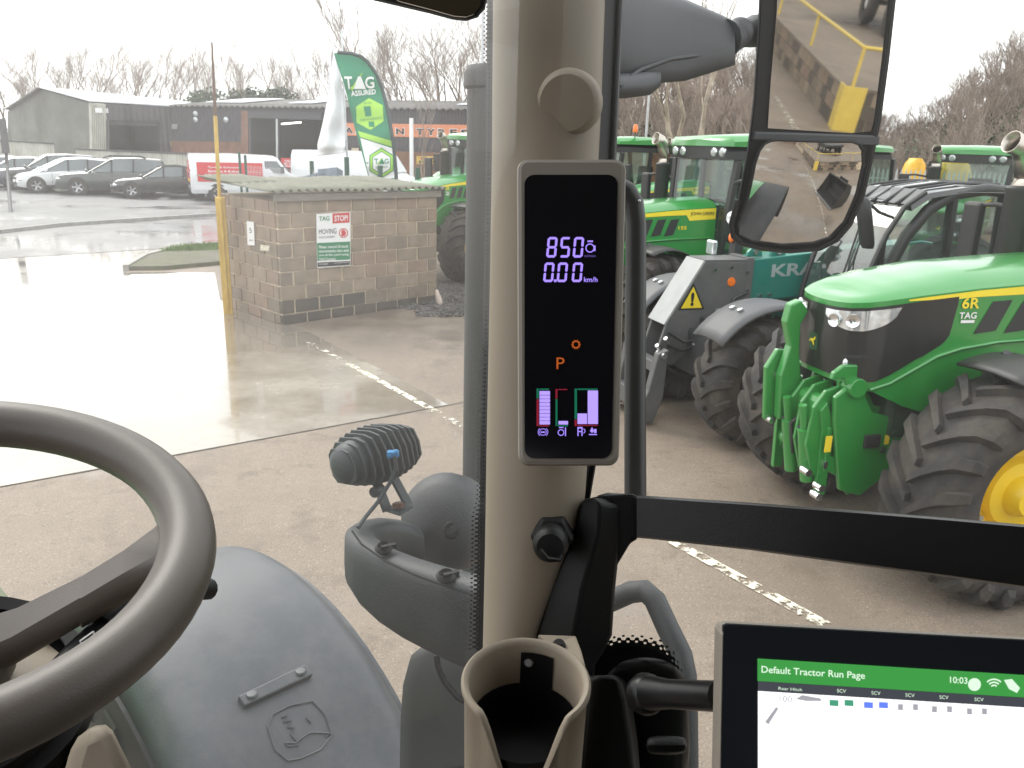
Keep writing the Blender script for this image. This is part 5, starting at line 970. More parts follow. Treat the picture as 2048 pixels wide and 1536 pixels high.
tb('chassis', MT['tdark'], lambda m: (m.box((-1.3, 0, .78), (3.3, .7, .5)), m.cyl((0, -.7, .66), (0, .7, .66), .12), m.cyl((-2.55, -.7, .66), (-2.55, .7, .66), .12)), bev=.03)
tb('engine_cover', MT['teal'], lambda m: m.box((-1.7, -.78, 1.2), (1.7, .5, .7)), bev=.08)
by = -.22
tb('boom', MT['teal'], lambda m: m.loft([[V((x, by + y, z)) for y, z in ((-.17, z0), (.17, z0), (.17, z1), (-.17, z1))] for x, z0, z1 in ((-.36, 1.29, 1.76), (-1.6, 1.36, 1.86), (-3.0, 1.45, 1.95))]), bev=.015)
tb('boom_collar', MT['tgrey'], lambda m: m.loft([[V((x, by + y, z)) for y, z in ((-.19, z0), (.19, z0), (.19, z1), (-.19, z1))] for x, z0, z1 in ((-.3, 1.27, 1.78), (-.38, 1.27, 1.78))]), bev=.008)
mb = MB(); text_on(mb, 'KRAMER', lambda a, b: V((-.62 - a * 1.15, by + .172 + .001, 1.56 + b * .14 + .045 * a)), .03); mb.build('lettering', pm('grey_decal', (.35, .42, .42), .5), th)
for x in (-.42, -.72): tb('boom_lug', MT['teal'], lambda m: m.prism([V((x + .1 * math.cos(a), by + .1, 1.78 + .1 * math.sin(a))) for a in [k * math.pi / 6 for k in range(7)]], (0, -.02, 0), (0, .02, 0)), bev=.004); tb('lug_pin', MT['chrome'], lambda m: m.cyl((x, by + .07, 1.83), (x, by + .14, 1.83), .03, 10))
hd_ = [(.22, 1.74), (-.3, 1.74), (-.36, 1.3), (-.2, 1.05), (.05, .92), (.3, .8), (.5, .62), (.68, .62), (.7, .82), (.63, 1.06)]
for y0 in (-.16, .16): tb('boom_head_plate', MT['tgrey'], lambda m: m.prism([V((x, by + y0, z)) for x, z in hd_], (0, -.02, 0), (0, .02, 0)), bev=.01)
tb('head_front_plate', pm('pale_grey_steel', (.33, .34, .34), .45, var=.08), lambda m: (m.beam((.235, by, 1.735), (.645, by, 1.07), .36, .035, up=(0, 1, 0)), m.beam((.645, by, 1.065), (.71, by, .64), .36, .03, up=(0, 1, 0))) if False else m.loft([[V((x + dx, by + y, z + dz)) for y, dx, dz in ((-.18, 0, 0), (.19, 0, 0), (.19, .02, .012), (-.18, .02, .012))] for x, z in ((.225, 1.745), (.64, 1.07))]))
tb('head_top_plate', MT['tgrey'], lambda m: m.box((-.04, by, 1.75), (.52, .36, .025)), bev=.005)
wt = [(.5, 1.24), (.2, 1.24), (.35, 1.5)]
tb('warning_triangle', MT['black'], lambda m: m.prism([V((x, by + .181, z)) for x, z in ((.5, 1.23), (.18, 1.23), (.34, 1.52))], (0, 0, 0), (0, .002, 0))); tb('warning_triangle', MT['stripe'], lambda m: m.prism([V((x, by + .184, z)) for x, z in ((.467, 1.248), (.213, 1.248), (.34, 1.48))], (0, 0, 0), (0, .002, 0)))
mb = MB(); text_on(mb, '!', lambda a, b: V((.36 - a * .04, by + .188, 1.27 + b * .15)), .05); mb.build('lettering', MT['black'], th)
tb('orange_reflector', MT['orange'], lambda m: m.lathe([(0, .012), (.045, .01), (.05, 0)], 16, (-.12, by + .182, 1.52), (0, 1, 0)))
for x, z in ((-.1, 1.68), (.1, 1.66), (-.3, 1.62), (-.32, 1.42), (.02, 1.0), (.52, .78), (-.5, 1.36), (-.62, 1.37)): tb('bolt', MT['chrome'], lambda m: m.cyl((x, by + .17, z), (x, by + .2, z), .016, 8))
tb('tilt_ram', MT['chrome'], lambda m: m.cyl((-.1, by, 1.15), (.5, by, .78), .035, 10), smooth=50)
tb('valve_block', MT['tdark'], lambda m: m.box((.12, by + .23, 1.08), (.2, .1, .14)), bev=.01)
for pts in (((-.3, by + .22, 1.4), (-.1, by + .3, 1.36), (-.02, by + .3, 1.1), (.1, by + .3, .92), (.45, by + .25, .8), (.6, by + .2, .86)), ((-.2, by + .25, .9), (-.1, by + .34, .7), (.2, by + .34, .5), (.5, by + .3, .55), (.75, by + .25, .7)), ((.6, by + .2, 1.0), (.45, by + .27, .9), (.2, by + .3, .92), (-.05, by + .3, 1.15)), ((-.25, by + .2, 1.3), (-.32, by + .3, 1.0), (-.25, by + .33, .7), (.05, by + .32, .62))): tb('hydraulic_hose', MT['blackp'], lambda m: m.tube(pts, .019, 7), smooth=60)
for x, y, z in ((.05, .3, 1.2), (-.04, .32, 1.06), (.0, .34, .98), (.3, .3, .84), (.7, .22, .82), (.62, .25, .9)): tb('hose_coupling', MT['chrome'], lambda m: m.cyl((x, by + y, z), (x + .05, by + y + .02, z + .05), .024, 8), smooth=50)
tb('red_support', MT['red'], lambda m: m.beam((-.28, by + .26, 1.2), (-.33, by + .24, .72), .05, .1)); tb('decal', MT['stripe'], lambda m: m.box((-.3, by + .295, 1.1), (.05, .01, .16)))
# coupler frame at the front
for y0 in (-.42, .3): tb('coupler_upright', MT['tgrey'], lambda m: m.prism([V((x, by + y0, z)) for x, z in ((.66, .84), (.78, .8), (.86, .4), (.98, .14), (.98, .04), (.78, .04), (.68, .3))], (0, -.05, 0), (0, .05, 0)), bev=.012)
tb('coupler_bar', MT['tgrey'], lambda m: (m.box((.74, by - .06, .64), (.12, .8, .12)), m.box((.86, by - .06, .22), (.1, .8, .2))), bev=.01)
for y0 in (-.42, .3): tb('coupler_pin', MT['steel'], lambda m: m.cyl((.72, by + y0 - .08, .78), (.72, by + y0 + .08, .78), .03, 10), smooth=50)
# work lamp and indicator mast ahead of the cab
tb('lamp_mast', MT['tdark'], lambda m: (m.beam((-.42, -.5, 1.2), (-.44, -.5, 2.3), .1, .12), m.tube([(-.44, -.5, 2.3), (-.46, -.5, 2.42), (-.7, -.45, 2.42)], .012, 6)), bev=.01)
tb('head_lamp', MT['lens'], lambda m: m.lathe([(0, .05), (.07, .04), (.085, 0), (.06, -.06), (0, -.08)], 16, (-.36, -.5, 2.16), (1, .3, 0)), smooth=50); tb('indicator_lamp', MT['orange'], lambda m: m.ball((-.36, -.5, 1.94), (.03, .04, .06)), smooth=60)
tb('square_lamp', MT['lens'], lambda m: m.box((-.1, by - .25, 1.84), (.06, .16, .16)), bev=.02)
# cab
cy0, cy1 = .08, .98
def cabp(x, y, z): return V((x, y, z))
arch_l = [(-1.24, 1.2), (-1.22, 1.5), (-1.27, 1.85), (-1.4, 2.12), (-1.62, 2.38), (-1.9, 2.53), (-2.3, 2.58), (-2.6, 2.56)]
for y in (cy0, cy1):
    tb('cab_arch', MT['blackp'], lambda m: m.tube([V((x, y, z)) for x, z in arch_l], .06, 10), smooth=60)
    for x in (-1.9, -2.55): tb('cab_pillar', MT['blackp'], lambda m: m.beam((x - .05, y, 1.1), (x, y, 2.56), .07, .09), bev=.01)
    tb('side_window', MT['teleglass'], lambda m: m.add([V((x, y, z)) for x, z in arch_l[1:]] + [V((-2.55, y, 1.15)), V((-1.0, y, 1.2))], [tuple(range(9))]))
wsx = [(-.92, 1.15), (-.96, 1.5), (-1.04, 1.82), (-1.16, 2.14), (-1.32, 2.4), (-1.55, 2.54)]
tb('windscreen', MT['teleglass'], lambda m: m.grid(lambda a, b: V((*[(wsx[int(min(4, b * 5))][k] * (1 - (b * 5 - int(min(4, b * 5)))) + wsx[int(min(4, b * 5)) + 1][k] * (b * 5 - int(min(4, b * 5)))) for k in (0,)], cy0 + (cy1 - cy0) * a, [wsx[int(min(4, b * 5))][1] * (1 - (b * 5 - int(min(4, b * 5)))) + wsx[int(min(4, b * 5)) + 1][1] * (b * 5 - int(min(4, b * 5)))][0])), 4, 10), smooth=60)
for y in (cy0, cy1): tb('windscreen_frame', MT['blackp'], lambda m: m.tube([V((x, y, z)) for x, z in wsx], .03, 6), smooth=60)
MT['glossb'] = pm('gloss_black_panel', (.012, .013, .014), .22, var=.1, coat=.8)
tb('cab_roof', MT['glossb'], lambda m: m.loft([[V((x, y, z + dz)) for y, dz in ((cy0 - .06, -.05), (cy0 - .04, 0), ((cy0 + cy1) / 2, .04), (cy1 + .04, 0), (cy1 + .06, -.05))] for x, z in ((-1.36, 2.42), (-1.56, 2.54), (-2.0, 2.6), (-2.6, 2.6), (-2.75, 2.54))]), smooth=40)
for k in range(5): y = cy0 + .1 + k * .17; tb('roof_bar', MT['blackp'], lambda m: m.tube([V((-1.32, y, 2.43)), V((-1.56, y, 2.575)), V((-2.0, y, 2.63)), V((-2.6, y, 2.63))], .014, 6), smooth=60)
tb('roof_window', MT['glossb'], lambda m: m.add([(-1.34, cy0, 2.43), (-1.34, cy1, 2.43), (-1.54, cy1, 2.57), (-1.54, cy0, 2.57)], [(0, 1, 2, 3)]))
tb('cab_base', MT['tdark'], lambda m: m.prism([V((x, cy0, z)) for x, z in ((-.9, 1.15), (-1.2, 1.2), (-2.6, 1.15), (-2.6, .7), (-1.1, .6), (-.9, .9))], (0, 0, 0), (0, cy1 - cy0, 0)), bev=.03)
tb('seat', MT['blackp'], lambda m: (m.box((-1.9, .53, 1.3), (.5, .5, .2)), m.box((-2.15, .53, 1.7), (.14, .46, .75))), bev=.05)
tb('steering_wheel', MT['blackp'], lambda m: (m.lathe([(.15, -.015), (.17, 0), (.15, .015), (.135, 0), (.15, -.015)], 18, (-1.4, .53, 1.72), (-.5, 0, 1)), m.cyl((-1.2, .53, 1.2), (-1.4, .53, 1.72), .04)), smooth=50)
tb('wiper', MT['blackp'], lambda m: (m.tube([(-.9, .7, 1.25), (-.98, .66, 1.7), (-1.14, .6, 2.15)], .012, 5), m.tube([(-.92, .75, 1.35), (-1.0, .72, 1.75), (-1.2, .64, 2.22)], .009, 5)))
m_ = tb('mirror', MT['blackp'], lambda m: m.tube([(-1.2, cy1, 2.3), (-.95, cy1 + .08, 2.36), (-.78, cy1 + .12, 2.45)], .016, 6)); tb('mirror_head', MT['blackp'], lambda m: m.loft([[V((-.78 + .05 * math.cos(a) + (z - 2.25) * .3, cy1 + .12 + .1 * k * math.sin(a), z)) for a in [q * math.pi / 4 for q in range(8)]] for z, k in ((2.02, .5), (2.06, .9), (2.3, 1.0), (2.46, .9), (2.5, .4))]), m_, smooth=50)
tb('door_handle_bar', MT['teal'], lambda m: m.tube([(-1.4, cy1 + .03, 2.05), (-1.55, cy1 + .05, 2.07), (-1.7, cy1 + .03, 2.05)], .015, 6))
# ================================================================ THE TRACTOR WE SIT IN
HV = V((-.7071, .7071, 0)); RV = V((.7071, .7071, 0))                    # its forward and its right
def cabpt(lat, fwd, z): return RV * lat + HV * fwd + V((0, 0, z))
own = thing('tractor', 'cab of the tractor seen from its seat, with beige front pillar', 'tractor', (0, 0, 0))
MT['beige'] = pm('beige_trim', (.27, .226, .172), .62, var=.04, scale=3, bump=.06, bscale=900)
MT['bezel'] = pm('taupe_bezel', (.23, .205, .175), .5, var=.04, bump=.05, bscale=900)
MT['trim'] = pm('black_trim', (.006, .006, .0065), .5, var=.1, bump=.08, bscale=700, spec=.3)
MT['rail'] = pm('black_powder_coat', (.006, .006, .007), .36, var=.1, bump=.03, bscale=500, spec=.35)
MT['greyp'] = pm('weathered_grey_plastic', (.026, .029, .033), .5, var=.1, scale=2, dirt=(.1, .1, .1), dirt_amt=.4, dirt_scale=5, bump=.1, bscale=300)
MT['stack'] = pm('dull_black_stack', (.018, .02, .021), .55, var=.2, scale=3, dirt=(.08, .075, .07), dirt_amt=.4, stretch=(1, 1, .3))
MT['rimw'] = pm('brown_wheel_leather', (.105, .088, .076), .4, var=.06, bump=.08, bscale=700)
def part(nm, mat, f, par=None, **k): mb = MB(); f(mb); o = mb.build(nm, mat, par or own, **k); return o
def edge(tab, y):
    for a, b in zip(tab, tab[1:]):
        if a[0] <= y <= b[0]: return a[1] + (b[1] - a[1]) * (y - a[0]) / (b[0] - a[0])
    return tab[-1][1]
# front pillar
PLf = [(-260, 988), (0, 986), (300, 984), (600, 979), (900, 973), (1100, 970), (1280, 966), (1500, 960)]; PRt = [(-260, 1214), (0, 1210), (200, 1203), (340, 1196), (620, 1186), (900, 1176), (1000, 1170), (1070, 1158), (1150, 1130), (1280, 1078), (1500, 1040)]
secs = []
for y in list(range(-260, 1501, 40)):
    l, r_ = edge(PLf, y), edge(PRt, y); m_, h_ = (l + r_) / 2, (r_ - l) / 2; s = [P(m_ - h_ * math.cos(a), y, .80 - .048 * math.sin(a) ** .8) for a in [math.pi * k / 18 for k in range(19)]]; s += [P(r_ - 4, y, .86), P(l + 4, y, .86)]; secs.append(s)
part('front_pillar', MT['beige'], lambda m: m.loft(secs), smooth=50)
c = P(1136, 206, .757); ax = (CP - c).normalized() + V((-.12, 0, 0))
part('bolt_cover', MT['beige'], lambda m: m.lathe([(.031, -.02), (.031, .0), (.0285, .008), (.025, .011), (0, .0115)], 32, c, ax), smooth=35)
# windscreen with the dotted black border beside the pillar
def dotted(name, period=.0062, axis_fade=True):
    m = bpy.data.materials.new(name); m.use_nodes = True; t = m.node_tree; t.nodes.clear(); out = t.nodes.new('ShaderNodeOutputMaterial'); tr = t.nodes.new('ShaderNodeBsdfTransparent'); bk = t.nodes.new('ShaderNodeBsdfPrincipled'); bk.inputs['Base Color'].default_value = (.012, .012, .012, 1); bk.inputs['Roughness'].default_value = .35
    uv = t.nodes.new('ShaderNodeUVMap'); sp = t.nodes.new('ShaderNodeSeparateXYZ'); t.links.new(uv.outputs[0], sp.inputs[0])
    def mth(op, a, b=None):
        n = t.nodes.new('ShaderNodeMath'); n.operation = op
        for i, q in enumerate((a, b)):
            if q is None: continue
            if isinstance(q, (int, float)): n.inputs[i].default_value = q
            else: t.links.new(q, n.inputs[i])
        return n.outputs[0]
    u, v_ = sp.outputs[0], sp.outputs[1]; su = mth('SINE', mth('MULTIPLY', u, math.pi * 2)); sv = mth('SINE', mth('MULTIPLY', v_, math.pi * 2)); d = mth('MULTIPLY', su, sv); fade = sp.outputs[2]
    vc = t.nodes.new('ShaderNodeVertexColor'); vc.layer_name = 'fade'; sg = t.nodes.new('ShaderNodeSeparateColor'); t.links.new(vc.outputs[0], sg.inputs[0])
    th_ = mth('GREATER_THAN', mth('ADD', d, mth('MULTIPLY', mth('SUBTRACT', sg.outputs[0], .5), 2.6)), 0.0)
    ms = t.nodes.new('ShaderNodeMixShader'); t.links.new(th_, ms.inputs[0]); t.links.new(tr.outputs[0], ms.inputs[1]); t.links.new(bk.outputs[0], ms.inputs[2]); t.links.new(ms.outputs[0], out.inputs[0]); return m
MT['frit'] = dotted('dotted_glass_border')
def frit(nm, pts_in, pts_out, rep_u, rep_v, par=None):
    """strip between two edges: solid black at the inner edge, dots dissolving to the outer"""
    n = len(pts_in); me = bpy.data.meshes.new(nm); k = 6; vs, fs = [], []
    for i in range(n):
        for j in range(k + 1): vs.append(tuple(pts_in[i].lerp(pts_out[i], j / k)))
    for i in range(n - 1):
        for j in range(k): a = i * (k + 1) + j; fs.append((a, a + 1, a + k + 2, a + k + 1))
    me.from_pydata(vs, [], fs); uvl = me.uv_layers.new(name='uv'); ca = me.color_attributes.new('fade', 'FLOAT_COLOR', 'POINT')
    L = [0.0]
    for i in range(1, n): L.append(L[-1] + (pts_in[i] - pts_in[i - 1]).length)
    for i in range(n):
        for j in range(k + 1): f = 1 - j / k; ca.data[i * (k + 1) + j].color = (f, f, f, 1)
    for lp in me.loops: i, j = divmod(lp.vertex_index, k + 1); uvl.data[lp.index].uv = (L[i] / L[-1] * rep_u, j / k * rep_v)
    me.materials.append(MT['frit']); o = bpy.data.objects.new(nm, me); col.objects.link(o); o.parent = par or own; return o
WS = [(.555, .56), (.52, .63), (.46, .76), (.38, .92), (.27, 1.03), (.1, 1.1), (-.2, 1.14), (-.6, 1.12)]
def ws(a, z):
    k = a * (len(WS) - 1); i = min(int(k), len(WS) - 2); f = k - i; return cabpt(WS[i][0] * (1 - f) + WS[i + 1][0] * f, WS[i][1] * (1 - f) + WS[i + 1][1] * f, z)
MT['wsglass'] = glass('dusty_glare_windscreen', (.95, .97, .96), film=.115, gloss=.02, film_col=(.97, .95, .94), nscale=1.6, zfade=(2.4, 2.95, .3))  # upward film gradient stands in for veiling glare; the even part is dust
MT['sideglass'] = glass('side_window_glass', (.96, .97, .95), film=.04, gloss=.02, film_col=(.95, .95, .92), nscale=2, zfade=(2.6, 3.0, .45))
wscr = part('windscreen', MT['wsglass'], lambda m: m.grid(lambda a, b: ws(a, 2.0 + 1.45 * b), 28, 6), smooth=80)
frit('windscreen_border', [P(edge(PLf, y) + 3, y, .815) for y in range(-200, 1330, 30)], [P(edge(PLf, y) - 26 - (12 if y > 1000 else 0), y, .83) for y in range(-200, 1330, 30)], 170, 2.5)
part('windscreen_seal', MT['trim'], lambda m: m.tube([P(edge(PLf, y) - 1, y, .83) for y in range(-260, 1400, 60)], .0055, 6), smooth=60)
# side window, door frame strip
SW = [(.57, .52), (.68, .38), (.76, .22), (.8, 0), (.82, -.5)]
part('side_window', MT['sideglass'], lambda m: m.grid(lambda a, b: (lambda k: cabpt(*[SW[min(int(k), 3)][q] * (1 - (k - min(int(k), 3))) + SW[min(int(k), 3) + 1][q] * (k - min(int(k), 3)) for q in (0, 1)], 2.0 + 1.4 * b))(a * 4), 12, 4), smooth=80)
DF = [(-260, 1205, 1252), (0, 1203, 1247), (200, 1197, 1238), (345, 1192, 1231), (640, 1178, 1215), (930, 1164, 1192), (1000, 1156, 1180), (1100, 1130, 1165)]
part('door_frame', MT['trim'], lambda m: m.loft([[P(a, y, .80), P(b, y, .82), P(b, y, .86), P(a, y, .86)] for y, a, b in DF]), bev=.003)
part('door_seal', MT['rail'], lambda m: m.tube([P(b - 8, y, .815) for y, a, b in DF], .004, 6), smooth=60)
# lower corner trims and the cross bar
plT = Pl(P(1200, 1150, .80), -cf)
part('hinge_post', MT['trim'], lambda m: m.loft([[P(x0, y, .77), P((x0 + x1) / 2, y, .755), P(x1, y, .77), P(x1, y, .84), P(x0, y, .84)] for y, x0, x1 in ((996, 1170, 1204), (1010, 1160, 1238), (1060, 1150, 1242), (1085, 1140, 1240), (1180, 1098, 1230), (1270, 1072, 1224), (1295, 1078, 1212), (1330, 1090, 1190), (1560, 1080, 1180))]), smooth=40, bev=.003)
bx = [(1195, 992, 1082, .79), (1215, 986, 1092, .785), (1245, 988, 1086, .78), (1275, 992, 1076, .775), (1300, 993, 1078, .77), (1500, 1006, 1100, .735), (1700, 1021, 1128, .70), (1900, 1037, 1155, .67), (2048, 1050, 1176, .645), (2300, 1075, 1215, .61), (2900, 1135, 1310, .53), (4200, 1290, 1560, .4), (7500, 1700, 2180, .26)]
part('cross_bar', MT['rail'], lambda m: m.loft([[P(x, y0, d), P(x, y0 + 4, d - .004), P(x, y1 - 4, d - .004), P(x, y1, d), P(x, y1, d + .03), P(x, y0 - 1, d + .035)] for x, y0, y1, d in bx]), smooth=30)
part('bar_bracket', MT['trim'], lambda m: m.loft([[P(x, y0, d), P(x, y1, d), P(x, y1, d + .06), P(x, y0, d + .06)] for x, y0, y1, d in ((1166, 1000, 1180, .775), (1205, 990, 1180, .772), (1262, 987, 1084, .77), (1275, 990, 1080, .77))]), bev=.004)
part('grab_rail', MT['rail'], lambda m: m.tube([P(x, y, d) for x, y, d in ((1205, 372, .96), (1232, 372, .95), (1254, 383, .95), (1267, 408, .95), (1272, 450, .95), (1271, 620, .94), (1270, 800, .92), (1271, 1010, .9))], .0125, 12), smooth=60)
part('rail_bolt', MT['steel'], lambda m: m.ball(P(1279, 402, .936), .0018))
part('corner_trim', MT['trim'], lambda m: m.loft([[P(1290 + rx * math.cos(a), y + ry * math.sin(a), d) for a in [k * math.pi / 10 for k in range(20)]] for rx, ry, y, d in ((12, 10, 1330, .70), (60, 25, 1340, .705), (84, 50, 1370, .72), (90, 130, 1470, .75), (90, 150, 1500, .80))]), smooth=60)
part('lower_trim', MT['trim'], lambda m: m.loft([[P(x0, y, .70), P(x0 + 20, y, .69), P(x1 - 14, y, .69), P(x1, y, .71), P(x1, y, .8), P(x0, y, .8)] for y, x0, x1 in ((1350, 1178, 1240), (1362, 1172, 1256), (1400, 1168, 1264), (1480, 1160, 1275), (1600, 1150, 1285))]), smooth=40, bev=.004)
cfp = [(1196, 1318), (1215, 1302), (1240, 1293), (1275, 1293), (1310, 1300), (1335, 1318), (1350, 1345), (1358, 1380), (1360, 1440), (1360, 1540)]; cfo = [(1180, 1292), (1205, 1272), (1236, 1262), (1280, 1262), (1325, 1272), (1352, 1298), (1368, 1335), (1377, 1380), (1378, 1440), (1376, 1540)]
frit('window_border', [P(x, y, .792) for x, y in cfp], [P(x, y, .792) for x, y in cfo], 24, 2.5)
part('corner_panel', MT['trim'], lambda m: m.prism([P(x, y, .80) for x, y in cfp] + [P(1180, 1560, .80), P(1180, 1330, .80)], (0, 0, 0), cf * .012))
part('knob', MT['trim'], lambda m: m.loft([[P(x + dx, 1490 + dy * k, .66 + dd) for dx, dy, dd in ((0, -28, 0), (0, 0, -.012), (0, 30, 0), (0, 0, .02))] for x, k in ((1290, .8), (1310, 1), (1360, 1), (1375, .7))]), smooth=60, sub=1)
# socket with screw cap on the pillar
c = P(1103, 1075, .752); axs = (P(1098, 1110, .70) - c).normalized()
sk = part('power_socket', MT['trim'], lambda m: m.lathe([(.021, -.03), (.021, 0), (.018, .004), (.0, .004)], 6, c, axs), bev=.002); part('socket_cap', MT['trim'], lambda m: m.lathe([(.0135, .0), (.0155, .006), (.0165, .02), (.0155, .026), (.012, .03), (0, .03)], 20, c, axs), sk, smooth=40)
part('cap_tether', MT['trim'], lambda m: m.tube([P(1080, 1100, .715), P(1095, 1118, .712), P(1118, 1120, .72), P(1128, 1092, .73)], .0022, 6), sk, smooth=60)
# exhaust stack outside
q = P(1018, 640, 1.78); part('exhaust_stack', MT['stack'], lambda m: m.lathe([(.098, 1.7), (.098, 2.5), (.098, 3.0), (.105, 3.005), (.106, 3.03), (.098, 3.045), (.05, 3.05), (0, 3.05)], 32, (q.x, q.y, 0)), smooth=40)
# pillar display
plD = Pl(P(1138, 635, .713), (-cf + V((-.03, 0, .1))))
def rr(x0, y0, x1, y1, r_, n=5, tw=0, bw=0):
    pts = []
    for cx, cy, a0 in ((x1 - r_, y1 - r_, 0), (x0 + r_, y1 - r_, 90), (x0 + r_, y0 + r_, 180), (x1 - r_, y0 + r_, 270)):
        for k in range(n + 1): a = R(a0 + 90 * k / n); X, Y = cx + r_ * math.cos(a), cy + r_ * math.sin(a); f = (Y - y0) / (y1 - y0); pts.append((X - (X - 1040) / 200 * tw * f + bw * f, Y))
    return pts
dsp = bpy.data.objects.new('instrument_display', None); col.objects.link(dsp); dsp.parent = own
def dpart(nm, mat, pts, o0, o1, **k): mb = MB(); mb.slab(plD, pts, o0, o1); return mb.build(nm, mat, dsp, **k)
dpart('bezel', MT['bezel'], rr(1035, 340, 1246, 931, 22, 6, 16, 2), -.03, .0, bev=.004)
MT['screenglass'] = pm('black_display_glass', (.006, .006, .009), .09, var=.05, coat=.4)
dpart('display_glass', MT['screenglass'], rr(1049, 355, 1234, 917, 20, 6, 14, 1), -.006, .0012)
MT['violet'] = glow('violet_backlight', (.36, .25, .95), .72); MT['violetd'] = glow('dim_violet', (.3, .2, .75), .3); MT['amber'] = glow('amber_backlight', (.75, .16, .03), .32); MT['dred'] = glow('dim_red', (.42, .03, .06), .3); MT['dgreen'] = glow('dim_green', (.02, .26, .14), .3); MT['lilac'] = glow('lilac_bar', (.46, .33, .97), .62)
def dq(nm, mat, pts, off=.0022): mb = MB(); mb.add([plD.hit(x, y, off) for x, y in pts], [tuple(range(len(pts)))]); return mb.build(nm, mat, dsp)
SEG = {'0': 'abcdef', '5': 'afgcd', '8': 'abcdefg'}
def digit(ch, x, y, w_, h_, t_=4.6):
    def S(u, v_): return (x + u + (h_ - v_) * .09, y + v_)
    g = {'a': (2, 0, w_ - 2, t_), 'd': (2, h_ - t_, w_ - 2, h_), 'g': (2, h_ / 2 - t_ / 2, w_ - 2, h_ / 2 + t_ / 2), 'f': (0, 2, t_, h_ / 2 - 1), 'b': (w_ - t_, 2, w_, h_ / 2 - 1), 'e': (0, h_ / 2 + 1, t_, h_ - 2), 'c': (w_ - t_, h_ / 2 + 1, w_, h_ - 2)}
    for k in SEG[ch]:
        a, b, c_, d_ = g[k]; i = 1.5
        if k in 'adg': dq('digit_segment', MT['violet'], [S(a + i, b), S(c_ - i, b), S(c_, (b + d_) / 2), S(c_ - i, d_), S(a + i, d_), S(a, (b + d_) / 2)])
        else: dq('digit_segment', MT['violet'], [S(a, b + i), S((a + c_) / 2, b), S(c_, b + i), S(c_, d_ - i), S((a + c_) / 2, d_), S(a, d_ - i)])
for k, ch in enumerate('850'): digit(ch, 1092 + k * 26.5, 474, 20, 41)
for ch, x in (('0', 1086), ('0', 1113), ('0', 1143)): digit(ch, x, 525, 20, 39)
dq('decimal_point', MT['violet'], rect(1108, 559, 1113, 564))
def ring(nm, mat, cx, cy, r0, r1, n=16, a0=0, a1=360, ky=1.0):
    m = MB(); k = n; m.grid(lambda a, b: plD.hit(cx + (r0 + (r1 - r0) * b) * math.cos(R(a0 + (a1 - a0) * a)), cy + ky * (r0 + (r1 - r0) * b) * math.sin(R(a0 + (a1 - a0) * a)), .0022), k, 1); return m.build(nm, mat, dsp)
ring('engine_symbol', MT['violet'], 1180, 496, 7.2, 9.2); dq('engine_symbol', MT['violet'], rect(1175, 481, 1186, 484)); dq('engine_symbol', MT['violet'], rect(1188, 491, 1191, 502))
def dtx(t, mat, x0, y0, x1, y1, b=.0): mb = MB(); text_px(mb, t, plD, [(x0, y1), (x1, y1), (x1, y0), (x0, y0)], .0022, b); return mb.build('lettering', mat, dsp)
dtx('n/min', MT['violetd'], 1169, 509, 1191, 514); dtx('km/h', MT['violet'], 1168, 554, 1195, 564, .01)
ring('gear_symbol', MT['amber'], 1152, 689, 5.2, 7.8)
for k in range(10): a = R(36 * k); dq('gear_tooth', MT['amber'], [(1152 + r_ * math.cos(a + s), 689 + r_ * math.sin(a + s)) for r_, s in ((7.6, -.14), (9.6, -.1), (9.6, .1), (7.6, .14))])
dtx('P', MT['amber'], 1113, 715, 1129, 738, .0)
for nm, mat, pts in (('gauge_bar', MT['lilac'], rect(1079, 782, 1100, 849)), ('gauge_scale', MT['dgreen'], rect(1073, 777, 1078, 797)), ('gauge_scale', MT['dred'], rect(1073, 798, 1078, 852)), ('gauge_scale', MT['dgreen'], rect(1079, 777, 1098, 780)), ('gauge_scale', MT['dred'], rect(1079, 850, 1098, 853)), ('gauge_scale', MT['dred'], rect(1111, 778, 1115, 797)), ('gauge_scale', MT['dred'], rect(1116, 778, 1135, 780)), ('gauge_scale', MT['dgreen'], rect(1111, 798, 1115, 852)), ('gauge_scale', MT['dgreen'], rect(1116, 850, 1136, 853)), ('gauge_bar', MT['lilac'], rect(1117, 842, 1136, 849)), ('gauge_scale', MT['dgreen'], rect(1149, 777, 1154, 838)), ('gauge_scale', MT['dgreen'], rect(1155, 777, 1195, 780)), ('gauge_scale', MT['dred'], rect(1149, 839, 1154, 852)), ('gauge_scale', MT['dred'], rect(1155, 849.5, 1195, 852)), ('gauge_bar', MT['lilac'], rect(1155, 827, 1174, 848)), ('gauge_bar', MT['lilac'], rect(1175.5, 781, 1196, 848))): dq(nm, mat, pts, .0022)
for k in range(8): dq('gauge_division', MT['screenglass'], rect(1079, 790 + k * 7.3, 1100, 790.8 + k * 7.3), .003)
ring('brake_symbol', MT['violet'], 1086, 864, 6, 7.2); ring('brake_symbol', MT['violet'], 1086, 864, 9, 10.2, 10, 130, 230); ring('brake_symbol', MT['violet'], 1086, 864, 9, 10.2, 10, -50, 50); dq('brake_symbol', MT['violet'], rect(1082, 863, 1090, 865.5))
ring('engine_heat_symbol', MT['violet'], 1122, 865, 5, 6.6); dq('engine_heat_symbol', MT['violet'], rect(1118, 854, 1127, 856)); dq('engine_heat_symbol', MT['violet'], rect(1130, 855, 1132, 872))
dq('fuel_symbol', MT['violet'], rect(1155, 856, 1157, 872)); dq('fuel_symbol', MT['violet'], rect(1163, 856, 1165, 872)); dq('fuel_symbol', MT['violet'], rect(1155, 854, 1165, 857)); dq('fuel_symbol', MT['violet'], rect(1155, 862, 1165, 864)); ring('fuel_symbol', MT['violet'], 1166, 862, 3.4, 4.8, 8, -80, 80)
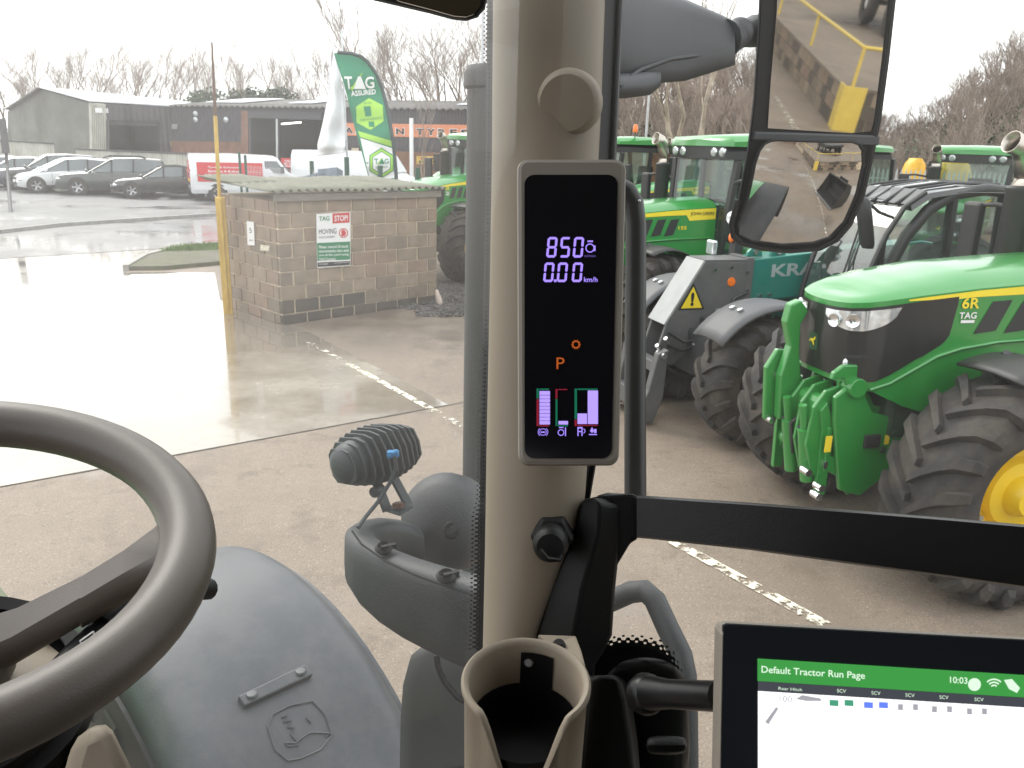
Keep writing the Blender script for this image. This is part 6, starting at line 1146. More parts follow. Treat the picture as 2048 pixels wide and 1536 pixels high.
dq('fluid_symbol', MT['violet'], [(1180, 862), (1184, 854), (1188, 862), (1184, 866)]); dq('fluid_symbol', MT['violet'], rect(1178, 868, 1194, 870)); dq('fluid_symbol', MT['violet'], rect(1188, 858, 1193, 866))

# steering wheel, column and stalk
swc = V((-.488, .606, 2.557)); swn = V((math.cos(R(75.3)) * math.cos(R(-43)), math.cos(R(75.3)) * math.sin(R(-43)), math.sin(R(75.3))))
sx_, sy_, sz_ = frame_from(swn)
whl = bpy.data.objects.new('steering_wheel', None); col.objects.link(whl); whl.parent = own
def swp(a, r_, h): return swc + (sx_ * math.cos(a) + sy_ * math.sin(a)) * r_ + swn * h
mb = MB(); mb.loft([[swp(a, .205 + .0255 * math.cos(b), .024 * math.sin(b)) for b in [k * math.pi / 8 for k in range(16)]] for a in [i * 2 * math.pi / 72 for i in range(73)]], cap=False); mb.build('rim', MT['rimw'], whl, smooth=180)
def ang_of(p): d = V(p) - swc; return math.atan2(d.dot(sy_), d.dot(sx_))
plS = Pl(swc, swn); a_sp = ang_of(plS.hit(352, 1082))
for k, da in enumerate((0, 2.2, -2.1)):
    a = a_sp + da; mb = MB(); tn = swn.cross((swp(a, 1, 0) - swc).normalized()); secs = []
    for r_, w_, dr, th_ in ((.02, .06, -.118, .034), (.06, .05, -.1, .032), (.115, .04, -.062, .031), (.117, .042, -.062, .034), (.15, .044, -.036, .034), (.178, .056, -.012, .034), (.203, .08, 0, .03)):
        c_ = swp(a, r_, dr); h0, h1 = -th_ * .7, th_ * .3 + .004; secs.append([c_ + tn * (w_ * u * .5) + swn * v_ for u, v_ in ((-1, h0 + .012), (-.7, h0), (.7, h0), (1, h0 + .012), (1, h1 - .01), (.75, h1), (-.75, h1), (-1, h1 - .01))])
    mb.loft(secs); mb.build('spoke', MT['rimw'], whl, smooth=45)
mb = MB(); mb.lathe([(0, .012), (.045, .01), (.058, 0), (.06, -.02), (.05, -.05), (.0, -.06)], 24, swc - swn * .118, swn); mb.build('hub', MT['rimw'], whl, smooth=50)
part('steering_column', MT['beige'], lambda m: m.loft([[swc + swn * h + (HV * math.sin(a) * ry + RV * math.cos(a) * rx) + HV * fo for a in [k * math.pi / 10 for k in range(20)]] for h, rx, ry, fo in ((-.165, .07, .06, .0), (-.175, .1, .1, .0), (-.24, .115, .13, .03), (-.4, .12, .16, .1), (-.8, .13, .2, .2))]), smooth=50)
part('console_side', MT['beige'], lambda m: m.loft([[P(x, y, d) for x, y in ((150, 1470), (215, 1440), (262, 1536), (300, 1640), (100, 1640))] for d in (.66, .9)]), bev=.035, smooth=50)
part('console_ring', MT['trim'], lambda m: m.lathe([(.105, -.165), (.118, -.16), (.118, -.172), (.108, -.176), (.128, -.182), (.13, -.195), (.1, -.2)], 40, swc + HV * .005, swn), smooth=50)
st_a, st_b = P(96, 1358, .70), P(262, 1205, .80)
stk = part('wiper_stalk', MT['trim'], lambda m: m.tube([st_a, st_a.lerp(st_b, .12), st_a.lerp(st_b, .3), st_a.lerp(st_b, .85), st_b, P(340, 1180, .86), P(418, 1178, .92)], [.007, .010, .0115, .0125, .0125, .012, .012], 12), smooth=60)
part('stalk_ring', MT['rail'], lambda m: m.tube([st_a.lerp(st_b, .62), st_a.lerp(st_b, .66)], .0155, 14), stk)
wv_ = [(166, 1292), (188, 1262), (196, 1270), (193, 1284), (172, 1300)]
mb = MB()
for a, b in (((160, 1282), (187, 1263)), ((187, 1263), (190, 1280)), ((190, 1280), (170, 1297)), ((170, 1297), (160, 1282)), ((168, 1297), (180, 1276))): mb.tube([P(*a, .715), P(*b, .715)], .0008, 4)
mb.build('wiper_symbol', MT['white'], stk)
frit('windscreen_lower_border', [P(x, y, .95) for x, y in ((-60, 1330), (0, 1325), (40, 1330), (80, 1345), (120, 1375))], [P(x, y, .95) for x, y in ((-60, 1260), (0, 1268), (50, 1290), (100, 1312), (140, 1340))], 22, 2.5)

# bonnet, front wheel and mudguard outside
def hsec(f, w_, z, zb_): return [cabpt(l, f, zz) for l, zz in ((-w_ - .16, zb_), (-w_ - .16, z - .1), (-w_ - .08, z), (-.08, z + .05), (w_ - .08, z), (w_, z - .1), (w_, zb_))]
part('bonnet', MT['jdgreen'], lambda m: m.loft([hsec(f, w_, z, 1.2) for f, w_, z in ((1.62, .33, 2.04), (2.0, .325, 2.02), (3.0, .3, 1.94), (3.6, .24, 1.84))]), smooth=40)
def fen(a, b):
    t_ = R(18 + 140 * a); lat = .52 + .6 * b; e = max(0, abs(b - .5) * 2 - .72) / .28; rr_ = .86 - .07 * e * e; return cabpt(lat, 2.02 - math.cos(t_) * rr_, .8 + math.sin(t_) * rr_ + .012 * math.cos((b - .5) * 3))
MT['guard'] = pm('grey_mudguard_plastic', (.072, .077, .086), .4, var=.1, scale=3, dirt=(.17, .168, .165), dirt_amt=.35, dirt_scale=9, bump=.07, bscale=220)
fo = part('front_mudguard', MT['guard'], lambda m: m.grid(fen, 40, 24), smooth=60, solid=.012)
part('mudguard_lip', MT['guard'], lambda m: m.loft([[fen(a, b) + V((0, 0, .0)), fen(a, b) + RV * s * .012, fen(a, b) + RV * s * .012 - V((0, 0, .06)), fen(a, b) - V((0, 0, .06))] for a in [i / 24 for i in range(25)] for b, s in ((1.0, 1),)]), fo)
part('inner_skirt', MT['trim'], lambda m: m.prism([fen(i / 20, .0) for i in range(21)] + [cabpt(.52, 2.7, .9), cabpt(.52, 1.25, .9)], (0, 0, 0), RV * -.01), fo)
e_ = lug_tyre(own, 'front_wheel', (0, 0, 0), .78, .58, .4, 20, -1); e_.matrix_local = M(((-.7071, -.7071, 0, (RV * .83 + HV * 2.02).x), (.7071, -.7071, 0, (RV * .83 + HV * 2.02).y), (0, 0, 1, .78), (0, 0, 0, 1)))
class FS:                                             # a point on the mudguard skin seen at a pixel
    @staticmethod
    def near(x, y):
        best = None; k = ray(x, y).normalized()
        for i in range(60):
            for j in range(40):
                p = fen(i / 59, j / 39); d = p - CP; e = (d - k * d.dot(k)).length
                if d.dot(k) > 0 and (best is None or e < best[0]): best = (e, i / 59, j / 39)
        return best[1], best[2]
def on_fen(x, y, h=.0):
    a, b = FS.near(x, y)
    for _ in range(25):
        p = fen(a, b); d = p - CP; px_, py_ = 1024 + FPX * d.dot(cr) / d.dot(cf), 768 - FPX * d.dot(cu) / d.dot(cf); ex, ey = x - px_, y - py_
        if abs(ex) + abs(ey) < .3: break
        e = .004
        def pr(q): d = q - CP; return V((1024 + FPX * d.dot(cr) / d.dot(cf), 768 - FPX * d.dot(cu) / d.dot(cf)))
        ja = (pr(fen(a + e, b)) - V((px_, py_))) / e; jb = (pr(fen(a, b + e)) - V((px_, py_))) / e; det = ja.x * jb.y - ja.y * jb.x
        if abs(det) < 1e-9: break
        a += max(-.1, min(.1, (ex * jb.y - ey * jb.x) / det)); b += max(-.1, min(.1, (ja.x * ey - ja.y * ex) / det))
    n = (fen(a + .01, b) - fen(a - .01, b)).cross(fen(a, b + .01) - fen(a, b - .01)).normalized()
    if n.z < 0: n = -n
    return fen(a, b) + n * h
bar = [(474, 1400), (607, 1336), (623, 1356), (488, 1419)]
part('reflector_bar', MT['guard'], lambda m: m.add([on_fen(x, y, .002) for x, y in bar] + [on_fen(x, y, .02) for x, y in bar], [(4, 5, 6, 7), (0, 1, 5, 4), (1, 2, 6, 5), (2, 3, 7, 6), (3, 0, 4, 7)]), fo, bev=.004)
for x, y in ((501, 1398), (598, 1352)): q = on_fen(x, y, .02); part('bar_rivet', MT['guard'], lambda m: m.lathe([(0, .006), (.012, .004), (.014, 0)], 14, q, (0, 0, 1)), fo, smooth=50)
def emb(nm, pts, r_=.0024): part(nm, MT['guard'], lambda m: m.tube([on_fen(x, y, .003) for x, y in pts], r_, 5), fo, smooth=60)
emb('emblem_outline', [(535, 1455), (545, 1430), (580, 1412), (625, 1403), (650, 1430), (664, 1470), (640, 1500), (600, 1518), (575, 1522), (550, 1500), (535, 1455)])
emb('emblem_deer', [(570, 1486), (590, 1487), (605, 1475), (620, 1466), (640, 1466), (662, 1468), (650, 1474)]); emb('emblem_deer', [(562, 1436), (575, 1432), (566, 1445), (582, 1442), (574, 1456), (588, 1456), (582, 1470), (592, 1482)]); emb('emblem_deer', [(612, 1436), (622, 1446)]); emb('emblem_deer', [(570, 1486), (575, 1493), (598, 1491)])

# lamp arm reaching out in front of the pillar
def rsec(c, tx, up, w_, h_):
    tx = V(tx).normalized(); return [c + tx * (w_ * u) + V(up) * (h_ * v_) for u, v_ in [(.5 * math.copysign(abs(math.cos(q)) ** .6, math.cos(q)), .5 * math.copysign(abs(math.sin(q)) ** .6, math.sin(q))) for q in [k * math.pi / 10 for k in range(20)]]]
armp = [(985, 1212, .99, .05, .125), (940, 1196, 1.01, .05, .125), (880, 1176, 1.045, .05, .12), (825, 1154, 1.08, .05, .115), (778, 1130, 1.115, .05, .108), (742, 1104, 1.15, .05, .1), (722, 1080, 1.19, .05, .09), (720, 1058, 1.23, .048, .08), (738, 1042, 1.27, .048, .07), (770, 1034, 1.3, .048, .064), (805, 1036, 1.33, .046, .06), (838, 1046, 1.35, .042, .056)]
apts = [P(x, y + 18, d) for x, y, d, w_, h_ in armp]; secs = []
for i, (x, y, d, w_, h_) in enumerate(armp):
    t_ = (apts[min(i + 1, len(apts) - 1)] - apts[max(i - 1, 0)]); tz = V((t_.x, t_.y, 0)).normalized(); nx = V((-tz.y, tz.x, 0)); secs.append(rsec(apts[i] - V((0, 0, .02)), nx, (0, 0, 1), w_, h_))
la = part('lamp_arm', MT['greyp'], lambda m: m.loft(secs), smooth=70)
part('cover_groove', MT['trim'], lambda m: m.tube([P(x, y, d) for x, y, d in ((957, 1192, .965), (900, 1175, .995), (830, 1150, 1.03), (770, 1122, 1.075), (722, 1088, 1.12), (704, 1062, 1.155))], .0016, 5), la)
for x, y, d in ((768, 1100, 1.1), (892, 1156, 1.005)): q = P(x, y, d); part('arm_clip', MT['trim'], lambda m: (m.lathe([(.011, 0), (.013, .004), (.009, .008), (.006, .004), (0, .004)], 12, q, (0, -.2, 1)), m.box(q + V((.006, 0, .005)), (.02, .006, .006), .5)), la, smooth=40)
part('side_lamp', MT['greyp'], lambda m: m.lathe([(.0, .075), (.045, .07), (.075, .045), (.085, 0), (.083, -.04), (.06, -.085), (.0, -.1)], 28, P(898, 1040, 1.45), (CP - P(898, 1040, 1.45)) + V((-.4, .2, .3))), smooth=60)
part('lamp_screw', MT['trim'], lambda m: m.lathe([(0, .002), (.012, .003), (.016, 0)], 14, P(903, 1060, 1.372), CP - P(903, 1060, 1.372)))
# finned work lamp on its bracket
wl_ = bpy.data.objects.new('work_lamp', None); col.objects.link(wl_); wl_.parent = own
wc = P(752, 908, 1.3); wu = (P(832, 878, 1.36) - wc).normalized(); wv = cu.copy(); wv = (wv - wu * wv.dot(wu)).normalized(); ww = wu.cross(wv)
def wsec(t, k, sh=0): 
    r1 = k; return [wc + wu * t + wv * (.043 * r1 * math.sin(a)) + ww * (.045 * r1 * math.cos(a)) for a in [j * math.pi / 9 for j in range(18)]]
MT['lampb'] = pm('lamp_casting', (.02, .027, .03), .5, var=.15, scale=8, dirt=(.1, .12, .13), dirt_amt=.3)
part('lamp_body', MT['lampb'], lambda m: m.loft([wsec(t, k) for t, k in ((-.076, .3), (-.07, .62), (-.055, .8), (-.03, .88), (.0, .9), (.03, .88), (.05, .8), (.062, .7), (.066, .4))]), wl_, smooth=60)
for i in range(11):
    t = -.066 + i * .0128; k = math.sqrt(max(.1, 1 - (t / .085) ** 2)) * 1.06
    part('cooling_fin', MT['lampb'], lambda m: m.loft([[wc + wu * tt + wv * (.0425 * k * y) + ww * (.05 * k * x) for x, y in ((1, .2), (1, -.55), (.75, -.85), (.3, -.98), (-.6, -.98), (-.9, -.6), (-.9, .6), (-.6, .98), (.3, .98), (.75, .85))] for tt in (t - .0016, t + .0016)]), wl_, bev=.0006)
part('connector', pm('blue_plastic', (.02, .2, .45), .4), lambda m: (m.box(P(786, 908, 1.24), (.018, .012, .01)), m.ball(P(792, 905, 1.238), .005), m.ball(P(780, 911, 1.238), .005)), wl_, bev=.002)
part('lead', MT['lampb'], lambda m: m.tube([P(x, y, d) for x, y, d in ((790, 912, 1.235), (792, 935, 1.235), (780, 965, 1.24), (755, 1005, 1.22), (730, 1035, 1.2), (716, 1055, 1.185))], .0032, 7), wl_, smooth=60)
for a, b in (((752, 960, 1.29), (775, 1022, 1.285)), ((785, 950, 1.32), (818, 1012, 1.315))): part('bracket_arm', MT['lampb'], lambda m: m.beam(P(*a), P(*b), .016, .006), wl_, bev=.001)
part('bracket_base', MT['lampb'], lambda m: m.loft([[P(x, y, d) for x, y, d in ((772, 1018, 1.28), (800, 1027, 1.25), (826, 1010, 1.28), (812, 1000, 1.32), (790, 1003, 1.33))], [P(x, y + 6, d) for x, y, d in ((772, 1018, 1.28), (800, 1027, 1.25), (826, 1010, 1.28), (812, 1000, 1.32), (790, 1003, 1.33))]]), wl_, bev=.001)
part('bracket_bolt', MT['rust'], lambda m: m.cyl(P(797, 1016, 1.275), P(797, 1006, 1.275), .0095, 6), wl_); part('pivot_knob', MT['lampb'], lambda m: m.cyl(P(748, 985, 1.27), P(762, 978, 1.29), .009, 10), wl_, smooth=40)
# dark lower cab corner and tank beside the mudguard
part('tank_cover', MT['stack'], lambda m: m.loft([[P(x, y, d) for x, y, d in ((x0, y_, 1.42), (x0 + 25, y_ - 8, 1.38), (980, y_ - 20, 1.3), (1000, y_, 1.6), (x0 + 20, y_, 1.7))] for x0, y_ in ((860, 1280), (822, 1310), (806, 1370), (801, 1440), (799, 1560))]), smooth=50, bev=.01)
part('cable', MT['trim'], lambda m: m.tube([P(x, y, 1.3) for x, y in ((873, 1310), (876, 1335), (890, 1365), (915, 1395), (945, 1410))], .005, 6), smooth=60)
# rear handle outside the side window
part('step_handle', MT['greyp'], lambda m: m.tube([P(x, y, d) for x, y, d in ((1160, 1235, 1.25), (1215, 1205, 1.22), (1262, 1184, 1.2), (1290, 1182, 1.18), (1310, 1200, 1.17), (1335, 1255, 1.15), (1362, 1310, 1.13), (1370, 1350, 1.12), (1372, 1420, 1.11), (1374, 1600, 1.1))], .0165, 12), smooth=60)
# rear fender, roof and floor of the cab, plus unseen blockers that darken it
RFc = (-1.15, .97)
def orf(a, b, dl=0.0): t_ = R(5 + 165 * a); return cabpt(.72 + dl + .52 * b, RFc[0] - math.cos(t_) * 1.16, RFc[1] + math.sin(t_) * 1.16)
part('rear_fender', MT['jdgreen'], lambda m: m.grid(lambda a, b: orf(a, b * .6), 20, 4), smooth=60, solid=.02); part('fender_extension', MT['greyp'], lambda m: m.grid(lambda a, b: orf(a, .6 + b * .85) - V((0, 0, .01 * b)), 20, 3), smooth=60, solid=.02)
e_ = lug_tyre(own, 'rear_wheel', (0, 0, 0), .97, .65, .52, 22, -1); e_.matrix_local = M(((-.7071, -.7071, 0, (RV * .95 + HV * -1.15).x), (.7071, -.7071, 0, (RV * .95 + HV * -1.15).y), (0, 0, 1, .97), (0, 0, 0, 1)))
MT['lining'] = pm('beige_headlining', (.16, .14, .11), .9, var=.05)
part('cab_roof', MT['lining'], lambda m: m.loft([[cabpt(l, f, z) for l, f in ((-.62, .62), (.5, .62), (.62, .5), (.85, -.4), (.85, -1.1), (-.85, -1.1), (-.85, -.4))] for z in (3.36, 3.5)]), bev=.02)
part('cab_floor', MT['trim'], lambda m: m.loft([[cabpt(l, f, z) for l, f in ((-.55, .9), (.5, .75), (.75, .2), (.8, -1.05), (-.8, -1.05), (-.75, .2))] for z in (1.25, 1.32)]))
part('rear_light_blocker', MT['trim'], lambda m: m.beam(cabpt(-.8, -1.06, 2.3), cabpt(.8, -1.06, 2.3), .06, 2.0)); part('seat', MT['trim'], lambda m: (m.beam(cabpt(-.28, -.3, 1.85), cabpt(.28, -.3, 1.85), .55, .14), m.beam(cabpt(-.27, -.62, 2.35), cabpt(.27, -.62, 2.35), .16, .95)), bev=.05)  # solid back behind the seat added to keep light off the pillar
for l, f in ((.83, -1.02), (-.83, -1.02), (-.62, .55), (-.8, -.3)): part('cab_pillar', MT['beige'], lambda m: m.beam(cabpt(l, f, 1.3), cabpt(l * .98, f, 3.38), .09, .09), bev=.02)
part('side_light_blocker', MT['trim'], lambda m: m.loft([[cabpt(l, f, z) for l, f in ((-.84, -.05), (-.86, -1.0), (-.9, -1.0), (-.88, -.05))] for z in (1.3, 3.36)])); part('side_light_blocker', MT['trim'], lambda m: m.loft([[cabpt(l, f, z) for l, f in ((.87, -.45), (.86, -1.0), (.9, -1.0), (.9, -.45))] for z in (1.3, 3.36)]))  # unseen solid sides added to block light into the cab
part('side_panel', MT['trim'], lambda m: m.loft([[cabpt(l, f, z) for l, f in ((.78, .15), (.82, -1.0), (.86, -1.0), (.82, .15))] for z in (1.3, 2.1)]))
# inside mirror at the top of the windscreen
plI = Pl(P(880, 10, .62), -cf + V((.06, 0, -.12)))
im = part('inside_mirror', MT['trim'], lambda m: m.slab(plI, [(700, -14), (740, 2), (800, 16), (860, 30), (905, 42), (932, 45), (955, 38), (970, 20), (976, -4), (980, -80), (700, -80)], -.012, 0), bev=.003)
MT['mirror'] = pm('mirror_glass', (.58, .57, .55), .02, 1.0, var=.02)
part('mirror_glass', MT['mirror'], lambda m: m.slab(plI, [(760, -14), (800, 4), (862, 20), (908, 33), (932, 35), (948, 29), (960, 14), (964, -8), (966, -76), (760, -76)], .0005, .002), im)

# ---- outside mirror: housing, flat glass above, convex wide-angle glass below
mc = P(1650, 130, 1.55); d_in = (mc - CP).normalized(); d_out = (-HV * math.cos(R(4)) + RV * math.sin(R(4)) + V((0, 0, -.15))).normalized(); mn = (d_out - d_in).normalized()
plM = Pl(mc, mn)
mir = bpy.data.objects.new('side_mirror', None); col.objects.link(mir); mir.parent = own
MT['housing'] = pm('grey_black_housing', (.045, .048, .054), .5, var=.08, scale=3, dirt=(.14, .15, .16), dirt_amt=.25, bump=.06, bscale=400)
outl = [(1524, -140), (1795, -140), (1790, -40), (1784, 10), (1772, 120), (1756, 240), (1742, 310), (1724, 390), (1698, 450), (1670, 482), (1640, 497), (1580, 502), (1520, 496), (1482, 486), (1466, 472), (1462, 450), (1475, 400), (1494, 300), (1506, 200), (1515, 60)]
cx_, cy_ = 1620, 180
part('housing', MT['housing'], lambda m: m.loft([[plM.hit(cx_ + (x - cx_) * s, cy_ + (y - cy_) * s2, o) for x, y in outl] for s, s2, o in ((.9, .96, -.075), (.98, .99, -.05), (1.0, 1.0, -.012), (1.0, 1.0, .004), (.985, .992, .006), (.975, .985, .002))], cap=False), mir, smooth=40)
part('backing', MT['trim'], lambda m: m.slab(plM, outl, -.014, -.004), mir)
part('housing_rim', MT['trim'], lambda m: m.tube([plM.hit(x, y, .003) for x, y in [outl[1]] + outl[2:17]], .0055, 6), mir, smooth=60)
part('flat_glass', MT['mirror'], lambda m: m.slab(plM, [(1556, -130), (1786, -130), (1780, 0), (1766, 120), (1752, 225), (1740, 262), (1700, 266), (1534, 256), (1540, 160), (1552, 20)], -.002, .001), mir)
part('divider', MT['housing'], lambda m: m.slab(plM, [(1504, 262), (1754, 270), (1750, 290), (1500, 278)], -.004, .008), mir, bev=.003)
low = [(1550, 285), (1562, 283), (1712, 286), (1726, 291), (1733, 303), (1733, 330), (1718, 390), (1694, 446), (1664, 478), (1630, 488), (1570, 492), (1510, 486), (1486, 474), (1484, 452), (1502, 400), (1518, 330), (1528, 304), (1538, 291)]
lc = plM.hit(1612, 385, 0); RCV = .72; gp = plM.hit(1620, 325, 0); nn_ = ((V((11.2, -7.0, .4)) - gp).normalized() - (gp - CP).normalized()).normalized(); tn_ = gp - lc; n0_ = (nn_ - (tn_ - nn_ * tn_.dot(nn_)) / RCV).normalized(); plQ = Pl(lc + mn * .02, n0_)
def cvx(x, y):
    p = plQ.hit(x, y, 0); r2 = (p - lc).length_squared; return p - n0_ * (r2 / (2 * RCV))
mb = MB(); nr = 14; ctr = cvx(1612, 385); vs = [ctr]
bnd = []
for i in range(len(low)):
    for k in range(4): f = k / 4; bnd.append((low[i][0] * (1 - f) + low[(i + 1) % len(low)][0] * f, low[i][1] * (1 - f) + low[(i + 1) % len(low)][1] * f))
for j in range(1, nr + 1): vs += [cvx(1612 + (x - 1612) * j / nr, 385 + (y - 385) * j / nr) for x, y in bnd]
nb_ = len(bnd); fs = [(0, 1 + i, 1 + (i + 1) % nb_) for i in range(nb_)] + [(1 + (j - 1) * nb_ + i, 1 + j * nb_ + i, 1 + j * nb_ + (i + 1) % nb_, 1 + (j - 1) * nb_ + (i + 1) % nb_) for j in range(1, nr) for i in range(nb_)]
mb.add(vs, fs); mb.build('wide_angle_glass', MT['mirror'], mir, smooth=180)
mb = MB(); mb.loft([[cvx(x, y) for x, y in bnd], [plM.hit(x, y, -.006) for x, y in bnd]], cap=False); mb.build('glass_holder', MT['trim'], mir, smooth=60)
mb = MB(); mb.tube([cvx(x, y) for x, y in bnd + bnd[:1]], .0028, 6); mb.build('glass_edge', MT['trim'], mir, smooth=60)
arm = [(1180, 60, 95, 1.25), (1235, 62, 106, 1.27), (1300, 70, 98, 1.33), (1370, 80, 82, 1.4), (1440, 84, 56, 1.46), (1470, 86, 44, 1.48)]
part('arm', MT['housing'], lambda m: m.loft([[P(x + (0), y + h_ * math.sin(a), d - .035 * math.cos(a)) for a in [k * math.pi / 8 for k in range(16)]] for x, y, h_, d in arm]), mir, smooth=60)
part('arm_foot', MT['housing'], lambda m: m.loft([[P(x, y + h_ * math.sin(a), d - .03 * math.cos(a)) for a in [k * math.pi / 8 for k in range(16)]] for x, y, h_, d in ((1190, 172, 26, 1.24), (1250, 172, 25, 1.26), (1300, 166, 24, 1.3), (1322, 158, 14, 1.32))]), mir, smooth=60)
part('arm_ridge', MT['housing'], lambda m: m.tube([P(1238, 172, 1.225), P(1280, 140, 1.28), P(1340, 118, 1.34), P(1420, 108, 1.42)], .004, 6), mir, smooth=60)
part('knuckle', MT['housing'], lambda m: (m.tube([P(1450, 78, 1.47), P(1480, 70, 1.5), P(1510, 62, 1.56)], [.034, .022, .03], 14), m.ball(P(1478, 64, 1.49), .026)), mir, smooth=60)

# ================================================================ CUP HOLDER
cu_t = thing('cup_holder', 'beige plastic cup holder with a notched front below the pillar', 'cup holder', P(1052, 1360, .63))
cc = P(1052, 1362, .63); cax = (V((0, 0, 1)) + (CP - cc).normalized() * .12).normalized(); bx_, by_, bz_ = frame_from(cax); fwd_ = (CP - cc) - cax * (CP - cc).dot(cax); fwd_.normalize(); rt_ = fwd_.cross(cax).normalized() * -1
RC = .0475
def cup(a, r_, h): return cc + fwd_ * (r_ * math.cos(a)) + rt_ * (r_ * math.sin(a)) + cax * h
def ztop(a):
    a = (a + math.pi) % (2 * math.pi) - math.pi; x = abs(a) / .78; return -.066 * (.5 + .5 * math.cos(math.pi * min(1, x ** 1.15))) if x < 1 else 0.0
N = 72; prof = []
mb = MB(); secs = []
for i in range(N):
    a = 2 * math.pi * i / N + .02; z = ztop(a); secs.append([cup(a, RC - .0008, -.17), cup(a, RC, -.1 if z > -.09 else z), cup(a, RC + .0005, z - .006), cup(a, RC + .003, z - .003), cup(a, RC + .003, z), cup(a, RC + .001, z + .002), cup(a, RC - .002, z + .001), cup(a, RC - .0035, z - .003), cup(a, RC - .005, -.08), cup(a, RC - .006, -.16)])
secs.append(secs[0]); mb.loft(secs, cap=False, closed=False); child(mb, 'cup', MT['beige'], cu_t, smooth=60)
mb = MB(); mb.lathe([(0, -.072), (RC - .006, -.072)], 36, cc, cax); child(mb, 'cup_base', MT['trim'], cu_t)
mb = MB(); mb.lathe([(RC - .0056, -.073), (RC - .0052, -.04)], 36, cc, cax); child(mb, 'rubber_liner', MT['trim'], cu_t, smooth=60)
mb = MB(); pts = [P(1075, 1268, .70), P(1152, 1271, .70), P(1163, 1300, .675), P(1172, 1335, .65), P(1150, 1335, .65), P(1100, 1290, .69)]; mb.prism(pts, (0, 0, 0), -cax * .006); child(mb, 'mounting_flange', MT['beige'], cu_t, bev=.0015)
mb = MB(); mb.lathe([(0, .003), (.004, .003), (.006, 0)], 12, P(1118, 1289, .685), cax); child(mb, 'screw', MT['trim'], cu_t)
mb = MB(); mb.grid(lambda a, b: cup(math.pi + .12 - .66 * a, RC - .0052, -.008 - .034 * b), 8, 2); child(mb, 'mounting_plate', MT['trim'], cu_t)
mb = MB(); q = cup(math.pi - .04, RC - .0055, -.018); mb.lathe([(0, .002), (.003, .002), (.0042, 0)], 12, q, cc - q); child(mb, 'screw', MT['steel'], cu_t, smooth=40)

# ================================================================ TOUCHSCREEN MONITOR
plV = Pl(P(1500, 1400, .52), -cf + V((-.1, 0, .12)))
mo = thing('touchscreen_monitor', 'touchscreen monitor with a lit run page on a black arm', 'monitor', plV.hit(1500, 1400))
def mslab(nm, mat, pts, o0, o1, **k): mb = MB(); mb.slab(plV, pts, o0, o1); return child(mb, nm, mat, mo, **k)
mslab('case', MT['bezel'], [(1428, 1252), (1434, 1244), (1446, 1240), (2300, 1286), (2300, 1700), (1418, 1700), (1424, 1450)], -.03, 0, bev=.003)
mslab('screen_border', pm('dark_screen_border', (.022, .026, .032), .12, var=.05), [(1444, 1250), (1452, 1246), (2290, 1292), (2290, 1700), (1436, 1700), (1440, 1450)], -.004, .0012)
def tq(nm, mat, pts, off=.002): mb = MB(); mb.add([plV.hit(x, y, off) for x, y in pts], [tuple(range(len(pts)))]); return child(mb, nm, mat, mo)
def Ly(y, x): return y + (x - 1515) * .062
MT['scrw'] = glow('white_screen', (1, 1, 1), .75); MT['scrg'] = glow('green_header', (.05, .3, .06), .62); MT['scrd'] = glow('dark_header', (.035, .038, .045), 1.0); MT['scrt'] = glow('screen_text', (.7, .9, .7), .62); MT['scrgr'] = glow('grey_symbol', (.22, .22, .24), 1.0); MT['sct'] = glow('teal_chip', (.04, .2, .12), 1.0); MT['scb'] = glow('blue_chip', (.08, .14, .6), 1.0); MT['scl'] = glow('green_header_right', (.2, .5, .22), 1.0)
X1 = 2250
tq('page', MT['scrw'], [(1516, 1700), (X1, 1700), (X1, Ly(1382, X1)), (1516, 1382)], .0018)
tq('header', MT['scrg'], [(1515, 1362), (X1, Ly(1362, X1)), (X1, Ly(1317, X1)), (1515, 1317)], .002); tq('column_header', MT['scrd'], [(1516, 1381), (X1, Ly(1381, X1)), (X1, Ly(1362.5, X1)), (1516, 1362.5)], .002)
def mtx(t, mat, x0, y0, x1, y1, b=.012): mb = MB(); text_px(mb, t, plV, [(x0, Ly(y1, x0)), (x1, Ly(y1, x1)), (x1, Ly(y0, x1)), (x0, Ly(y0, x0))], .0026, b); return child(mb, 'lettering', mat, mo)
mtx('Default Tractor Run Page', MT['scrt'], 1523, 1331, 1730, 1349); mtx('Rear Hitch', MT['scrt'], 1557, 1371, 1604, 1377, .0); mtx('100', MT['scrgr'], 1559, 1388, 1584, 1401, .0); mtx('10:03', MT['scrt'], 1900, 1329, 1935, 1342)
for k, (x, m_) in enumerate(((1683, MT['sct']), (1752, MT['scb']), (1820, MT['scrgr']), (1888, MT['scrgr']), (1958, MT['scrgr']))):
    mtx('SCV', MT['scrt'], x - 9, 1368, x + 9, 1375, .0); tq('column_rule', MT['scrgr'], [(x - 33, 1700), (x - 32, 1700), (x - 32, Ly(1382, x - 32)), (x - 33, Ly(1382, x - 33))], .0022)
    for dx in (-24, 6): w_ = 18 if k < 2 else 10; tq('chip', m_, [(x + dx, Ly(1401, x)), (x + dx + w_, Ly(1401, x + w_)), (x + dx + w_, Ly(1389, x + w_)), (x + dx, Ly(1389, x))], .0026)
tq('lever_symbol', MT['scrgr'], [(1592, 1398), (1604, 1390), (1642, 1397), (1642, 1402), (1612, 1402)], .0026); tq('wrench_symbol', MT['scrgr'], [(1530, 1444), (1552, 1414), (1557, 1417), (1537, 1449)], .0026)
mb = MB(); mb.add([plV.hit(1949 + 13 * math.cos(R(t)), 1369 + 13 * math.sin(R(t)), .0026) for t in range(0, 360, 24)], [tuple(range(15))]); child(mb, 'status_symbol', MT['scrt'], mo)
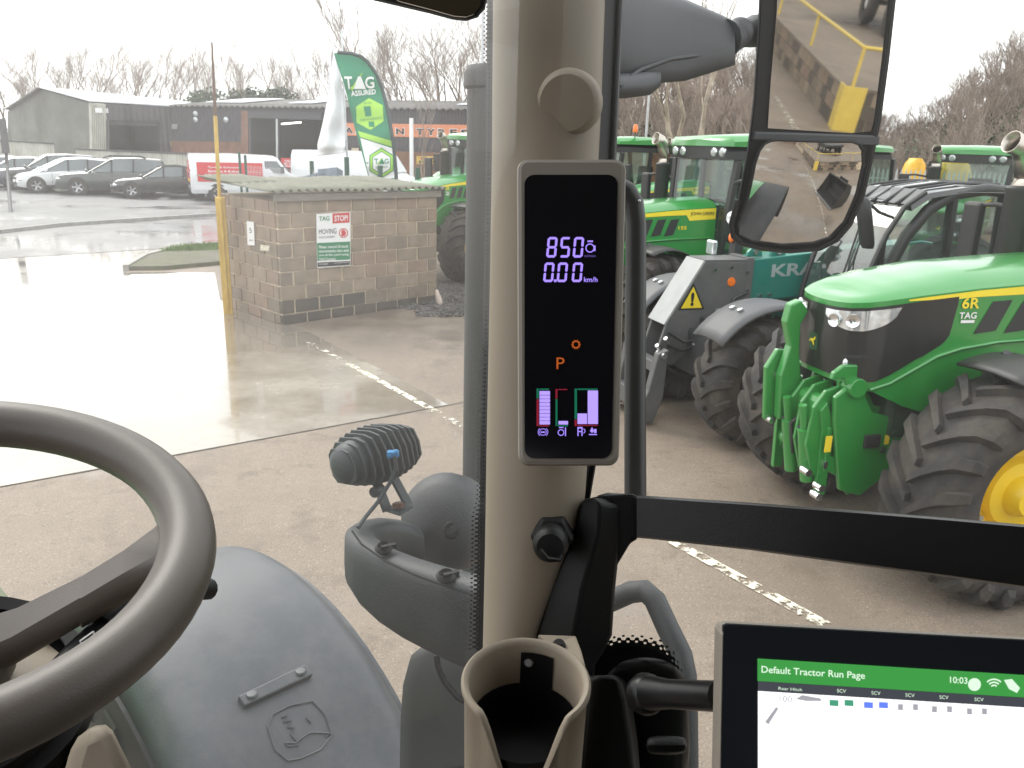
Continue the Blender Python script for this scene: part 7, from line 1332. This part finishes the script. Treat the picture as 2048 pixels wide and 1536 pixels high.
for r0_ in (6, 12, 18): mb = MB(); mb.grid(lambda a, b: plV.hit(1988 + (r0_ + 3 * b) * math.cos(R(225 + 90 * a)), 1378 + (r0_ + 3 * b) * math.sin(R(225 + 90 * a)), .0026), 8, 1); child(mb, 'signal_symbol', MT['scrt'], mo)
tq('satellite_symbol', MT['scrt'], [(2008, 1360), (2024, 1358), (2040, 1376), (2034, 1386), (2018, 1378)], .0026)
mb = MB(); mb.tube([P(1440, 1393, .56), P(1400, 1391, .58), P(1340, 1388, .60), P(1300, 1385, .62)], [.0105, .0105, .0105, .013], 14); mb.ball(P(1292, 1388, .63), .016); child(mb, 'support_arm', MT['rail'], mo, smooth=50)
# ================================================================ RAISED DOCK BEHIND US (seen in the side mirror)
DC = V((11.2, -7.0, 0)); DH = .72
dk = thing('loading_dock', 'raised block walled dock with yellow railing reflected in the side mirror', 'dock', DC)
MT['dockw'] = pm('stained_dock_wall', (.17, .15, .125), .9, var=.3, scale=2, dirt=(.08, .07, .06), dirt_amt=.6)
MT['yrail'] = pm('yellow_rail_paint', (.7, .52, .1), .5, var=.1)
def DPt(a, b, z): return DC + LD * a + LB * b + V((0, 0, z))
mb = MB(); mb.prism([DPt(.02, .02, 0), DPt(26, .02, 0), DPt(26, 22, 0), DPt(.02, 22, 0)], (0, 0, 0), (0, 0, DH - .05)); child(mb, 'dock_core', MT['mortar'], dk)
mb = MB(); mb.prism([DPt(-.02, -.02, 0), DPt(26, -.02, 0), DPt(26, 22, 0), DPt(-.02, 22, 0)], (0, 0, DH - .05), (0, 0, DH)); child(mb, 'dock_top', MT['yard'], dk)
for c in range(3):
    for i in range(22):
        a0 = i * .455 - (.22 if c % 2 else 0)
        mb = MB(); z0 = c * .223 + .004
        for q in ([DPt(max(0, a0), 0, 0), DPt(a0 + .44, 0, 0), DPt(a0 + .44, .05, 0), DPt(max(0, a0), .05, 0)],): mb.prism(q, (0, 0, z0), (0, 0, min(z0 + .21, DH - .055)))
        child(mb, 'block', random.choice(bl_m + bl_d), dk)
        if i < 12:
            mb = MB(); mb.prism([DPt(0, max(.06, a0 + .06), 0), DPt(.05, max(.06, a0 + .06), 0), DPt(.05, a0 + .5, 0), DPt(0, a0 + .5, 0)], (0, 0, z0), (0, 0, min(z0 + .21, DH - .055))); child(mb, 'block', random.choice(bl_m + bl_d), dk)
mb = MB(); mb.prism([DPt(-.03, -.03, 0), DPt(.3, -.03, 0), DPt(.3, 0, 0), DPt(0, 0, 0), DPt(0, .36, 0), DPt(-.03, .36, 0)], (0, 0, .0), (0, 0, DH + .02)); child(mb, 'corner_guard', MT['yrail'], dk)
RH = DH + .62
for a, b in ((.15, .15), (4.2, .15), (9.0, .15), (14, .15), (.15, 4.5), (.15, 9.0)): mb = MB(); mb.cyl(DPt(a, b, DH), DPt(a, b, RH), .03, 8); child(mb, 'rail_post', MT['yrail'], dk, smooth=60)
mb = MB(); mb.tube([DPt(.15, .15, RH), DPt(16, .15, RH)], .032, 8); mb.tube([DPt(.15, .15, RH), DPt(.15, 12, RH)], .032, 8); child(mb, 'top_rail', MT['yrail'], dk, smooth=60)
MT['oldbrick'] = pm('dull_red_brick', (.2, .13, .11), .9, var=.3, scale=1.5)
bw = thing('brick_warehouse', 'dull brick warehouse wall at the dock end in the mirror', 'building', DPt(26, 10, 0)); mb = MB(); mb.prism([DPt(27, -6, 0), DPt(34, -6, 0), DPt(34, 30, 0), DPt(27, 30, 0)], (0, 0, 0), (0, 0, 6.5)); child(mb, 'wall', MT['oldbrick'], bw)
mb = MB(); mb.prism([DPt(26.6, -6.4, 0), DPt(34, -6.4, 0), DPt(34, 30.4, 0), DPt(26.6, 30.4, 0)], (0, 0, 6.5), (0, 0, 6.8)); child(mb, 'roof', MT['frame'], bw); mb = MB(); mb.prism([DPt(26.9, 3, 0), DPt(27, 3, 0), DPt(27, 8, 0), DPt(26.9, 8, 0)], (0, 0, .72), (0, 0, 4.5)); child(mb, 'door', MT['frame'], bw)
# small trailer standing on the dock
tl = thing('flat_trailer', 'dark flat trailer with pale wheel hubs on the raised dock', 'trailer', DPt(8, 3.4, DH))
mb = MB(); mb.prism([DPt(4.5, 2.4, 0), DPt(10.5, 2.4, 0), DPt(10.5, 4.6, 0), DPt(4.5, 4.6, 0)], (0, 0, DH + .8), (0, 0, DH + 1.0)); child(mb, 'deck', MT['blackp'], tl); mb = MB(); mb.prism([DPt(10.3, 2.4, 0), DPt(10.5, 2.4, 0), DPt(10.5, 4.6, 0), DPt(10.3, 4.6, 0)], (0, 0, DH + 1.0), (0, 0, DH + 2.2)); child(mb, 'headboard', MT['blackp'], tl)
for a in (5.6, 6.8, 9.2):
    for b, s in ((2.4, -1), (4.6, 1)):
        mb = MB(); mb.lathe([(.2, -.12), (.46, -.12), (.5, -.06), (.5, .06), (.46, .12), (.2, .12)], 20, DPt(a, b, DH + .5), LB * s); t_ = child(mb, 'wheel', MT['tyre'], tl, smooth=50); mb = MB(); mb.lathe([(0, .1), (.1, .1), (.2, .06)], 16, DPt(a, b, DH + .5), LB * s); child(mb, 'hub', MT['white'], tl, smooth=50)
for a in (6.2, 9.2): mb = MB(); mb.beam(DPt(a, 2.5, DH + .55), DPt(a, 4.5, DH + .55), .12, .12); child(mb, 'axle', MT['frame'], tl)
mb = MB(); mb.beam(DPt(5, 3.0, DH + .7), DPt(10.4, 3.0, DH + .7), .12, .2); mb.beam(DPt(5, 4.0, DH + .7), DPt(10.4, 4.0, DH + .7), .12, .2); child(mb, 'chassis_rail', MT['frame'], tl)

# loader bucket standing behind us to the right, seen in the wide-angle glass
lb = thing('loader_bucket', 'black loader bucket standing in the yard reflected in the lower mirror', 'bucket', (7.6, -1.9, 0), R(20))
prof = [(-.5, .02), (.35, .02), (.55, .2), (.6, .55), (.45, .9), (.1, 1.02), (.05, .98), (.4, .85), (.54, .54), (.49, .22), (.32, .07), (-.5, .05)]
MT['bucket'] = pm('worn_black_steel', (.018, .018, .019), .45, var=.3, dirt=(.12, .1, .08), dirt_amt=.4)
mb = MB(); mb.prism([V((x, -1.1, z)) for x, z in prof], (0, 0, 0), (0, 2.2, 0)); mb.build('bucket_shell', MT['bucket'], lb)
for y in (-1.12, 1.1): mb = MB(); mb.prism([V((x, y, z)) for x, z in ((-.5, .02), (.35, .02), (.55, .2), (.6, .55), (.45, .9), (.1, 1.02))], (0, 0, 0), (0, .02, 0)); mb.build('bucket_side', MT['bucket'], lb)
mb = MB(); mb.box((-.55, 0, .035), (.16, 2.2, .03)); mb.build('cutting_edge', MT['steel'], lb); mb = MB(); mb.box((.66, 0, .6), (.1, .9, .7)); mb.build('mounting_frame', MT['bucket'], lb, bev=.02)
